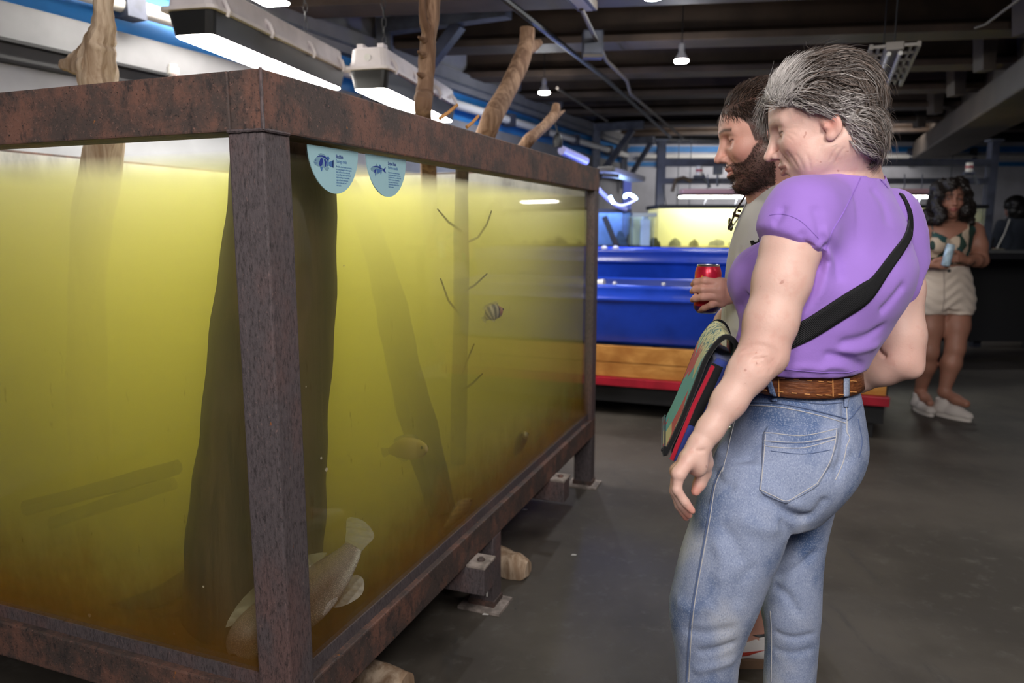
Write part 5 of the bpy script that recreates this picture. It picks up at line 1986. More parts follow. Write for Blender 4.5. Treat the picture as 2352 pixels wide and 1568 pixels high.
# ---- hair: a soft under-layer with many strands over it
hm_c, hm_r = (-0.016, 0.0, 0.046), (0.103, 0.088, 0.092)
Fh = Field(axis(0.44, 0.76, 0.0042), axis(1.26, 1.60, 0.0042), axis(1.34, 1.70, 0.0042))
Fh.ell(np.array(MH @ Vector(hm_c)), np.array(hm_r) * HS, np.array(MH.to_3x3()))
Fh.ell(np.array(H(-0.066, 0, -0.032)), np.array((0.038, 0.066, 0.068)) * HS, np.array(MH.to_3x3()), 0.03)
Mi = np.array(MH.inverted())


def cut(X, Y, Z):
    shp = np.broadcast_shapes(X.shape, Y.shape, Z.shape)
    x = Mi[0, 0] * X + Mi[0, 1] * Y + Mi[0, 2] * Z + Mi[0, 3]
    z = Mi[2, 0] * X + Mi[2, 1] * Y + Mi[2, 2] * Z + Mi[2, 3]
    return np.broadcast_to((hairline_w(x, 0) - z) * 0.8 - 0.002, shp)


Fh.put((0, 0, 0), (9, 9, 9), cut, 0.012, 'i')
hv, hf = Fh.nets()
hq = head_local(MH, hv)
nzz = 0.0022 * np.sin(hq[:, 0] * 170 + 3 * np.sin(hq[:, 2] * 60)) + 0.002 * np.sin(hq[:, 2] * 210 + hq[:, 0] * 60 + hq[:, 1] * 90)
hv = hv + vnormals(hv, hf) * nzz[:, None]


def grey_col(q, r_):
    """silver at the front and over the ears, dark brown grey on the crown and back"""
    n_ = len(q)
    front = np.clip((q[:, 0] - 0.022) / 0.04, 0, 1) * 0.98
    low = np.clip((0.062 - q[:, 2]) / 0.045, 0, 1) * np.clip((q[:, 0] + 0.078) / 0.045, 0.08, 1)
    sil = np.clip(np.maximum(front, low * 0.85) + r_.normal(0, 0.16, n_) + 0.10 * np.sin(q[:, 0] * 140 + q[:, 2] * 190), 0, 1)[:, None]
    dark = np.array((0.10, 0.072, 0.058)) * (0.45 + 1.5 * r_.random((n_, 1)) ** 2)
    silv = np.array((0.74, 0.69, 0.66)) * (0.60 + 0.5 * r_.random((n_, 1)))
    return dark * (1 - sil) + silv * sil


r_ = np.random.default_rng(21)
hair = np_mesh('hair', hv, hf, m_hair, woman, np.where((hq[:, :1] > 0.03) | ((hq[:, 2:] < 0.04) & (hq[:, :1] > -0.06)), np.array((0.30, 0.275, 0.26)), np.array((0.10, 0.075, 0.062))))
surf = join_surf(ell_surf(hm_c, hm_r, MH), ell_surf((-0.066, 0, -0.032), (0.039, 0.067, 0.069), MH))
hn = vnormals(hv, hf)
Rh = np.array(MH.to_3x3()) / HS
ctr = hv[hf].mean(1)
nfc = np.cross(hv[hf[:, 2]] - hv[hf[:, 0]], hv[hf[:, 3]] - hv[hf[:, 1]])
nfc /= np.linalg.norm(nfc, axis=1)[:, None] + 1e-9
cq = head_local(MH, ctr)
outward = (nfc * ((ctr - np.array(MH @ Vector(hm_c))))).sum(1) > 0.03
ids = np.nonzero(outward & (cq[:, 2] > hairline_w(cq[:, 0], 0) + 0.002))[0]
ids = r_.choice(ids, 6500)
roots = ctr[ids] + r_.normal(0, 0.0014, (len(ids), 3))
q = head_local(MH, roots)
dl = np.zeros((len(ids), 3))
dl[:, 0] = -1.0
dl[:, 2] = np.where(q[:, 0] > 0.045, 0.45, np.where(q[:, 2] > 0.08, -0.05, -0.55)) - np.clip((-0.055 - q[:, 0]) / 0.05, 0, 1) * 1.2
dl[:, 1] = 0.12 * np.sign(q[:, 1]) * (q[:, 2] > 0.05)
dl += 0.22 * np.stack([np.sin(q[:, 2] * 75 + q[:, 1] * 40), np.sin(q[:, 0] * 62 + 1.0), np.sin(q[:, 0] * 82 + q[:, 1] * 55)], 1)
dl += r_.normal(0, 0.06, dl.shape)
dw = dl @ Rh.T
ln = 0.052 + 0.035 * r_.random(len(ids))
ln = np.where(q[:, 2] < -0.01, ln * 0.62, ln)
lift = np.clip(r_.normal(0.0060, 0.0045, len(ids)), 0.001, 0.016) + 0.012 * np.clip((q[:, 0] - 0.03) / 0.05, 0, 1) + 0.003 * np.clip((-0.06 - q[:, 0]) / 0.04, 0, 1)
strands('strands', roots, dw, ln, surf, grey_col(q, r_), m_hair, hair, 0.00070 + 0.0006 * r_.random(len(ids)), 9, 0.10, 0.38, 62, lift, 3)
# fringe falling forward on the far side and a few wisps
nfr = 520
u = r_.random(nfr)
fr = np.stack([0.060 + 0.026 * u, -0.062 + 0.075 * r_.random(nfr), 0.072 + 0.022 * r_.random(nfr)], 1)
rootw = fr @ (np.array(MH.to_3x3())).T + np.array(MH.translation)
df = np.stack([0.9 - 0.7 * (fr[:, 1] > -0.015), -0.25 + 0.3 * r_.normal(0, 0.5, nfr), 0.25 - 0.5 * (fr[:, 1] < -0.02) + r_.normal(0, 0.25, nfr)], 1)
strands('fringe', rootw, df @ Rh.T, 0.040 + 0.040 * r_.random(nfr), ell_surf((-0.01, 0, 0.03), (0.105, 0.085, 0.09), MH),
        np.array((0.42, 0.39, 0.36)) * (0.55 + 0.6 * r_.random((nfr, 1))), m_hair, hair, 0.00055 + 0.0003 * r_.random(nfr), 8, 0.45, 0.5, 90, 0.014 + 0.022 * r_.random(nfr), 5)
nfq = 900
u2 = r_.random(nfq)
yy_ = -0.058 + 0.116 * r_.random(nfq)
fr2 = np.stack([0.068 + 0.018 * np.cos(yy_ * 22) - 0.030 * u2, yy_, 0.0 * u2], 1)
fr2[:, 2] = hairline_w(fr2[:, 0], 0) + 0.001
d2_, n2_ = ell_surf((0.0, 0, 0.040), (0.085, 0.070, 0.086), MH)(fr2 @ (np.array(MH.to_3x3())).T + np.array(MH.translation))
rw2 = fr2 @ (np.array(MH.to_3x3())).T + np.array(MH.translation) - n2_ * np.clip(d2_, -0.01, 0.03)[:, None]
df2 = np.stack([-0.25 + 0.2 * r_.normal(0, 1, nfq) + 0.7 * (u2 < 0.35), 0.25 * np.sin(yy_ * 90), 0.95 - 0.9 * u2], 1)
strands('front_lock', rw2, df2 @ Rh.T, 0.055 + 0.03 * r_.random(nfq), surf, np.array((0.74, 0.69, 0.66)) * (0.60 + 0.5 * r_.random((nfq, 1))), m_hair, hair, 0.0006 + 0.0005 * r_.random(nfq), 9, 0.15, 0.35, 60, 0.010 + 0.012 * r_.random(nfq), 8)
nwp = 160
ii = r_.choice(len(roots), nwp)
strands('wisps', roots[ii], dw[ii] + r_.normal(0, 0.5, (nwp, 3)), 0.05 + 0.03 * r_.random(nwp), surf, grey_col(q[ii], r_), m_hair, hair, np.full(nwp, 0.0003), 8, 0.05, 0.5, 80, 0.02 + 0.016 * r_.random(nwp), 6)

# ---- jeans
Fj = Field(axis(0.26, 0.86, 0.0055), axis(1.18, 1.74, 0.0055), axis(0.02, 1.06, 0.0055))
Fj.loft(pelvis_rows, ROT, 0.02)
Fj.loft(near_leg, ROT, 0.022, ratio=0.95)
Fj.loft(far_leg, ROT, 0.022, ratio=0.95)
Fj.ell(at(1838, 1075, 1.385), (0.082, 0.075, 0.085), None, 0.05)
Fj.ell(at(1905, 1045, 1.44), (0.046, 0.055, 0.070), None, 0.04)
zt_j = at(1860, 880, 1.335).z
Fj.plane((0, 0, zt_j), (0, 0, 1), 0.003)
for leg in (near_leg, far_leg):
    z, cx_, cy_, hw = leg[-1][:4]
    Fj.cone((cx_, cy_, 0.0), (cx_, cy_, z + 0.03), hw * 0.88, hw * 0.85, 0.004, 's')
jv, jf = Fj.nets()
jv, jf = keep_main(jv, jf)
jv = relax(jv, jf, 2, 0.5)
jn = vnormals(jv, jf)
bj = bvh_near(jv, jf, 1500, 850, 2010, 1620)
for pts, wd, am in ((((1742, 1133), (1778, 1160), (1826, 1186), (1860, 1190)), 0.010, -0.010), (((1760, 1110), (1800, 1150), (1850, 1165)), 0.012, 0.004), (((1790, 1195), (1812, 1215), (1822, 1240)), 0.008, -0.005),
                    (((1900, 1140), (1870, 1180), (1840, 1195)), 0.010, -0.006), (((1650, 1200), (1690, 1250), (1700, 1300)), 0.014, -0.005), (((1770, 1330), (1830, 1305), (1880, 1260)), 0.008, -0.006),
                    (((1775, 1345), (1810, 1370), (1840, 1420)), 0.010, -0.006), (((1775, 1450), (1820, 1465), (1875, 1455)), 0.007, -0.005), (((1775, 1490), (1820, 1500), (1870, 1490)), 0.008, -0.004),
                    (((1560, 1440), (1620, 1455), (1700, 1440)), 0.012, -0.005), (((1600, 1500), (1650, 1490), (1692, 1475)), 0.009, -0.005), (((1590, 1540), (1640, 1530), (1690, 1515)), 0.010, 0.004),
                    (((1550, 1380), (1590, 1400), (1640, 1390)), 0.014, 0.004), (((1640, 1080), (1660, 1110), (1690, 1120)), 0.009, -0.004), (((1645, 1050), (1690, 1060), (1740, 1050)), 0.009, -0.003),
                    (((1690, 1180), (1740, 1210), (1800, 1215)), 0.016, 0.005), (((1740, 1290), (1700, 1340), (1690, 1400)), 0.014, -0.004), (((1940, 905), (1942, 980), (1938, 1030), (1930, 1075), (1918, 1110)), 0.009, -0.006),
                    (((1885, 1085), (1930, 1070), (1965, 1040)), 0.010, -0.004), (((1640, 1235), (1660, 1290), (1650, 1350)), 0.012, 0.004)):
    jv = stroke(jv, jf, jn, bj, pts, wd, am)
rr_ = np.random.default_rng(3)
jeans = np_mesh('jeans', jv, jf, m_denim, woman)
jeans['label'] = 'faded light blue jeans'
bj = bvh_near(jv, jf, 1500, 850, 2010, 1620)
C4 = lambda x, y: (1500 + x / 3.92, 780 + y / 3.92)
C1 = lambda x, y: (1350 + x / 2.347, 900 + y / 2.347)
pocket = patch(bj, [C4(1043, 772), C4(1350, 850), C4(1665, 795), C4(1650, 930), C4(1600, 1100), C4(1480, 1310), C4(1330, 1400), C4(1200, 1468), C4(1080, 1420), C4(955, 1362), C4(985, 1100), C4(1000, 840)], 'pocket', m_denim, jeans, 0.0005, 6, 0.0028)
pocket['label'] = 'patch pocket with a double welt'
bp_ = bvh_of(np.array([list(q.co) for q in pocket.data.vertices]), np.array([list(p.vertices) for p in pocket.data.polygons]))
for pts, m_ in ((((1003, 840), (1060, 838), (1350, 862), (1655, 800)), m_thread), (((1003, 905), (1060, 912), (1350, 922), (1650, 868)), m_thread), (((1003, 945), (1060, 962), (1350, 972), (1645, 893)), m_thread),
                (((1060, 922), (1350, 934), (1640, 880)), m_thread_d), (((1060, 1000), (1350, 1028), (1600, 990)), m_thread_d), (((1012, 850), (1008, 930), (993, 1100), (968, 1350)), m_thread),
                (((975, 1352), (1085, 1404), (1200, 1450), (1320, 1388), (1465, 1300)), m_thread), (((1472, 1300), (1590, 1100), (1638, 930), (1652, 810)), m_thread)):
    seam(bp_, [C4(*p) for p in pts], 'stitching', m_, pocket, 0.0009, 0.0004)
for pts, m_, rr in ((((870, 562), (1100, 570), (1300, 602), (1500, 648), (1740, 712)), m_thread_d, 0.0016), (((870, 590), (1100, 602), (1300, 636), (1500, 682), (1735, 750)), m_thread, 0.0009),
                    (((880, 492), (1000, 504), (1250, 545), (1500, 575), (1700, 565)), m_thread_d, 0.0012),
                    (((1740, 610), (1745, 720), (1745, 830), (1770, 880), (1740, 960), (1730, 1020), (1700, 1130), (1640, 1260)), m_thread, 0.0010), (((1870, 590), (1790, 690), (1745, 730)), m_thread_d, 0.0014),
                    (((1845, 712), (1855, 780), (1880, 920), (1850, 1065)), m_thread_d, 0.0012), (((740, 720), (700, 880), (660, 1050), (625, 1190)), m_thread, 0.0009)):
    seam(bj, [C4(*p) for p in pts], 'seam', m_, jeans, rr)
for pts, m_, rr in ((((735, 400), (690, 500), (660, 680), (620, 900), (580, 1120), (560, 1300), (545, 1560)), m_thread, 0.0010), (((728, 400), (682, 500), (650, 680), (610, 900), (570, 1120), (548, 1300), (533, 1560)), m_thread_d, 0.0016),
                    (((984, 1180), (990, 1270), (992, 1400), (989, 1560)), m_thread, 0.0011)):
    seam(bj, [C1(*p) for p in pts], 'seam', m_, jeans, rr)
h = hit(bj, *C4(693, 792))
if h:
    qd = h[1].to_track_quat('Z', 'Y').to_matrix()
    MB().lathe(h[0], [(0.0042, 0.0), (0.0042, 0.0012), (0.002, 0.0022), (0.0, 0.0015)], 14, qd).build('rivet', m_chrome, jeans, 'copper rivet')


def ring_band(name, rows, rot, z0, z1, out, m, parent, n_=96, nz=4, thick=0.004, ratio=0.72, arc=None):
    rows = sorted(rows)
    zs = [r_[0] for r_ in rows]
    ca, sa = math.cos(rot), math.sin(rot)
    vs, fs = [], []

    def ring(z, o):
        cx_ = float(herm(zs, [r_[1] for r_ in rows], np.array([z]))[0])
        cy_ = float(herm(zs, [r_[2] for r_ in rows], np.array([z]))[0])
        hw = float(herm(zs, [r_[3] for r_ in rows], np.array([z]))[0]) + o
        rt = float(herm(zs, [(r_[4] if len(r_) > 4 else ratio) for r_ in rows], np.array([z]))[0])
        A_ = hw / math.sqrt(ca * ca + (rt * sa) ** 2)
        B_ = A_ * rt
        return [(cx_ + A_ * math.cos(t) * ca - B_ * math.sin(t) * sa, cy_ + A_ * math.cos(t) * sa + B_ * math.sin(t) * ca, z) for t in [2 * PI * i / n_ for i in range(n_)]]
    prof = [(z0, out - 0.002), (z0, out + thick)] + [(z0 + (z1 - z0) * i / nz, out + thick + 0.0006 * math.sin(PI * i / nz)) for i in range(1, nz)] + [(z1, out + thick), (z1, out - 0.002)]
    for z, o in prof:
        vs += ring(z, o)
    for i in range(len(prof)):
        i2 = (i + 1) % len(prof)
        for j in range(n_):
            j2 = (j + 1) % n_
            fs.append((i * n_ + j, i * n_ + j2, i2 * n_ + j2, i2 * n_ + j))
    return mesh(name, vs, fs, m, parent, True)


zb0, zb1 = at(1865, 913, 1.335).z, at(1865, 862, 1.335).z
belt = ring_band('belt', pelvis_rows, ROT, zb0, zb1, 0.006, m_leather, woman, thick=0.005)
belt['label'] = 'brown leather belt laced with tan'
bvb = bvh_of(np.array([list(q.co) for q in belt.data.vertices]), np.array([list(p.vertices) for p in belt.data.polygons]))
for row in ([(1165, 345), (1290, 356), (1405, 366), (1510, 376), (1590, 380), (1800, 372)], [(1000, 452), (1150, 468), (1270, 480), (1385, 490), (1495, 497), (1575, 498), (1690, 494), (1800, 470)]):
    for (x, y) in row:
        X, Y = C4(x, y)
        Y = min(max(Y, 868), 907)
        L = hit_line(bvb, [(X - 6, Y - 0.5), (X + 6, Y + 0.5)], 4, 0.001)
        if len(L) > 1:
            MB().tube(L, 0.0017, 6, flat=0.7).build('lacing', m_tan_lace, belt)
for x in (1615, 1130):
    L = hit_line(bvb, [C4(x, 345), C4(x + 4, 510)], 5, 0.0006)
    if len(L) > 1:
        MB().tube(L, 0.0012, 6).build('belt_seam', m_tan_lace, belt)
o = patch(bvb, [(1759, 866), (1771, 866), (1784, 909), (1772, 909)], 'belt_loop', m_denim, jeans, 0.0008, 4, 0.003)
o = patch(bvb, [(1936, 868), (1948, 868), (1947, 910), (1936, 910)], 'belt_loop', m_denim, jeans, 0.0008, 4, 0.003)
o = patch(bj, [(1936, 914), (1947, 914), (1946, 935), (1937, 935)], 'belt_loop', m_denim, jeans, 0.001, 4, 0.003)
o = patch(bj, [(1772, 914), (1786, 914), (1787, 922), (1774, 922)], 'belt_loop', m_denim, jeans, 0.001, 4, 0.003)
m_shoe_w = simple('grey_canvas', (0.25, 0.25, 0.27), 0.8)
for leg in (near_leg, far_leg):
    z, cx_, cy_, hw = leg[-1][:4]
    a = Vector((cx_, cy_, 0.05))
    Fs = Field(axis(cx_ - 0.32, cx_ + 0.14, 0.007), axis(cy_ - 0.12, cy_ + 0.28, 0.007), axis(-0.02, 0.16, 0.007))
    Fs.chain([a, a + toe * 0.08 + Vector((0, 0, -0.004)), a + toe * 0.17 + Vector((0, 0, -0.012))], [0.056, 0.050, 0.040], 0.03)
    Fs.cone(a, a - toe * 0.05 + Vector((0, 0, -0.01)), 0.05, 0.045, 0.02)
    Fs.plane((0, 0, 0.001), (0, 0, -1), 0.004)
    Fs.plane((0, 0, 0.105), (0, 0, 1), 0.004)
    sv, sf = Fs.nets()
    np_mesh('shoe', sv, sf, m_shoe_w, woman)

# ---- T-shirt
Fs = Field(axis(0.36, 0.92, 0.0050), axis(1.16, 1.80, 0.0050), axis(0.90, 1.56, 0.0050))
dn = (el_n - sh_n).normalized()
df_ = (el_f - sh_f).normalized()
Fs.chain([sh_n, sh_n.lerp(el_n, 0.25), sh_n.lerp(el_n, 0.45)], [0.0560, 0.0555, 0.0575], 0.01)
Fs.chain([sh_f, sh_f.lerp(el_f, 0.3), sh_f.lerp(el_f, 0.5)], [0.056, 0.058, 0.058], 0.03)
# sleeve openings: near sleeve ends along a slanted line, far sleeve lower
e0, e1 = at(1766, 512, 1.30), at(1886, 572, 1.29)
tv = (e1 - e0).normalized()
pn = tv.cross(Vector((0.15, 1, -0.1))).normalized()
if pn.z > 0:
    pn = -pn
blo, bhi = np.array(sh_n) - 0.16, np.array(sh_n.lerp(el_n, 0.6)) + 0.12
near_c = sh_n.lerp(el_n, 0.35)
ax0 = np.array(sh_n)
axd = np.array(el_n - sh_n)


def near_cut(X, Y, Z):
    """solid below the sleeve hem, only close to the arm"""
    pl = (X - e0.x) * pn.x + (Y - e0.y) * pn.y + (Z - e0.z) * pn.z
    px, py, pz_ = X - ax0[0], Y - ax0[1], Z - ax0[2]
    t = np.clip((px * axd[0] + py * axd[1] + pz_ * axd[2]) / (axd @ axd), 0, 1)
    r2 = np.sqrt((px - t * axd[0]) ** 2 + (py - t * axd[1]) ** 2 + (pz_ - t * axd[2]) ** 2)
    return np.maximum(-pl, r2 - 0.078)


Fs.put(np.array((0.36, 1.16, 0.90)), np.array((0.60, 1.365, 1.40)), near_cut, 0.002, 's')
g0 = sh_n.lerp(el_n, 0.10)
Fs.chain([sh_n.lerp(el_n, 0.36), sh_n.lerp(el_n, 0.5)], [0.0525, 0.0555], 0.002, 's')
hf0, hf1 = at(2100, 628, 1.55), at(2040, 752, 1.53)
tv2 = (hf1 - hf0).normalized()
pn2 = tv2.cross(Vector((0, 1, 0))).normalized()
if pn2.x < 0:
    pn2 = -pn2
bx0, bxd = np.array(sh_f), np.array(el_f - sh_f)


def far_cut(X, Y, Z):
    pl = (X - hf0.x) * pn2.x + (Y - hf0.y) * pn2.y + (Z - hf0.z) * pn2.z
    px, py, pz_ = X - bx0[0], Y - bx0[1], Z - bx0[2]
    t = np.clip((px * bxd[0] + py * bxd[1] + pz_ * bxd[2]) / (bxd @ bxd), 0, 1)
    r2 = np.sqrt((px - t * bxd[0]) ** 2 + (py - t * bxd[1]) ** 2 + (pz_ - t * bxd[2]) ** 2)
    return np.maximum(-pl, r2 - 0.066)


Fs.put(np.array((0.60, 1.30, 0.95)), np.array((0.95, 1.8, 1.28)), far_cut, 0.002, 's')
Fs.loft(torso_rows, ROT, 0.06)
Fs.ell(at(1745, 640, 1.45), (0.058, 0.07, 0.062), None, 0.05)
Fs.cone(sh_n + Vector((0.03, 0.035, 0.004)), sh_n.lerp(el_n, 0.12), 0.053, 0.0560, 0.05)
Fs.cone(sh_f + Vector((-0.02, -0.02, 0.01)), sh_f.lerp(el_f, 0.12), 0.052, 0.056, 0.03)
Fs.cone(H(-0.035, 0, -0.045), nb, 0.0575, 0.0640, 0.004, 's')
Fs.cone(nb, nb + (nb - H(-0.035, 0, -0.045)) * 0.5, 0.058, 0.03, 0.004, 's')
zh = at(1870, 866, 1.33).z
Fs.plane((0, 0, zh), (0, 0, -1), 0.003)
tvv, tf = Fs.nets()
tvv, tf = keep_main(tvv, tf)
tvv = relax(tvv, tf, 2, 0.5)
tn = vnormals(tvv, tf)
bt = bvh_near(tvv, tf, 1640, 360, 2120, 900)
for pts, wd, am in ((((1905, 560), (1890, 590), (1870, 620)), 0.008, -0.01020), (((1900, 545), (1925, 590), (1930, 650)), 0.010, -0.00680), (((1890, 520), (1905, 560), (1900, 600)), 0.007, 0.00510),
                    (((1985, 845), (1940, 820), (1890, 815)), 0.008, -0.00595), (((1970, 860), (1930, 842), (1880, 842)), 0.007, 0.00510), (((1800, 850), (1850, 842), (1900, 852)), 0.008, 0.00510),
                    (((2035, 745), (1990, 775), (1920, 790)), 0.010, -0.00680), (((2020, 790), (1970, 805), (1920, 805)), 0.009, 0.00510), (((1690, 730), (1700, 700), (1720, 680)), 0.012, -0.01020),
                    (((1680, 800), (1700, 760), (1730, 740)), 0.012, -0.00850), (((1800, 470), (1790, 500), (1775, 515)), 0.008, -0.00510), (((1870, 470), (1885, 520), (1890, 560)), 0.010, -0.00510),
                    (((2080, 650), (2050, 690), (2020, 720)), 0.010, -0.00680), (((2000, 430), (2030, 470), (2040, 520)), 0.012, -0.00340), (((1840, 530), (1850, 555), (1865, 570)), 0.008, -0.00510)):
    tvv = stroke(tvv, tf, tn, bt, pts, wd, am)
q = tvv
tvv = tvv + tn * (0.0012 * np.sin(q[:, 0] * 55 + q[:, 2] * 38 + 2 * np.sin(q[:, 1] * 30)) * np.sin(q[:, 2] * 47 - q[:, 0] * 21))[:, None]
shirt = np_mesh('t_shirt', tvv, tf, m_purple, woman)
shirt['label'] = 'purple T-shirt'
bt = bvh_near(tvv, tf, 1640, 360, 2120, 900)
C3 = lambda x, y: (1400 + x / 2.4706, y / 2.4706)
for pts in ([C3(1440, 975), C3(1400, 1060), C3(1330, 1200), C3(1260, 1320), C3(1225, 1420)],):
    seam(bt, pts, 'seam', m_thread_p, shirt, 0.0011, 0.0004)
seam(bt, [(1768, 494), (1800, 492), (1840, 508), (1880, 548)], 'hem_stitch', m_thread_p, shirt, 0.0009, 0.0003)
for o_ in (0, 7):
    seam(bt, [(1984 + o_, 388 + o_ * 0.6), (2010 + o_, 402 + o_), (2035 + o_ * 0.6, 425 + o_)], 'collar_rib', m_thread_p, shirt, 0.0010, 0.0004)
seam(bt, [(1775, 845), (1850, 852), (1930, 856), (1970, 850)], 'hem_stitch', m_thread_p, shirt, 0.0008, 0.0003)

# ---- shoulder strap and bag (carried: things of their own)
sl_ = [(2064, 446), (2076, 466), (2084, 498), (2076, 538), (2043, 583), (2003, 634), (1981, 649), (1925, 683), (1853, 730), (1827, 743), (1780, 775), (1730, 805)]
sr_ = [(2074, 450), (2086, 474), (2093, 500), (2091, 542), (2068, 587), (2037, 631), (1996, 690), (1940, 730), (1868, 775), (1831, 794), (1802, 808), (1745, 835)]
bag = empty('messenger_bag', at(1600, 930, 1.33), 'messenger bag with a printed flap and wide black strap, worn by the person in purple', 'bag')
A_, B_ = spline2(sl_, 6), spline2(sr_, 6)
vs, fs = [], []
nw = 6
row_n = 0
for a, b_ in zip(A_, B_):
    row = []
    for k_ in range(nw):
        x, y = a[0] + (b_[0] - a[0]) * k_ / (nw - 1), a[1] + (b_[1] - a[1]) * k_ / (nw - 1)
        hh = hit(bt, x, y)
        row.append(hh)
    if any(r_ is None for r_ in row):
        good = [r_ for r_ in row if r_ is not None]
        if not good:
            continue
        last = good[-1] if row[-1] is None else good[0]
        row = [r_ if r_ is not None else (at(a[0] + (b_[0] - a[0]) * k_ / (nw - 1), a[1] + (b_[1] - a[1]) * k_ / (nw - 1), last[0].y + 0.004), last[1]) for k_, r_ in enumerate(row)]
    for lay in (0.0045, 0.0012):
        vs += [p + n__ * lay for p, n__ in row]
    row_n += 1
for i in range(row_n - 1):
    o = i * 2 * nw
    o2 = o + 2 * nw
    for k_ in range(nw - 1):
        fs.append((o + k_, o2 + k_, o2 + k_ + 1, o + k_ + 1))
        fs.append((o + nw + k_, o + nw + k_ + 1, o2 + nw + k_ + 1, o2 + nw + k_))
    fs.append((o, o + nw, o2 + nw, o2))
    fs.append((o + nw - 1, o2 + nw - 1, o2 + 2 * nw - 1, o + 2 * nw - 1))
strap = mesh('strap', vs, fs, m_web, bag, True)
strap['label'] = 'wide black woven strap'
MB().bar(at(2012, 772, 1.60), at(1990, 800, 1.62), 0.035, 0.004).build('strap_end', m_web, bag)
# bag body
bu = Vector((0.205, 0.98, 0)).normalized()
b_top, b_bot = at(1668, 812, 1.325), at(1556, 1066, 1.285)
bvv = (b_bot - b_top).normalized()
bw = bvv.cross(bu).normalized()
if bw.x > 0:
    bw = -bw
BH = (b_bot - b_top).length
m_blue_c = cloth_mat('navy_canvas', (0.035, 0.055, 0.24), weave=300)
m_red_c = cloth_mat('red_piping', (0.42, 0.01, 0.03), weave=300)
m_blk_c = cloth_mat('black_binding', (0.008, 0.008, 0.009), weave=300)
n = N('printed_flap')
vor = n.new('ShaderNodeTexVoronoi')
vor.inputs['Scale'].default_value = 17
vor.inputs['Randomness'].default_value = 1.0
n.link(n.co((1, 1, 0.6)), vor.inputs['Vector'])
sepc = n.new('ShaderNodeSeparateColor')
n.link(vor.outputs['Color'], sepc.inputs[0])
k = n.mix(n.math('GREATER_THAN', sepc.outputs[0], 0.42), (0.60, 0.56, 0.30), (0.10, 0.40, 0.42))
k = n.mix(n.math('GREATER_THAN', sepc.outputs[1], 0.68), k, (0.55, 0.06, 0.08))
k = n.mix(n.math('GREATER_THAN', sepc.outputs[2], 0.76), k, (0.03, 0.06, 0.13))
v2 = n.new('ShaderNodeTexVoronoi', feature='DISTANCE_TO_EDGE')
v2.inputs['Scale'].default_value = 55
n.link(n.co((1, 1, 0.45)), v2.inputs['Vector'])
sep2 = n.new('ShaderNodeSeparateXYZ')
n.link(n.co(), sep2.inputs[0])
upm = n.ramp(sep2.outputs[2], 1.05, 1.08)
k = n.mix(upm, k, n.mix(n.ramp(v2.outputs['Distance'], 0.03, 0.09), (0.03, 0.14, 0.13), (0.62, 0.60, 0.28)))
k = n.mix(n.ramp(sep2.outputs[2], 1.128, 1.134), k, (0.62, 0.52, 0.10))
n.base(k).set(rough=0.7)
m_print = n.m


def bq(u, t, w):
    return b_top + bu * u + bvv * t + bw * w


MBb = Matrix((bu, bvv, bw)).transposed()
MB().box(bq(0.11, BH * 0.53, -0.016), (0.22, BH * 0.94, 0.060), MBb, 0.008).build('bag_body', m_blue_c, bag)
for w_ in (0.013,):
    MB().tube([bq(-0.002, 0.03, w_), bq(-0.003, BH * 0.5, w_ + 0.003), bq(-0.002, BH * 0.985, w_)], 0.0042, 8).build('piping', m_red_c, bag)
# flap: a bent sheet over the top and down the front
prof = [(0.025, -0.030), (-0.015, -0.012), (-0.030, 0.008), (-0.022, 0.024), (0.02, 0.034), (0.08, 0.032), (0.15, 0.030), (0.21, 0.032), (BH * 0.90, 0.036), (BH * 0.935, 0.036)]
pp, _ = smooth_path([(t, w, 0) for t, w in prof], [0] * len(prof), 5)
vs, fs = [], []
us = [-0.006, 0.05, 0.11, 0.17, 0.222]
for lay in (0, 0.005):
    for p in pp:
        for u_ in us:
            vs.append(bq(u_, p.x, p.y - lay))
nu, npp = len(us), len(pp)
for i in range(npp - 1):
    for j in range(nu - 1):
        a = i * nu + j
        fs.append((a, a + 1, a + nu + 1, a + nu))
        b_ = a + npp * nu
        fs.append((b_, b_ + nu, b_ + nu + 1, b_ + 1))
flap = mesh('flap', vs, fs, m_print, bag, True)
flap['label'] = 'flap printed with teal, yellow and red shapes'
for u_ in (-0.006, 0.222):
    MB().tube([bq(u_, p.x, p.y - 0.0045) for p in pp], 0.0050, 8).build('binding', m_blk_c, flap)
MB().tube([bq(u_, pp[-1].x, pp[-1].y - 0.003) for u_ in us], 0.0052, 8).build('binding', m_blk_c, flap)
MB().box(bq(0.0, 0.085, 0.006), (0.004, 0.12, 0.022), MBb, 0.001).build('lining', m_blk_c, bag)

# ================================================================== MAN WITH THE RED CAN
man = empty('person', (at(1800, 600, 2.0).x, 2.0, 0), 'bearded person in an off-white shirt with a green wristband, holding a red drink can', 'person')
MM = head_frame(at(1776, 314, 1.815), (-0.985, 0.17), R(14), 1.0)


def HM(x, y, z):
    return MM @ Vector((x, y, z))


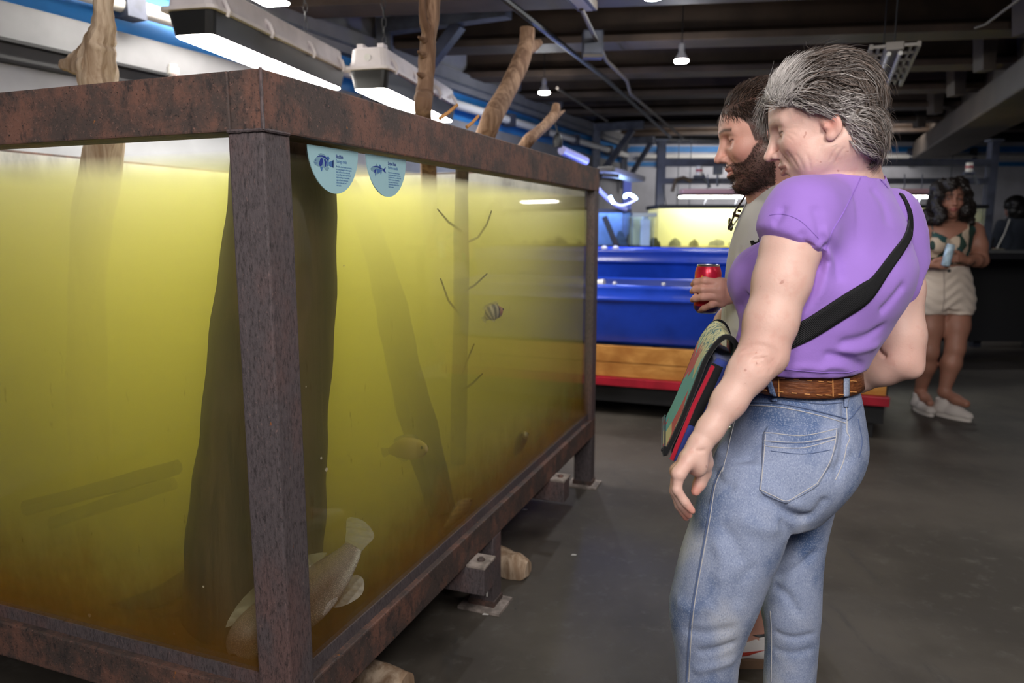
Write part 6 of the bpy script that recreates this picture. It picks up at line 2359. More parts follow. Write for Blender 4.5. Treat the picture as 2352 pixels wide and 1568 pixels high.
RM = R(62)
m_rows = rows_px([(402, 1770, 1900, 1.98, 0.8), (432, 1726, 1935, 1.99, 0.62), (470, 1700, 1948, 2.0, 0.60), (530, 1678, 1955, 2.0, 0.66), (600, 1663, 1954, 2.0, 0.70), (660, 1658, 1950, 2.0, 0.72),
                  (720, 1653, 1946, 2.0, 0.74), (800, 1653, 1942, 2.0, 0.76), (870, 1658, 1938, 2.0, 0.78)])
m_hips = rows_px([(840, 1670, 1930, 2.0, 0.8), (900, 1672, 1932, 2.0, 0.85), (980, 1678, 1925, 2.0, 0.85)])
lx1, lx2 = at(1735, 1430, 2.07), at(1812, 1385, 2.28)
legs_m = []
for foot, hipx, hy in ((lx1, at(1768, 940, 1.95), 1.95), (lx2, at(1850, 940, 2.07), 2.07)):
    legs_m.append((hipx, hipx.lerp(foot, 0.5) + Vector((-0.02, 0, 0.02)), Vector((foot.x, foot.y, 0.09))))
Fm = Field(axis(0.40, 1.08, 0.0065, ((0.50, 0.80, 0.0025),)), axis(1.70, 2.40, 0.0065, ((1.74, 2.02, 0.0026),)), axis(0.0, 1.78, 0.0065, ((1.42, 1.72, 0.0025), (1.03, 1.22, 0.003))))
Fm.loft(m_rows, RM, 0.02, inset=0.018)
Fm.loft(m_hips, RM, 0.02, inset=0.018)
nbm = at(1800, 425, 1.95)
Fm.cone(HM(-0.035, 0, -0.04), nbm, 0.060, 0.066, 0.025)
Fm.cone(HM(0.022, 0, -0.085), at(1752, 440, 1.93), 0.034, 0.045, 0.03)
head_sdf(Fm, MM, 1.0, nose=0.98, jaw=1.03, mouth_open=0.55, lids=1.0)
shl, ell_, wrl = at(1858, 470, 1.83), at(1820, 690, 1.80), at(1690, 672, 1.84)
shr, elr, wrr = at(1800, 480, 2.20), at(1700, 700, 2.16), at(1629, 826, 2.08)
Fm.chain([shl, shl.lerp(ell_, 0.5), ell_], [0.060, 0.052, 0.043], 0.02)
Fm.chain([ell_, ell_.lerp(wrl, 0.35), wrl], [0.042, 0.040, 0.028], 0.02)
Fm.chain([shr, shr.lerp(elr, 0.5), elr], [0.060, 0.052, 0.044], 0.02)
Fm.chain([elr, elr.lerp(wrr, 0.35), wrr], [0.044, 0.042, 0.028], 0.02)
TIPS = []
# left hand round the can: index on top, little finger lowest
can_c = at(1625, 662, 1.868)
mcl = [at(1652, 650, 1.822), at(1651, 664, 1.816), at(1652, 679, 1.818), at(1656, 693, 1.826)]
fgl = []
for i, (pip, dip, tip, yy) in enumerate((((1618, 644), (1599, 647), (1592, 653), 0), ((1614, 663), (1597, 665), (1590, 669), 0), ((1615, 682), (1597, 685), (1591, 689), 0), ((1634, 700), (1618, 707), (1608, 712), 0))):
    r0 = 0.0095 if i < 3 else 0.0085
    fgl.append(([mcl[i], at(*pip, 1.816 + 0.002 * (i == 3)), at(*dip, 1.834), at(*tip, 1.856)], [r0 * 1.1, r0, r0 * 0.93, r0 * 0.8]))
thl = ([wrl.lerp(at(1652, 655, 1.86), 0.3), at(1660, 652, 1.872), at(1640, 646, 1.908), at(1620, 652, 1.912)], [0.018, 0.015, 0.0125, 0.0105])
hand(Fm, wrl, mcl, fgl, thl, 0.0135, 0.022)
mcr = [at(1611, 845, 2.04), at(1610, 848, 2.06), at(1611, 850, 2.08), at(1614, 850, 2.10)]
fgr = [([m_, m_ + Vector((-0.008 - 0.002 * i, -0.004, -0.028)), m_ + Vector((-0.002, -0.006, -0.050)), m_ + Vector((0.010, -0.006, -0.064))], [0.0115, 0.0105, 0.0098, 0.0085]) for i, m_ in enumerate(mcr)]
hand(Fm, wrr, mcr, fgr, ([wrr, at(1634, 848, 2.04), at(1632, 866, 2.035), at(1626, 880, 2.035)], [0.019, 0.015, 0.012, 0.0095]), 0.0135, 0.022)
for hp, kn, an in legs_m:
    Fm.chain([hp, hp.lerp(kn, 0.5), kn], [0.085, 0.075, 0.056], 0.02)
    Fm.chain([kn, kn.lerp(an, 0.35), an], [0.054, 0.057, 0.037], 0.02)
    fdir = Vector((-1, 0, 0)) if hp is legs_m[0][0] else Vector((0.05, 1, 0))
    Fm.chain([an, an + fdir * 0.08 + Vector((0, 0, -0.03)), an + fdir * 0.17 + Vector((0, 0, -0.052))], [0.038, 0.036, 0.026], 0.015)
    Fm.cone(an, an - fdir * 0.04 + Vector((0, 0, -0.04)), 0.036, 0.034, 0.015)
v, f = Fm.nets()
v, f = keep_main(v, f)
v = relax(v, f, 1, 0.4)


def hairline_m(x, ay_):
    return np.interp(x, [-0.2, -0.09, -0.07, -0.05, -0.03, -0.012, 0.004, 0.026, 0.034, 0.05, 0.075, 0.088, 0.2], [-0.09, -0.088, -0.070, -0.040, 0.012, 0.024, -0.016, -0.012, 0.030, 0.052, 0.068, 0.080, 0.080])


def beard_low(x):
    return np.interp(x, [-0.02, 0.0, 0.02, 0.032, 0.045, 0.06, 0.09, 0.12], [0.02, 0.0, -0.010, -0.016, -0.034, -0.046, -0.043, -0.043])


col = face_colors(MM, v, (0.64, 0.35, 0.27), (0.52, 0.18, 0.15), (0.60, 0.24, 0.18), brow=((0.05, 0.03, 0.022), 0.92), beard=((0.060, 0.034, 0.026), 0.86), scalp=((0.045, 0.028, 0.022), 0.95, hairline_m))
tone = np.clip(((v[:, 2] < 1.30) * 1.0), 0, 1)[:, None] * 0.30
col = col * (1 - tone) + np.array((0.50, 0.22, 0.155)) * tone
col = finger_tip_color(col, v, TIPS, (0.58, 0.22, 0.16), 0.014)
np_mesh('body', v, f, m_skin2, man, col)
for y in (1, -1):
    eye(MM, man, y, 1.0, (1, 0.1, -0.25), (0.05, 0.06, 0.05))
# short hair and beard
nfc = np.cross(v[f[:, 2]] - v[f[:, 0]], v[f[:, 3]] - v[f[:, 1]])
nfc /= np.linalg.norm(nfc, axis=1)[:, None] + 1e-9
ctr = v[f].mean(1)
cq = head_local(MM, ctr)
rm = np.random.default_rng(17)
RhM = np.array(MM.to_3x3())
surf_m = ell_surf((-0.014, 0, 0.040), (0.098, 0.075, 0.087), MM)
ok = (cq[:, 2] > hairline_m(cq[:, 0], 0)) & (np.abs(cq[:, 0]) < 0.14) & (np.abs(cq[:, 1]) < 0.078) & (cq[:, 2] < 0.2)
ids = rm.choice(np.nonzero(ok)[0], 5200)
q = head_local(MM, ctr[ids])
dl = np.stack([-0.5 + 1.2 * (q[:, 2] > 0.10) * (q[:, 0] > 0.02) * -1.0, 0.25 * np.sign(q[:, 1]), np.where(q[:, 2] > 0.09, 0.3, -0.8)], 1) + rm.normal(0, 0.25, (len(ids), 3))
top = np.clip((q[:, 2] - 0.045) / 0.05, 0, 1)
hair_m = strands('hair', ctr[ids], dl @ RhM.T + nfc[ids] * 0.55, 0.012 + 0.030 * top, surf_m, np.array((0.060, 0.036, 0.026)) * (0.25 + 1.9 * rm.random((len(ids), 1)) ** 2), m_hair, man,
                 0.00060 + 0.0003 * rm.random(len(ids)), 5, 0.0, 0.3, 90, 0.005 + (0.006 + 0.012 * rm.random(len(ids))) * top, 31)
hair_m['label'] = 'short dark brown hair'
lz = -0.0605
ok = (cq[:, 2] < beard_low(cq[:, 0]) - 0.001) & (cq[:, 2] > -0.128) & (cq[:, 0] > -0.010) & (np.abs(cq[:, 1]) < 0.075) & ~((np.abs(cq[:, 1]) < 0.026) & (np.abs(cq[:, 2] - lz + 0.002) < 0.0115) & (cq[:, 0] > 0.07)) & (cq[:, 0] < 0.13)
ids = rm.choice(np.nonzero(ok)[0], 4200)
q = head_local(MM, ctr[ids])
dens = np.clip((q[:, 0] - 0.0) / 0.05, 0.15, 1)
dl = np.stack([0.1 + 0 * q[:, 0], 0.1 * np.sign(q[:, 1]), -0.9 + 0 * q[:, 0]], 1) + rm.normal(0, 0.25, (len(ids), 3))
L_ = (0.004 + 0.009 * dens * np.clip((-0.05 - q[:, 2]) / 0.05, 0.2, 1))


def surf_b(p):
    d_, n__ = surf_m(p)
    return np.zeros(len(p)) + 0.002, n__


beard = strands('beard', ctr[ids], dl @ RhM.T + nfc[ids] * 0.5, L_, surf_b, np.array((0.055, 0.032, 0.023)) * (0.4 + 1.0 * rm.random((len(ids), 1))), m_hair, man, 0.00036 + 0.0002 * rm.random(len(ids)), 4, 0.2, 0.1, 60, 0.004 + 0 * L_, 33)
beard['label'] = 'trimmed dark beard'

# shirt
m_offwhite = cloth_mat('off_white_jersey', (0.66, 0.64, 0.62))
Fs = Field(axis(0.44, 1.06, 0.0060), axis(1.70, 2.36, 0.0060), axis(0.98, 1.52, 0.0060))
Fs.chain([shl, shl.lerp(ell_, 0.55)], [0.068, 0.072], 0.01)
Fs.chain([shr, shr.lerp(elr, 0.55)], [0.066, 0.070], 0.01)
Fs.loft(m_rows, RM, 0.03)
Fs.cone(HM(-0.035, 0, -0.04), nbm, 0.0625, 0.069, 0.004, 's')
Fs.cone(nbm, nbm + (nbm - HM(-0.035, 0, -0.04)) * 0.4, 0.064, 0.04, 0.004, 's')
Fs.plane((0, 0, at(1700, 868, 1.9).z), (0, 0, -1), 0.003)
sv, sf = Fs.nets()
sv, sf = keep_main(sv, sf)
sv = relax(sv, sf, 2, 0.5)
sn = vnormals(sv, sf)
bs = bvh_near(sv, sf, 1630, 370, 1860, 860)
for pts, wd, am in ((((1700, 560), (1690, 640), (1688, 720)), 0.010, -0.007), (((1672, 600), (1668, 680), (1668, 760)), 0.009, 0.005), (((1712, 600), (1708, 680), (1715, 760)), 0.010, 0.005),
                    (((1735, 590), (1720, 660), (1700, 740)), 0.010, -0.006), (((1690, 760), (1680, 800), (1676, 840)), 0.009, -0.006), (((1760, 470), (1745, 520), (1740, 560)), 0.012, -0.003),
                    (((1668, 700), (1664, 760), (1668, 830)), 0.008, -0.005)):
    sv = stroke(sv, sf, sn, bs, pts, wd, am)
shirt_m = np_mesh('shirt', sv, sf, m_offwhite, man)
shirt_m['label'] = 'off-white short sleeved shirt'
bs = bvh_near(sv, sf, 1630, 370, 1860, 860)
seam(bs, [(1726, 444), (1745, 434), (1775, 418), (1800, 408)], 'collar_seam', simple('shirt_thread', (0.36, 0.35, 0.34), 0.8), shirt_m, 0.0016, 0.0004)
# shorts, shoes
m_navy = cloth_mat('dark_shorts', (0.03, 0.03, 0.035))
Fs = Field(axis(0.44, 1.06, 0.009), axis(1.76, 2.32, 0.009), axis(0.45, 1.10, 0.009))
Fs.loft(m_hips, RM, 0.02)
for hp, kn, an in legs_m:
    Fs.cone(hp, hp.lerp(kn, 0.85), 0.098, 0.085, 0.02)
    Fs.plane((0, 0, hp.lerp(kn, 0.8).z), (0, 0, -1), 0.003)
sv, sf = Fs.nets()
np_mesh('shorts', sv, sf, m_navy, man)
m_shoe = simple('white_leather', (0.72, 0.68, 0.66), 0.5)
m_gum = simple('gum_sole', (0.17, 0.10, 0.06), 0.6)
m_redmark = simple('red_mark', (0.50, 0.05, 0.03), 0.5)
for i, (hp, kn, an) in enumerate(legs_m):
    fdir = Vector((-1, 0, 0)) if i == 0 else Vector((0.05, 1, 0)).normalized()
    sdir = Vector((-fdir.y, fdir.x, 0))
    Fs = Field(axis(an.x - 0.28, an.x + 0.14, 0.005), axis(an.y - 0.12, an.y + 0.28, 0.005), axis(-0.01, 0.16, 0.005))
    Fs.chain([an - fdir * 0.03 + Vector((0, 0, -0.035)), an + fdir * 0.08 + Vector((0, 0, -0.045)), an + fdir * 0.18 + Vector((0, 0, -0.055))], [0.046, 0.044, 0.036], 0.03)
    Fs.cone(an + Vector((0.008, 0, 0.0)), an + Vector((0.01, 0, -0.04)), 0.046, 0.048, 0.02)
    Fs.plane((0, 0, 0.025), (0, 0, -1), 0.003)
    Fs.plane(an + Vector((0, 0, 0.016)), tuple(-fdir * 0.25 + Vector((0, 0, 1))), 0.003)
    Fs.cone(an + Vector((0.0, 0, 0.06)), an + Vector((0, 0, -0.01)), 0.040, 0.040, 0.002, 's')
    sv, sf = Fs.nets()
    shoe = np_mesh('shoe', sv, sf, m_shoe, man)
    out = [Vector((an.x, an.y, 0.001)) - fdir * (0.078 * math.cos(t) * (1 if math.cos(t) > 0 else 2.9)) + sdir * (0.053 * math.sin(t)) for t in [2 * PI * k / 28 for k in range(28)]]
    MB().prism(out, (0, 0, 0.027)).build('sole', m_gum, shoe, 'brown gum sole')
    bs2 = bvh_of(sv, sf)
    pts = []
    for (dx, dz) in ((0.015, 0.062), (-0.045, 0.052), (-0.10, 0.058), (-0.055, 0.040), (-0.03, 0.042)):
        P_ = Vector((an.x + dx, an.y - 0.3, dz))
        hh = bs2.ray_cast(P_, Vector((0, 1, 0)))
        if hh[0] is not None:
            pts.append(hh[0] + Vector((0, -0.0006, 0)))
    if len(pts) > 3 and i == 0:
        MB().prism(pts, (0, -0.0012, 0)).build('side_stripe', m_redmark, shoe, 'red curved side stripe')
    for zz in (0.012,):
        MB().tube([(an.x + 0.040 * math.cos(t) + 0.004, an.y + 0.041 * math.sin(t), an.z + zz + 0.0 * math.cos(t)) for t in [2 * PI * k / 24 for k in range(25)]], 0.006, 6, False).build('collar_lining', m_black, shoe, 'black padded collar')
# wristband
wb = MB()
wd_ = (wrl - ell_).normalized()
pw = wrl - wd_ * 0.030
qd = wd_.to_track_quat('Z', 'Y').to_matrix()
wb.lathe(pw, [(0.0335, -0.011), (0.0345, -0.011), (0.0345, 0.011), (0.0335, 0.011), (0.0335, -0.011)], 28, qd)
wb.build('wristband', simple('neon_green_paper', (0.06, 0.72, 0.07), 0.5), man, 'bright green wristband')
# sunglasses hung on the collar, buckle of a strap
sg = empty('sunglasses', at(1695, 480, 1.86), 'dark tortoiseshell sunglasses hanging from the collar of the off-white shirt', 'sunglasses')


def on_shirt(x, y, off=0.006):
    h_ = hit(bs, x, y)
    return h_[0] + h_[1] * off if h_ else at(x, y, 1.87)


m_tort = simple('tortoiseshell', (0.045, 0.022, 0.012), 0.3, var=0.5, vscale=60)
gy0 = on_shirt(1722, 452, 0.008).y
gy1 = on_shirt(1690, 524, 0.010).y
gl = lambda x, y, o=0.0: at(x, y, gy0 + (gy1 - gy0) * (y - 440) / 85 - 0.006 - o)
P1 = [gl(x, y) for x, y in ((1719, 438), (1710, 452), (1701, 466), (1694, 476))]
MB().tube(smooth_path(P1, [0] * len(P1), 4)[0], 0.0026, 8).build('temple', m_tort, sg)
P2 = [gl(x, y, 0.006) for x, y in ((1720, 447), (1716, 462), (1710, 478), (1699, 496), (1688, 512), (1678, 524))]
MB().tube(smooth_path(P2, [0] * len(P2), 4)[0], 0.0019, 8).build('temple', simple('grey_temple', (0.13, 0.12, 0.13), 0.3), sg)
P3 = [gl(x, y) for x, y in ((1694, 476), (1690, 483), (1687, 490), (1684, 500), (1679, 510), (1673, 521), (1674, 527), (1678, 524))]
MB().tube(*smooth_path(P3, [0.0042, 0.0022, 0.0042, 0.0028, 0.0024, 0.0022, 0.0022, 0.002], 4), 8).build('frame_front', m_tort, sg)
MB().tube([P3[1] + Vector((0.004, -0.003, 0)), P3[1] + Vector((0.012, -0.006, -0.003))], 0.0035, 6).tube([P3[3] + Vector((0.004, -0.003, 0.006)), P3[3] + Vector((0.014, -0.006, 0.004))], 0.0045, 6).build('nose_pad', m_tort, sg)
MB().lathe((P3[4] + P3[5]) / 2 + Vector((0.006, 0.012, 0)), [(0.0, 0.0), (0.017, 0.001), (0.018, -0.001), (0.0, -0.002)], 20, Matrix.Rotation(R(80), 3, 'Y')).build('lens', simple('dark_lens', (0.01, 0.01, 0.012), 0.08), sg)
bk_ = empty('strap_buckle', on_shirt(1745, 560), 'black plastic clip on a strap across the off-white shirt', 'buckle')
K = lambda x, y, o=0.008: on_shirt(1640 + x / 6.274, 370 + y / 6.274, o)
MB().prism([K(545, 1155), K(580, 1150), K(605, 1180), K(650, 1170), K(672, 1120), K(715, 1105), K(735, 1180), K(740, 1220), K(670, 1235), K(630, 1245), K(615, 1285), K(590, 1285)], (0, -0.006, 0)).build('clip', simple('black_plastic', (0.006, 0.006, 0.007), 0.3), bk_)
MB().prism([K(715, 1105), K(790, 1085), K(860, 1070), K(860, 1170), K(800, 1190), K(740, 1215)], (0, -0.004, 0)).build('strap', m_web, bk_)

# ---- the can
n = N('red_can_print')
tc = n.new('ShaderNodeTexCoord')
sp = n.new('ShaderNodeSeparateXYZ')
n.link(tc.outputs['Object'], sp.inputs[0])
zz = n.math('SUBTRACT', sp.outputs[2], can_c.z)
vor = n.new('ShaderNodeTexVoronoi')
vor.inputs['Scale'].default_value = 42
n.link(n.co(), vor.inputs['Vector'])
red = n.mix(n.ramp(n.noise(30, 2), 0.4, 0.6), (0.62, 0.015, 0.05), (0.50, 0.01, 0.03))
band = n.math('MULTIPLY', n.math('GREATER_THAN', zz, 0.018), n.math('LESS_THAN', zz, 0.037))
k = n.mix(n.math('MULTIPLY', band, n.math('LESS_THAN', vor.outputs['Distance'], 0.42)), red, (0.88, 0.36, 0.02))
k = n.mix(n.math('MULTIPLY', n.math('LESS_THAN', zz, -0.043), 1.0), k, (0.06, 0.02, 0.12))
n.base(k).set(rough=0.28, metal=0.35)
m_can = n.m
can = empty('drink_can', can_c - Vector((0, 0, 0.061)), 'red drink can with orange fruit print and silver top, held by the bearded person', 'can')
MB().lathe(can_c, [(0.024, -0.060), (0.0265, -0.058), (0.033, -0.050), (0.033, 0.040), (0.0305, 0.050), (0.0275, 0.0565)], 36).build('can_body', m_can, can)
MB().lathe(can_c, [(0.0275, 0.0562), (0.0282, 0.0590), (0.0268, 0.0605), (0.0255, 0.0575), (0.0, 0.0570)], 36).build('can_lid', m_chrome, can, 'silver lid')
MB().lathe(can_c, [(0.0, -0.0605), (0.0235, -0.0620), (0.0245, -0.0595)], 36).build('can_base', m_chrome, can, 'silver base')
MB().box(can_c + Vector((0.004, 0, 0.0585)), (0.018, 0.012, 0.0015), None, 0.0006).build('pull_tab', m_chrome, can)

# ================================================================== PEOPLE FURTHER BACK
def figure_body(Fq, M, s, joints, palms):
    pass


bgw = empty('person', (at(2165, 700, 5.15).x, 5.15, 0), 'person with dark curly hair in a leaf print top and cream shorts facing the camera', 'person')
MG = head_frame((0, 0, 0), (-0.22, -0.97), R(-2), 1.0, (0, 0, 0))
hc = at(2182, 462, 5.13)
MG.translation = hc


def HG(x, y, z):
    return MG @ Vector((x, y, z))


g_rows = rows_px([(510, 2140, 2222, 5.16, 0.6), (522, 2122, 2238, 5.16, 0.55), (545, 2128, 2230, 5.15, 0.68), (572, 2130, 2224, 5.15, 0.74), (600, 2133, 2218, 5.15, 0.66), (625, 2128, 2220, 5.15, 0.66)])
g_hips = rows_px([(610, 2126, 2221, 5.15, 0.68), (640, 2116, 2228, 5.15, 0.72), (680, 2106, 2233, 5.15, 0.74), (705, 2104, 2232, 5.15, 0.72)])
gl1, gk1, ga1 = at(2136, 700, 5.13), at(2134, 808, 5.08), at(2114, 898, 5.18)
gl2, gk2, ga2 = at(2198, 700, 5.13), at(2194, 800, 5.03), at(2168, 900, 5.02)
ga1.z = max(ga1.z, 0.085)
ga2.z = max(ga2.z, 0.085)
Fg = Field(axis(2.55, 3.42, 0.0075, ((2.95, 3.14, 0.0042),)), axis(4.80, 5.42, 0.0075, ((4.98, 5.22, 0.0045),)), axis(0.0, 1.70, 0.0075, ((1.38, 1.64, 0.0042), (1.03, 1.18, 0.0045))))
Fg.loft(g_rows, 0.0, 0.03)
Fg.loft(g_hips, 0.0, 0.03, inset=0.012)
Fg.cone(HG(-0.03, 0, -0.05), at(2181, 520, 5.17), 0.052, 0.060, 0.04)
head_sdf(Fg, MG, 1.0, 1.0, 1.0, 0.0)
gs1, ge1, gw1 = at(2122, 532, 5.17), at(2100, 598, 5.16), at(2136, 607, 5.02)
gs2, ge2, gw2 = at(2238, 530, 5.16), at(2254, 598, 5.14), at(2222, 598, 5.00)
for s_, e_, w_ in ((gs1, ge1, gw1), (gs2, ge2, gw2)):
    Fg.chain([s_, s_.lerp(e_, 0.5), e_], [0.062, 0.058, 0.045], 0.03)
    Fg.chain([e_, e_.lerp(w_, 0.4), w_], [0.045, 0.042, 0.027], 0.02)
TIPS = []
mca = [at(2158, 600 + 4 * i, 4.985) for i in range(4)]
hand(Fg, gw1, mca, [([m_, m_ + Vector((0.022, -0.012, -0.004)), m_ + Vector((0.045, -0.008, -0.006)), m_ + Vector((0.058, 0.006, -0.006))], [0.0115, 0.0105, 0.0098, 0.0085]) for m_ in mca],
     ([gw1, at(2150, 597, 4.99), at(2160, 594, 4.98), at(2170, 592, 4.975)], [0.017, 0.014, 0.012, 0.010]), 0.0135, 0.022)
mcb = [at(2204, 586 + 4 * i, 4.965) for i in range(4)]
hand(Fg, gw2, mcb, [([m_, m_ + Vector((-0.022, -0.012, -0.002)), m_ + Vector((-0.042, -0.008, -0.004)), m_ + Vector((-0.054, 0.006, -0.006))], [0.0115, 0.0105, 0.0098, 0.0085]) for m_ in mcb],
     ([gw2, at(2208, 584, 4.98), at(2200, 579, 4.97), at(2192, 577, 4.965)], [0.017, 0.014, 0.012, 0.010]), 0.0135, 0.022)
for a, b_, c in ((gl1, gk1, ga1), (gl2, gk2, ga2)):
    Fg.chain([a, a.lerp(b_, 0.5), b_], [0.098, 0.084, 0.060], 0.03)
    Fg.chain([b_, b_.lerp(c, 0.35), c], [0.058, 0.062, 0.036], 0.03)
    fd = Vector((-0.1, -1, 0)) if c is ga1 else Vector((0.45, -0.9, 0)).normalized()
    Fg.chain([c, c + fd * 0.09 + Vector((0, 0, -0.035)), c + fd * 0.16 + Vector((0, 0, -0.05))], [0.036, 0.034, 0.026], 0.02)
v, f = Fg.nets()
v, f = keep_main(v, f)
col = face_colors(MG, v, (0.36, 0.17, 0.115), (0.36, 0.10, 0.09), (0.40, 0.16, 0.115), brow=((0.03, 0.02, 0.015), 0.9), ear=(0.36, 0.15, 0.11))
m_skin3 = skin_mat('brown_skin', sss=0.05)
np_mesh('body', v, f, m_skin3, bgw, col)
bg_body = bvh_of(v, f)
for y in (1, -1):
    eye(MG, bgw, y, 1.0, (1, 0, 0), (0.02, 0.012, 0.01))
# curly hair: a cloud of locks round the head
rg = np.random.default_rng(41)
Fh = Field(axis(2.78, 3.32, 0.007), axis(4.95, 5.40, 0.007), axis(1.22, 1.70, 0.007))
for i in range(90):
    th = rg.random() * 6.28
    zz = -0.14 + 0.27 * rg.random()
    rr = 0.098 + 0.020 * rg.random() + 0.030 * np.clip(-zz / 0.12, 0, 1)
    if zz > 0.06:
        rr *= math.sqrt(max(0.05, 1 - ((zz - 0.03) / 0.115) ** 2))
    x_, y_ = rr * math.cos(th) - 0.02, rr * math.sin(th)
    if x_ > 0.045 and abs(y_) < 0.062 and zz < 0.085:
        continue
    Fh.ell(HG(x_, y_, zz), np.array((0.030, 0.030, 0.036)) * (0.75 + 0.5 * rg.random()), None, 0.012)
Fh.ell(HG(-0.02, 0, 0.05), (0.10, 0.09, 0.09), None, 0.02)
hv, hf = Fh.nets()
qv = head_local(MG, hv)
hv = hv + vnormals(hv, hf) * (0.006 * np.sin(qv[:, 0] * 190 + 2 * np.sin(qv[:, 1] * 120)) * np.sin(qv[:, 2] * 210 + qv[:, 1] * 90))[:, None]
hair_g = np_mesh('hair', hv, hf, m_hair, bgw, np.tile(np.array((0.014, 0.010, 0.009)), (len(hv), 1)))
ids = rg.choice(len(hf), 1500)
ctr = hv[hf[ids]].mean(1)
nn = np.cross(hv[hf[ids][:, 2]] - hv[hf[ids][:, 0]], hv[hf[ids][:, 3]] - hv[hf[ids][:, 1]])
strands('curls', ctr, np.array((0, 0, -1.0)) + nn / (np.linalg.norm(nn, axis=1)[:, None] + 1e-9) * 0.6 + rg.normal(0, 0.4, (1500, 3)), 0.05 + 0.03 * rg.random(1500), ell_surf((-0.02, 0, -0.01), (0.125, 0.12, 0.15), MG),
        np.array((0.022, 0.015, 0.012)) * (0.5 + rg.random((1500, 1))), m_hair, hair_g, 0.0016 + 0.0006 * rg.random(1500), 8, 0.2, 0.9, 90, 0.010 + 0.012 * rg.random(1500), 43, 0.6)
# top with leaf print
n = N('leaf_print')
vo = n.new('ShaderNodeTexVoronoi')
vo.inputs['Scale'].default_value = 24
n.link(n.co((1.0, 0.35, 0.6), (0, 0.75, 0)), vo.inputs['Vector'])
sc_ = n.new('ShaderNodeSeparateColor')
n.link(vo.outputs['Color'], sc_.inputs[0])
k = n.mix(n.math('GREATER_THAN', sc_.outputs[0], 0.50), (0.55, 0.43, 0.32), (0.018, 0.045, 0.032))
k = n.mix(n.math('GREATER_THAN', sc_.outputs[1], 0.72), k, (0.02, 0.07, 0.07))
n.base(k).set(rough=0.8)
m_leaf = n.m
Ft = Field(axis(2.70, 3.30, 0.007), axis(4.90, 5.36, 0.007), axis(1.00, 1.46, 0.007))
Ft.loft([(r0[0], r0[1], r0[2], r0[3] + 0.006) + tuple(r0[4:]) for r0 in g_rows], 0.0, 0.02)
for px in (2158, 2200):
    Ft.ell(at(px, 562, 5.07), (0.062, 0.05, 0.058), None, 0.03)
Ft.plane((0, 0, at(2170, 616, 5.05).z), (0, 0, -1), 0.003)
vtop = at(2142, 524, 5.05)
vmid, vr = at(2181, 549, 5.05), at(2226, 524, 5.05)
for a, b_ in ((vtop, vmid), (vmid, vr)):
    d_ = (b_ - a).normalized()
    nrm_ = Vector((-d_.z, 0, d_.x))
    if nrm_.z < 0:
        nrm_ = -nrm_
    a_, n_ = np.array(a), np.array(nrm_)
    sel_lo, sel_hi = ((2.6, 4.8, 0.9), (vmid.x, 5.5, 1.6)) if a is vtop else ((vmid.x, 4.8, 0.9), (3.5, 5.5, 1.6))
    Ft.plane(a, nrm_, 0.002, sel_lo, sel_hi)
sv, sf = Ft.nets()
np_mesh('camisole', sv, sf, m_leaf, bgw)
for a, b_ in (((2142, 528), (2138, 508)), ((2224, 528), (2222, 508))):
    L = []
    for k_ in range(8):
        x, y = a[0] + (b_[0] - a[0]) * k_ / 7, a[1] + (b_[1] - a[1]) * k_ / 7
        h_ = hit(bg_body, x, y)
        if h_:
            L.append(h_[0] + h_[1] * 0.004)
    if len(L) > 1:
        MB().tube(L, 0.006, 6, flat=0.5).build('strap', m_leaf, bgw)
m_cream = cloth_mat('cream_linen', (0.62, 0.52, 0.44), weave=200)
Ft = Field(axis(2.62, 3.36, 0.0075), axis(4.88, 5.42, 0.0075), axis(0.60, 1.10, 0.0075))
Ft.loft([(r0[0], r0[1], r0[2], r0[3] + 0.004) + tuple(r0[4:]) for r0 in g_hips], 0.0, 0.02)
zhem = at(2150, 722, 5.05).z
for a, b_ in ((gl1, gk1), (gl2, gk2)):
    Ft.cone(a + Vector((0, 0, 0.03)), a.lerp(b_, 0.45), 0.104, 0.103, 0.03)
Ft.plane((0, 0, zhem), (0, 0, -1), 0.003)
sv, sf = Ft.nets()
bsn = vnormals(sv, sf)
sv = sv + bsn * (0.003 * np.sin(sv[:, 2] * 90 + 4 * np.sin(sv[:, 0] * 22)))[:, None]
sh_ = np_mesh('shorts', sv, sf, m_cream, bgw)
hh = bvh_of(sv, sf)
h_ = hit(hh, 2180, 622)
if h_:
    MB().lathe(h_[0], [(0.012, 0), (0.011, 0.004), (0, 0.005)], 12, h_[1].to_track_quat('Z', 'Y').to_matrix()).build('button', m_black, sh_)
seam(hh, [(2168, 625), (2168, 680), (2164, 715)], 'fly_seam', simple('linen_thread', (0.35, 0.29, 0.25), 0.9), sh_, 0.003, 0.001)
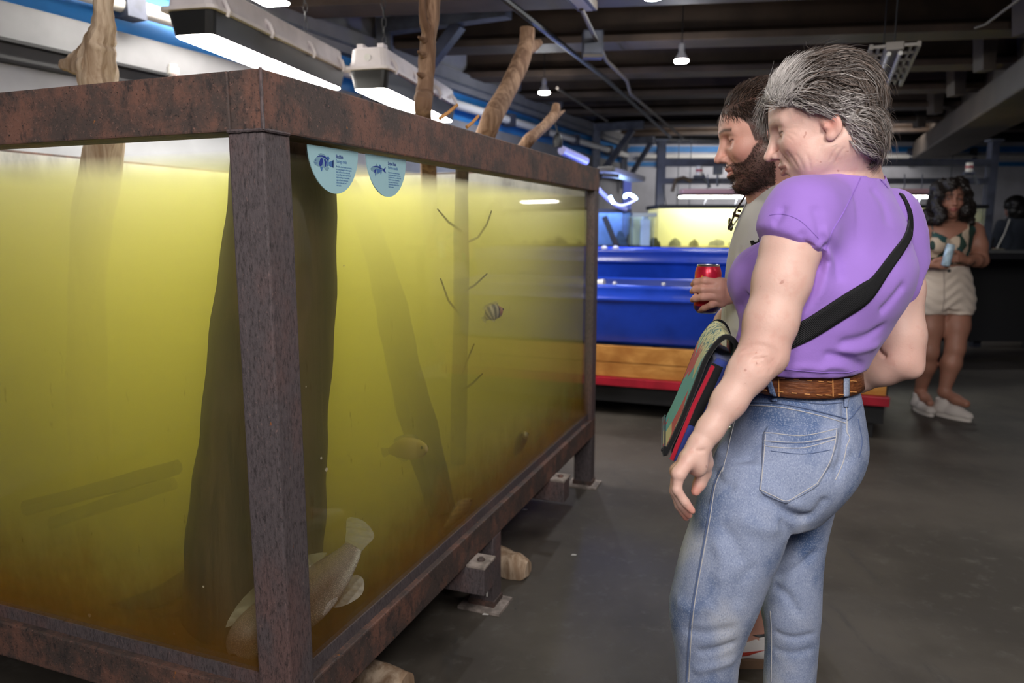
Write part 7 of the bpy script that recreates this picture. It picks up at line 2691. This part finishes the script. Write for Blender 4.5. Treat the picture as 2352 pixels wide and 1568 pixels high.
for c, fd in ((ga1, Vector((-0.1, -1, 0)).normalized()), (ga2, Vector((0.45, -0.9, 0)).normalized())):
    c0 = Vector((c.x, c.y, 0))
    Fs = Field(axis(c.x - 0.2, c.x + 0.24, 0.007), axis(c.y - 0.28, c.y + 0.14, 0.007), axis(-0.02, 0.16, 0.007))
    Fs.chain([c0 + Vector((0, 0, 0.05)), c0 + fd * 0.09 + Vector((0, 0, 0.045)), c0 + fd * 0.18 + Vector((0, 0, 0.030))], [0.050, 0.047, 0.036], 0.03)
    Fs.cone(c0 + Vector((0, 0, 0.115)), c0 + Vector((0, 0, 0.05)), 0.047, 0.05, 0.02)
    Fs.cone(c0 - fd * 0.045 + Vector((0, 0, 0.04)), c0, 0.04, 0.045, 0.02)
    Fs.plane((0, 0, 0.024), (0, 0, -1), 0.003)
    Fs.plane((0, 0, 0.125), (0, 0, 1), 0.003)
    sv, sf = Fs.nets()
    sneaker = np_mesh('sneaker', sv, sf, simple('cream_knit', (0.60, 0.54, 0.50), 0.8), bgw)
    sd = Vector((-fd.y, fd.x, 0))
    MB().prism([c0 + fd * (0.066 + 0.142 * math.cos(t)) + sd * (0.049 * math.sin(t)) + Vector((0, 0, 0.001)) for t in [2 * PI * k_ / 24 for k_ in range(24)]], (0, 0, 0.026)).build('sole', simple('pale_sole', (0.66, 0.60, 0.55), 0.7), sneaker)
    for k_ in range(3):
        p_ = c0 + fd * (0.075 + 0.025 * k_) + Vector((0, 0, 0.094 - 0.008 * k_))
        MB().tube([p_ - sd * 0.026, p_ + Vector((0, 0, 0.004)), p_ + sd * 0.026], 0.004, 5).build('lace', m_pvc, sneaker)
w_ = gw1
MB().lathe(at(2130, 606, 5.03), [(0.030, -0.006), (0.033, 0), (0.030, 0.006)], 16, (gw1 - ge1).to_track_quat('Z', 'Y').to_matrix()).build('bracelet', m_black, bgw)
MB().lathe(at(2112, 604, 5.09), [(0.036, -0.012), (0.038, 0), (0.036, 0.012)], 16, (gw1 - ge1).to_track_quat('Z', 'Y').to_matrix()).build('wristband', simple('green_band', (0.10, 0.5, 0.14), 0.5), bgw, 'green wristband')
MB().lathe(at(2228, 599, 5.03), [(0.032, -0.010), (0.035, 0), (0.032, 0.010)], 16, (gw2 - ge2).to_track_quat('Z', 'Y').to_matrix()).build('watch', m_black, bgw)
pc = at(2178, 585, 4.945)
cn = empty('drink_can', pc, 'slim pale blue can held by the curly haired person', 'can')
MB().lathe(pc, [(0.022, -0.075), (0.027, -0.068), (0.027, 0.058), (0.023, 0.068)], 20, Matrix.Rotation(R(10), 3, 'Y')).build('can_body', simple('pale_blue_can', (0.42, 0.56, 0.66), 0.35, var=0.35, vscale=30), cn)
MB().lathe(pc + Matrix.Rotation(R(10), 3, 'Y') @ Vector((0, 0, 0.068)), [(0.023, 0), (0.0235, 0.003), (0, 0.002)], 20, Matrix.Rotation(R(10), 3, 'Y')).build('can_lid', m_chrome, cn)


def back_view(label, px, Y, foot_y, head_y, hair_c, top_c, low_c, skin_c, skirt=True, shoes=None, wscale=1.0, seed=0):
    """a person seen from behind, far away"""
    base = onz(px, foot_y)
    Y = base.y
    root = empty('person', (base.x, Y, 0), label, 'person')
    hgt = at(px, head_y, Y).z
    k_ = hgt / 1.66
    X = base.x
    MQ = head_frame((0, 0, 0), (-0.3, 0.95), R(20), k_, (0, 0, 0))
    MQ.translation = Vector((X, Y + 0.05, hgt - 0.125 * k_))
    Fq = Field(axis(X - 0.5, X + 0.5, 0.010), axis(Y - 0.45, Y + 0.45, 0.010), axis(0, hgt + 0.03, 0.010))
    rows = [(0.93 * k_, X, Y, 0.150), (1.05 * k_, X, Y, 0.135), (1.20 * k_, X, Y, 0.155), (1.33 * k_, X, Y, 0.165), (1.40 * k_, X, Y + 0.01, 0.13), (1.45 * k_, X, Y + 0.02, 0.06)]
    Fq.loft(rows, 0, 0.03, ratio=0.66)
    head_sdf(Fq, MQ, k_)
    Fq.cone(MQ @ Vector((-0.03, 0, -0.05)), (X, Y + 0.02, 1.43 * k_), 0.05, 0.058, 0.03)
    for s_ in (-1, 1):
        sh = Vector((X + s_ * 0.165, Y, 1.36 * k_))
        e_ = Vector((X + s_ * 0.215, Y + 0.02, 1.10 * k_))
        w_ = Vector((X + s_ * 0.14, Y + 0.22, 1.08 * k_))
        Fq.chain([sh, e_], [0.052, 0.040], 0.02)
        Fq.chain([e_, w_], [0.039, 0.026], 0.02)
        hand(Fq, w_, [w_ + Vector((-s_ * 0.03, 0.05, 0.02 - 0.018 * i)) for i in range(4)],
             [([w_ + Vector((-s_ * 0.03, 0.05, 0.02 - 0.018 * i)), w_ + Vector((-s_ * 0.06, 0.07, 0.02 - 0.018 * i)), w_ + Vector((-s_ * 0.09, 0.06, 0.02 - 0.018 * i))], [0.012, 0.0105, 0.009]) for i in range(4)],
             ([w_, w_ + Vector((0, 0.03, 0.03)), w_ + Vector((-s_ * 0.03, 0.05, 0.045))], [0.016, 0.013, 0.011]), 0.014, 0.02)
        hp = Vector((X + s_ * 0.085, Y, 0.90 * k_))
        kn = Vector((X + s_ * 0.09, Y - 0.01, 0.48 * k_))
        an = Vector((X + s_ * 0.11, Y - 0.02, 0.085))
        Fq.chain([hp, kn], [0.085, 0.055], 0.03)
        Fq.chain([kn, kn.lerp(an, 0.35), an], [0.055, 0.058, 0.036], 0.03)
        Fq.chain([an, an + Vector((s_ * 0.04 + 0.05, 0.10, -0.045))], [0.036, 0.030], 0.02)
    v_, f_ = Fq.nets()
    v_, f_ = keep_main(v_, f_)
    np_mesh('body', v_, f_, m_skin3, root, np.tile(np.array(skin_c), (len(v_), 1)))
    Fq = Field(axis(X - 0.5, X + 0.5, 0.010), axis(Y - 0.45, Y + 0.45, 0.010), axis(0.7, hgt + 0.03, 0.010))
    Fq.loft([(r0[0], r0[1], r0[2], r0[3] + 0.014) for r0 in rows], 0, 0.03, ratio=0.68)
    for s_ in (-1, 1):
        Fq.cone((X + s_ * 0.165, Y, 1.36 * k_), (X + s_ * 0.214, Y + 0.02, 1.12 * k_), 0.062, 0.056, 0.03)
    v_, f_ = Fq.nets()
    np_mesh('shirt', v_, f_, cloth_mat('far_shirt', top_c), root)
    Fq = Field(axis(X - 0.4, X + 0.4, 0.010), axis(Y - 0.4, Y + 0.4, 0.010), axis(0.0, 1.1, 0.010))
    if skirt:
        Fq.loft([(0.50 * k_, X, Y, 0.215), (0.70 * k_, X, Y, 0.20), (0.90 * k_, X, Y, 0.18), (1.0 * k_, X, Y, 0.155)], 0, 0.02, ratio=0.72)
    else:
        for s_ in (-1, 1):
            Fq.chain([(X + s_ * 0.085, Y, 0.95 * k_), (X + s_ * 0.09, Y, 0.48 * k_), (X + s_ * 0.11, Y - 0.02, 0.12)], [0.105, 0.085, 0.075], 0.03)
    v_, f_ = Fq.nets()
    np_mesh('skirt' if skirt else 'trousers', v_, f_, cloth_mat('far_bottoms', low_c), root)
    Fq = Field(axis(X - 0.3, X + 0.3, 0.010), axis(Y - 0.3, Y + 0.35, 0.010), axis(hgt - 0.45, hgt + 0.05, 0.010))
    rq = np.random.default_rng(seed)
    for i in range(60):
        d_ = rq.normal(0, 1, 3)
        d_ /= np.linalg.norm(d_)
        if d_[0] > 0.45 and d_[2] < 0.3:
            continue
        c_ = MQ @ Vector((-0.025 + 0.085 * d_[0], 0.080 * d_[1], 0.025 + 0.095 * d_[2] - 0.03 * (d_[2] < 0)))
        Fq.ell(c_, np.array((0.042, 0.042, 0.046)) * (0.8 + 0.5 * rq.random()), None, 0.02)
    v_, f_ = Fq.nets()
    np_mesh('hair', v_, f_, m_hair, root, np.tile(np.array(hair_c), (len(v_), 1)))
    for s_ in (-1, 1):
        an = Vector((X + s_ * 0.11, Y - 0.02, 0))
        Fq = Field(axis(an.x - 0.15, an.x + 0.25, 0.010), axis(Y - 0.2, Y + 0.3, 0.010), axis(-0.01, 0.16, 0.010))
        Fq.chain([an + Vector((-0.02, -0.03, 0.04)), an + Vector((s_ * 0.03 + 0.06, 0.12, 0.035))], [0.046, 0.040], 0.02)
        Fq.plane((0, 0, 0.002), (0, 0, -1), 0.003)
        Fq.plane((0, 0, 0.075 if shoes == 'shoe' else 0.030), (0, 0, 1), 0.003)
        v_, f_ = Fq.nets()
        np_mesh(shoes or 'sandal', v_, f_, m_pvc if shoes == 'shoe' else simple('pale_sandal', (0.38, 0.28, 0.25), 0.8), root)
    return root, X, Y, k_


r1, X, Y, kk = back_view('person seen from behind in a dark blue top and black skirt near the right edge', 2305, 8.7, 772, 457, (0.008, 0.007, 0.007), (0.035, 0.042, 0.060), (0.004, 0.004, 0.005), (0.26, 0.11, 0.085), True, 'sandal', seed=5)
MB().tube([(X - 0.13, Y - 0.09, 1.42 * kk), (X - 0.20, Y - 0.13, 1.25 * kk), (X - 0.25, Y - 0.08, 1.05 * kk)], 0.008, 6).build('bag_strap', m_pvc, r1, 'thin pale bag strap')
tb = tag(MB().box((X - 0.30, Y + 0.02, 0.78), (0.15, 0.22, 0.42), None, 0.05).tube([(X - 0.30, Y - 0.06, 0.98), (X - 0.27, Y - 0.04, 1.16), (X - 0.22, Y + 0.0, 1.20), (X - 0.27, Y + 0.06, 1.14), (X - 0.30, Y + 0.08, 0.98)], 0.010, 6).build('tote_bag', m_blk_c), 'black tote bag hanging beside the person in the black skirt', 'bag')
tag(MB().box((X - 0.26, Y - 0.14, 1.00), (0.14, 0.07, 0.12), None, 0.025).build('pouch', simple('pale_pouch', (0.30, 0.28, 0.22), 0.8)), 'small pale pouch at the hip of the person in the black skirt', 'pouch')
back_view('person in black trousers and white shoes, mostly hidden at the right edge', 2338, 9.7, 747, 470, (0.02, 0.015, 0.012), (0.02, 0.02, 0.024), (0.008, 0.008, 0.01), (0.22, 0.10, 0.08), False, 'shoe', seed=9)

# ================================================================== FISH
m_fin = N('fish_fin')
tr_ = m_fin.new('ShaderNodeBsdfTransparent')
mx_ = m_fin.new('ShaderNodeMixShader')
fr_ = m_fin.noise(90, 2, 0.5, (0.25, 1, 1))
m_fin.link(m_fin.math('ADD', m_fin.math('MULTIPLY', fr_, 0.55), 0.02), mx_.inputs[0])
m_fin.link(tr_.outputs[0], mx_.inputs[1])
m_fin.base((0.42, 0.38, 0.30)).set(rough=0.5)
m_fin.link(m_fin.p.outputs[0], mx_.inputs[2])
m_fin.link(mx_.outputs[0], m_fin.out.inputs['Surface'])
m_fin = m_fin.m


def fish_mat(name, back, belly, bars=None, scale=150, fleck=0.35):
    n = N(name)
    a = n.new('ShaderNodeVertexColor')
    a.layer_name = 'Col'
    v1 = n.new('ShaderNodeTexVoronoi', feature='DISTANCE_TO_EDGE')
    v1.inputs['Scale'].default_value = scale
    v1.inputs['Randomness'].default_value = 0.8
    n.link(n.co((1, 1, 1), (0.4, 0.6, 0.3)), v1.inputs['Vector'])
    k = n.mix(n.math('MULTIPLY', n.ramp(v1.outputs['Distance'], 0.25, 0.05), fleck), a.outputs[0], n.mix(0.85, a.outputs[0], (0.02, 0.015, 0.012)))
    n.base(k).set(rough=0.4, spec=0.5)
    n.bump(v1.outputs['Distance'], 0.3, 0.002)
    return n.m


def fish(name, label, line, up, hh, wd, colf, m, fins, eye_at=0.12, nseg=40, nr=24, eye_r=0.008, eye_side=None):
    """line: 3-D centre line from snout to tail root; hh/wd: half height and half width along it; up: the dorsal direction"""
    root = empty(name, line[len(line) // 2], label, 'fish')
    P, _ = smooth_path(line, [0] * len(line), max(4, nseg // (len(line) - 1)))
    n_ = len(P)
    ts = np.linspace(0, 1, n_)
    H_ = np.interp(ts, np.linspace(0, 1, len(hh)), hh)
    H_ = herm(np.linspace(0, 1, len(hh)), hh, ts)
    W_ = herm(np.linspace(0, 1, len(wd)), wd, ts)
    vs, cs, fr = [], [], []
    for i, p in enumerate(P):
        t = (P[min(i + 1, n_ - 1)] - P[max(i - 1, 0)]).normalized()
        u = (Vector(up) - t * Vector(up).dot(t)).normalized()
        w = t.cross(u)
        fr.append((p, t, u, w, H_[i], W_[i]))
        for k in range(nr):
            a = 2 * PI * k / nr
            vs.append(p + u * (math.cos(a) * H_[i]) + w * (math.sin(a) * W_[i]))
            cs.append(colf(ts[i], math.cos(a)))
    fs = [(i * nr + k, i * nr + (k + 1) % nr, (i + 1) * nr + (k + 1) % nr, (i + 1) * nr + k) for i in range(n_ - 1) for k in range(nr)]
    fs += [tuple(range(nr - 1, -1, -1)), tuple(range((n_ - 1) * nr, n_ * nr))]
    mesh('body', vs, fs, m, root, True, np.array(cs))

    def frm(t):
        return fr[min(n_ - 1, max(0, int(t * (n_ - 1))))]
    for nm, pts in fins:
        # fin outline: (t along the body, offset in half heights, offset sideways), thin double sheet
        out = []
        for (t, o, sd) in pts:
            p, tt, u, w, h_, w__ = frm(min(t, 1.0))
            q = p + u * (o * max(h_, 0.3 * max(hh))) + w * sd + tt * (max(0, t - 1.0) * (P[-1] - P[0]).length)
            out.append(q)
        c = sum(out, Vector()) / len(out)
        wv = frm(min(pts[0][0], 1))[3]
        oo = out + [out[0], out[1], out[2]]
        out = [p_ for i_ in range(len(pts)) for p_ in [0.5 * ((2 * oo[i_ + 1]) + (oo[i_ + 2] - oo[i_]) * t_ + (2 * oo[i_] - 5 * oo[i_ + 1] + 4 * oo[i_ + 2] - oo[(i_ + 3) % len(pts) if i_ + 3 >= len(oo) else i_ + 3]) * t_ * t_ + (3 * oo[i_ + 1] - oo[i_] - 3 * oo[i_ + 2] + oo[(i_ + 3) % len(pts) if i_ + 3 >= len(oo) else i_ + 3]) * t_ ** 3) for t_ in (0, 0.33, 0.66)]]
        th_ = 0.0012
        vv = [q + wv * th_ * 0.4 for q in out] + [q - wv * th_ * 0.4 for q in out] + [c + wv * th_, c - wv * th_]
        k = len(out)
        ff = [(i, (i + 1) % k, 2 * k) for i in range(k)] + [(k + (i + 1) % k, k + i, 2 * k + 1) for i in range(k)] + [((i + 1) % k, i, k + i, k + (i + 1) % k) for i in range(k)]
        mesh(nm, vv, ff, m_fin, root)
    p, tt, u, w, h_, w__ = frm(eye_at)
    for sd in (-1, 1):
        MB().lathe(p + u * h_ * 0.25 + w * (sd * (w__ * 0.98 + 0.001)), [(eye_r, -eye_r * 0.3), (eye_r * 0.9, eye_r * 0.25), (eye_r * 0.45, eye_r * 0.5), (0, eye_r * 0.52)], 14, (w * sd).to_track_quat('Z', 'Y').to_matrix()).build('eye', m_fisheye, root)
    return root, frm


m_fisheye = simple('fish_eye', (0.015, 0.013, 0.01), 0.1)


def col_big(t, c):
    back, belly = np.array((0.29, 0.215, 0.185)), np.array((0.74, 0.67, 0.60))
    w = np.clip((-c - 0.35) / 0.35, 0, 1)
    k = back * (1 - w) + belly * w
    if t < 0.22:
        k = k * 0.35 + np.array((0.46, 0.41, 0.39)) * 0.65
    return k


m_fish = fish_mat('scaled_fish', None, None, scale=250, fleck=0.6)
bigline = [atl(553, 1517, 0.075), atl(557, 1500, 0.078), atl(572, 1465, 0.088), atl(622, 1425, 0.13), ats(690, 1388, 0.085), ats(750, 1332, 0.078), ats(795, 1282, 0.075), ats(812, 1255, 0.073)]
bf, frm = fish('fish', 'large grey scaled fish nosing down into the corner of the rusty tank', bigline, Vector((-0.75, 0.1, 0.6)), [0.012, 0.036, 0.047, 0.055, 0.057, 0.050, 0.032, 0.022], [0.009, 0.024, 0.030, 0.033, 0.032, 0.026, 0.014, 0.007], col_big, m_fish,
               [('tail_fin', [(0.99, 0.8, 0), (1.06, 1.5, 0), (1.16, 2.2, 0), (1.20, 0.9, 0), (1.19, -0.4, 0), (1.14, -1.5, 0), (1.05, -1.2, 0), (0.99, -0.8, 0)]),
                ('dorsal_fin', [(0.30, 0.95, 0), (0.34, 1.35, 0), (0.45, 1.50, 0), (0.60, 1.55, 0), (0.70, 1.65, 0), (0.78, 1.45, 0), (0.78, 0.95, 0)]),
                ('anal_fin', [(0.66, -0.9, 0), (0.70, -1.35, 0), (0.78, -1.95, 0), (0.83, -1.8, 0), (0.80, -0.95, 0)]),
                ('pelvic_fin', [(0.42, -0.9, -0.01), (0.46, -1.25, -0.015), (0.56, -1.55, -0.02), (0.57, -1.25, -0.015), (0.50, -0.9, -0.01)]),
                ('pectoral_fin', [(0.28, -0.5, -0.03), (0.33, -0.75, -0.045), (0.42, -0.9, -0.05), (0.43, -0.6, -0.045), (0.34, -0.35, -0.032)])], eye_at=0.17, eye_r=0.0095)
p, tt, u, w, h_, w__ = frm(0.50)
sd = 1 if w.y < 0 else -1
MB().lathe(p + w * (sd * w__ * 1.0) + u * h_ * 0.05, [(0.0075, -0.001), (0.007, 0.001), (0, 0.0012)], 14, (w * sd).to_track_quat('Z', 'Y').to_matrix()).build('tag', m_pvc, bf, 'pale round mark')


def col_bar(t, c):
    bar = 0.5 + 0.5 * math.sin(t * 42 + 0.6)
    k = np.array((0.10, 0.09, 0.06)) * bar + np.array((0.50, 0.42, 0.30)) * (1 - bar)
    if t < 0.22:
        k = np.array((0.34, 0.17, 0.10))
    return k


m_fish2 = fish_mat('barred_fish', None, None, fleck=0.1)
F_ = lambda pts, s0, s1: [ats(x, y, s0 + (s1 - s0) * i / (len(pts) - 1)) for i, (x, y) in enumerate(pts)]
small_fins = [('tail_fin', [(0.99, 0.8, 0), (1.08, 1.1, 0), (1.22, 1.5, 0), (1.25, 0, 0), (1.2, -1.4, 0), (1.08, -1.0, 0), (0.99, -0.8, 0)]),
              ('dorsal_fin', [(0.28, 0.95, 0), (0.4, 1.35, 0), (0.7, 1.4, 0), (0.82, 0.95, 0)]), ('anal_fin', [(0.55, -0.9, 0), (0.68, -1.35, 0), (0.85, -1.1, 0), (0.8, -0.9, 0)])]
fish('fish', 'small barred fish swimming right in the middle of the long pane', F_([(1153, 712), (1146, 714), (1132, 717), (1122, 722), (1115, 730)], 0.056, 0.11), Vector((0, 0, 1)), [0.008, 0.022, 0.029, 0.022, 0.010], [0.005, 0.011, 0.013, 0.010, 0.004], col_bar, m_fish2, small_fins, eye_r=0.0045)
fish('fish', 'dark mottled fish facing out near the low far end of the long pane', F_([(1208, 997), (1203, 1004), (1196, 1015), (1188, 1030), (1182, 1044)], 0.055, 0.15), Vector((-0.1, 0, 1)), [0.010, 0.022, 0.026, 0.020, 0.010], [0.008, 0.016, 0.018, 0.013, 0.005],
     lambda t, c: np.array((0.30, 0.27, 0.17)) if t < 0.12 else np.array((0.045, 0.045, 0.025)) * (1 + 0.8 * math.sin(t * 37)), m_fish2, small_fins, eye_r=0.0045)
fish('fish', 'faint pale brown fish hanging beside the slanting sunken log', F_([(980, 1030), (965, 1030), (938, 1030), (915, 1032), (895, 1036)], 0.10, 0.26), Vector((0, 0, 1)), [0.008, 0.028, 0.036, 0.026, 0.010], [0.005, 0.014, 0.016, 0.012, 0.005],
     lambda t, c: np.array((0.34, 0.24, 0.14)), m_fish2, small_fins, eye_r=0.005)
fish('fish', 'mottled brown fish resting low on the long bottom rail side', F_([(1082, 1148), (1070, 1158), (1055, 1176), (1038, 1196), (1022, 1212)], 0.055, 0.09), Vector((-0.3, 0, 1)), [0.007, 0.020, 0.023, 0.016, 0.008], [0.006, 0.014, 0.015, 0.010, 0.004],
     lambda t, c: np.array((0.26, 0.19, 0.10)) * (1 + 0.6 * math.sin(t * 40) * math.sin(c * 9)), m_fish2, small_fins, eye_r=0.004)
fish('fish', 'dark round fish high up near the far end of the long pane', F_([(1349, 520), (1343, 520), (1331, 521), (1318, 524), (1310, 526)], 0.08, 0.14), Vector((0, 0, 1)), [0.014, 0.034, 0.038, 0.026, 0.012], [0.008, 0.016, 0.018, 0.012, 0.005],
     lambda t, c: np.array((0.05, 0.05, 0.03)), m_fish2, small_fins, eye_r=0.005)
# barnacle specks on the inside of the glass
m_speck = simple('barnacle', (0.50, 0.42, 0.28), 0.8)
rb = np.random.default_rng(77)
sk = MB()
for (x, y, r0) in ((205, 1413, 0.005), (191, 1444, 0.0065), (197, 1436, 0.004), (329, 1476, 0.004), (325, 1470, 0.003), (400, 1455, 0.003), (467, 1347, 0.0025), (14, 1385, 0.004), (80, 1400, 0.003)):
    p = atl(x, y, 0.0362)
    sk.lathe(p, [(r0, 0), (r0 * 0.7, r0 * 0.5), (0, r0 * 0.35)], 7, D1.to_track_quat('Z', 'Y').to_matrix())
for (x, y, r0) in ((738, 1052, 0.0035), (750, 1078, 0.005), (712, 1300, 0.0025), (703, 888, 0.002), (790, 610, 0.0018), (1020, 1228, 0.003), (725, 1410, 0.002)):
    p = ats(x, y, 0.0362)
    sk.lathe(p, [(r0, 0), (r0 * 0.7, r0 * 0.5), (0, r0 * 0.35)], 7, D2.to_track_quat('Z', 'Y').to_matrix())
o = sk.build('barnacles', m_speck, tank)
o['kind'] = 'stuff'

# ================================================================== SIGNS ON THE GLASS
m_sign = simple('pale_blue_sign', (0.38, 0.62, 0.68), 0.5)
m_ink = simple('dark_blue_ink', (0.012, 0.035, 0.27), 0.6)
m_ink2 = simple('mid_blue_ink', (0.06, 0.17, 0.42), 0.6)
m_ink3 = simple('grey_blue_ink', (0.20, 0.36, 0.46), 0.6)
SGN = 0.0195
Sg = lambda x, y, off=0.0: ats(690 + x / 9.046, 320 + y / 9.046, SGN - off)
MTXT = Matrix((D1, Vector((0, 0, 1)), -D2)).transposed()


def sign(label, tl, tr_, bot, title, latin, lines, tx, ty, dy, fsz, art):
    TLp, TRp, BT = Sg(*tl), Sg(*tr_), Sg(*bot)
    mid_ = (TLp + TRp) / 2
    root = empty('fish_sign', mid_, label, 'sign')
    down = BT - mid_
    half = (TRp - TLp) / 2
    pts = [mid_ - half * math.cos(PI * k / 40) * (1 if 1 else 0) + down * (math.sin(PI * k / 40)) for k in range(41)]
    MB().prism(pts, D2 * 0.0022).build('plate', m_sign, root)

    def text(body, pos, size, m, nm, sx=0.8, bold=0.0):
        cu = bpy.data.curves.new(nm, 'FONT')
        cu.body = body
        cu.size = size
        cu.offset = bold
        cu.extrude = 0.00005
        cu.resolution_u = 2
        o = bpy.data.objects.new(nm, cu)
        COL.objects.link(o)
        me = bpy.data.meshes.new_from_object(o.evaluated_get(bpy.context.evaluated_depsgraph_get()))
        bpy.data.objects.remove(o)
        me.transform(Matrix.Translation(pos) @ MTXT.to_4x4() @ Matrix.Diagonal((sx, 1, 1, 1)))
        ob = bpy.data.objects.new(nm, me)
        COL.objects.link(ob)
        me.materials.clear()
        me.materials.append(m)
        attach(ob, root)
        return ob
    text(title, Sg(tx, ty, 0.0004), fsz * 2.05, m_ink, 'title_lettering', 0.72, 0.00014)
    text(latin, Sg(tx + 3, ty + dy * 1.65, 0.0004), fsz * 1.95, m_ink2, 'subtitle_lettering', 0.68)
    for i, l in enumerate(lines):
        text(l, Sg(tx + 6 + i * 1.5, ty + dy * 3.35 + i * dy + 0.0, 0.0004), fsz, m_ink2, 'body_lettering', 0.86)
    for nm, poly, m_ in art:
        MB().prism([Sg(x, y, 0.0003) for x, y in poly], -D2 * 0.00015).build(nm, m_, root)
    return root


art1 = [('printed_fish', [(275, 470), (290, 420), (330, 370), (390, 335), (450, 330), (510, 350), (560, 400), (590, 450), (600, 500), (590, 545), (540, 575), (480, 585), (420, 575), (350, 545), (300, 520)], m_ink3)]
art1b = [('printed_back', [(330, 368), (390, 333), (450, 328), (512, 348), (562, 398), (592, 450), (570, 440), (520, 395), (450, 360), (390, 358)], m_ink),
         ('printed_bar', [(415, 400), (450, 380), (470, 430), (455, 520), (430, 560), (400, 555), (385, 500)], m_ink), ('printed_bar', [(490, 420), (520, 410), (540, 470), (530, 560), (505, 570), (510, 490)], m_ink),
         ('printed_bar', [(550, 430), (575, 450), (590, 500), (575, 550), (555, 560), (560, 500)], m_ink2), ('printed_tail', [(597, 470), (690, 430), (688, 590), (600, 545)], m_ink2), ('printed_tail_edge', [(650, 448), (690, 430), (688, 590), (655, 570)], m_ink),
         ('printed_fin', [(370, 312), (420, 284), (480, 302), (545, 352), (520, 350), (450, 327), (392, 331)], m_ink3), ('printed_fin', [(535, 372), (580, 350), (606, 390), (590, 432), (562, 405)], m_ink2),
         ('printed_fin', [(410, 577), (462, 580), (452, 640), (440, 665), (425, 622)], m_ink2), ('printed_fin', [(500, 592), (580, 568), (598, 600), (570, 640), (530, 640)], m_ink3),
         ('printed_eye', [(312, 425), (328, 425), (328, 440), (312, 440)], m_ink), ('printed_mouth', [(283, 482), (335, 478), (335, 483), (283, 488)], m_ink), ('printed_mouth', [(300, 510), (340, 500), (340, 505), (302, 516)], m_ink2)]


def lay(art, o):
    return [(a, [(x, y) for x, y in b_], c) for a, b_, c in art]


sign('pale blue half-round sign about blackfish stuck near the tank corner', (150, 100), (1195, 258), (735, 1130), 'Blackfish', 'Tautoga onitis',
     ['Blackfish, also known as tautogs,', 'are camouflaged to hide against', 'dark surfaces like rocks and', 'wood. They can be spotted in', 'open resting on their sides', 'against these structures', 'both in the wild and', 'our tanks.'], 735, 388, 56, 0.0054, art1)
sg1 = bpy.data.objects['fish_sign']
for nm, poly, m_ in art1b:
    MB().prism([Sg(x, y, 0.0005) for x, y in poly], -D2 * 0.0002).build(nm, m_, sg1)
art2 = [('printed_fish', [(1455, 600), (1500, 565), (1560, 550), (1620, 560), (1670, 590), (1720, 615), (1715, 650), (1680, 670), (1640, 705), (1600, 722), (1550, 705), (1500, 660), (1465, 635)], m_ink3),
        ('printed_tail', [(1715, 618), (1775, 578), (1757, 640), (1780, 705), (1715, 655)], m_ink)]
sign('pale blue half-round sign about striped bass, right of the blackfish sign', (1362, 290), (2190, 428), (1820, 1195), 'Striped Bass', 'Morone saxatilis',
     ['Striped bass are anadromous,', 'meaning they migrate upstream', 'to spawn and live as adults in the', 'Atlantic Ocean. As juveniles,', 'they spend a few years in', 'estuaries like Hudson River', "Park's waters."], 1818, 530, 50, 0.0054, art2)
sg2 = bpy.data.objects['fish_sign.001']
for nm, poly, m_ in (('printed_back', [(1480, 580), (1500, 563), (1560, 548), (1620, 558), (1670, 588), (1720, 613), (1720, 630), (1660, 610), (1600, 580), (1540, 572)], m_ink),
                     ('printed_flank', [(1530, 640), (1560, 620), (1580, 625), (1560, 690), (1540, 690)], m_ink), ('printed_flank', [(1580, 600), (1660, 625), (1700, 640), (1640, 690), (1600, 700), (1590, 640)], m_ink2),
                     ('printed_fin', [(1565, 549), (1575, 503), (1602, 530), (1612, 556)], m_ink3), ('printed_fin', [(1625, 560), (1650, 518), (1688, 585)], m_ink2), ('printed_fin', [(1548, 705), (1577, 715), (1563, 775)], m_ink2),
                     ('printed_fin', [(1662, 685), (1692, 665), (1676, 738)], m_ink2), ('printed_eye', [(1480, 600), (1490, 600), (1490, 610), (1480, 610)], m_ink)):
    MB().prism([Sg(x, y, 0.0005) for x, y in poly], -D2 * 0.0002).build(nm, m_, sg2)
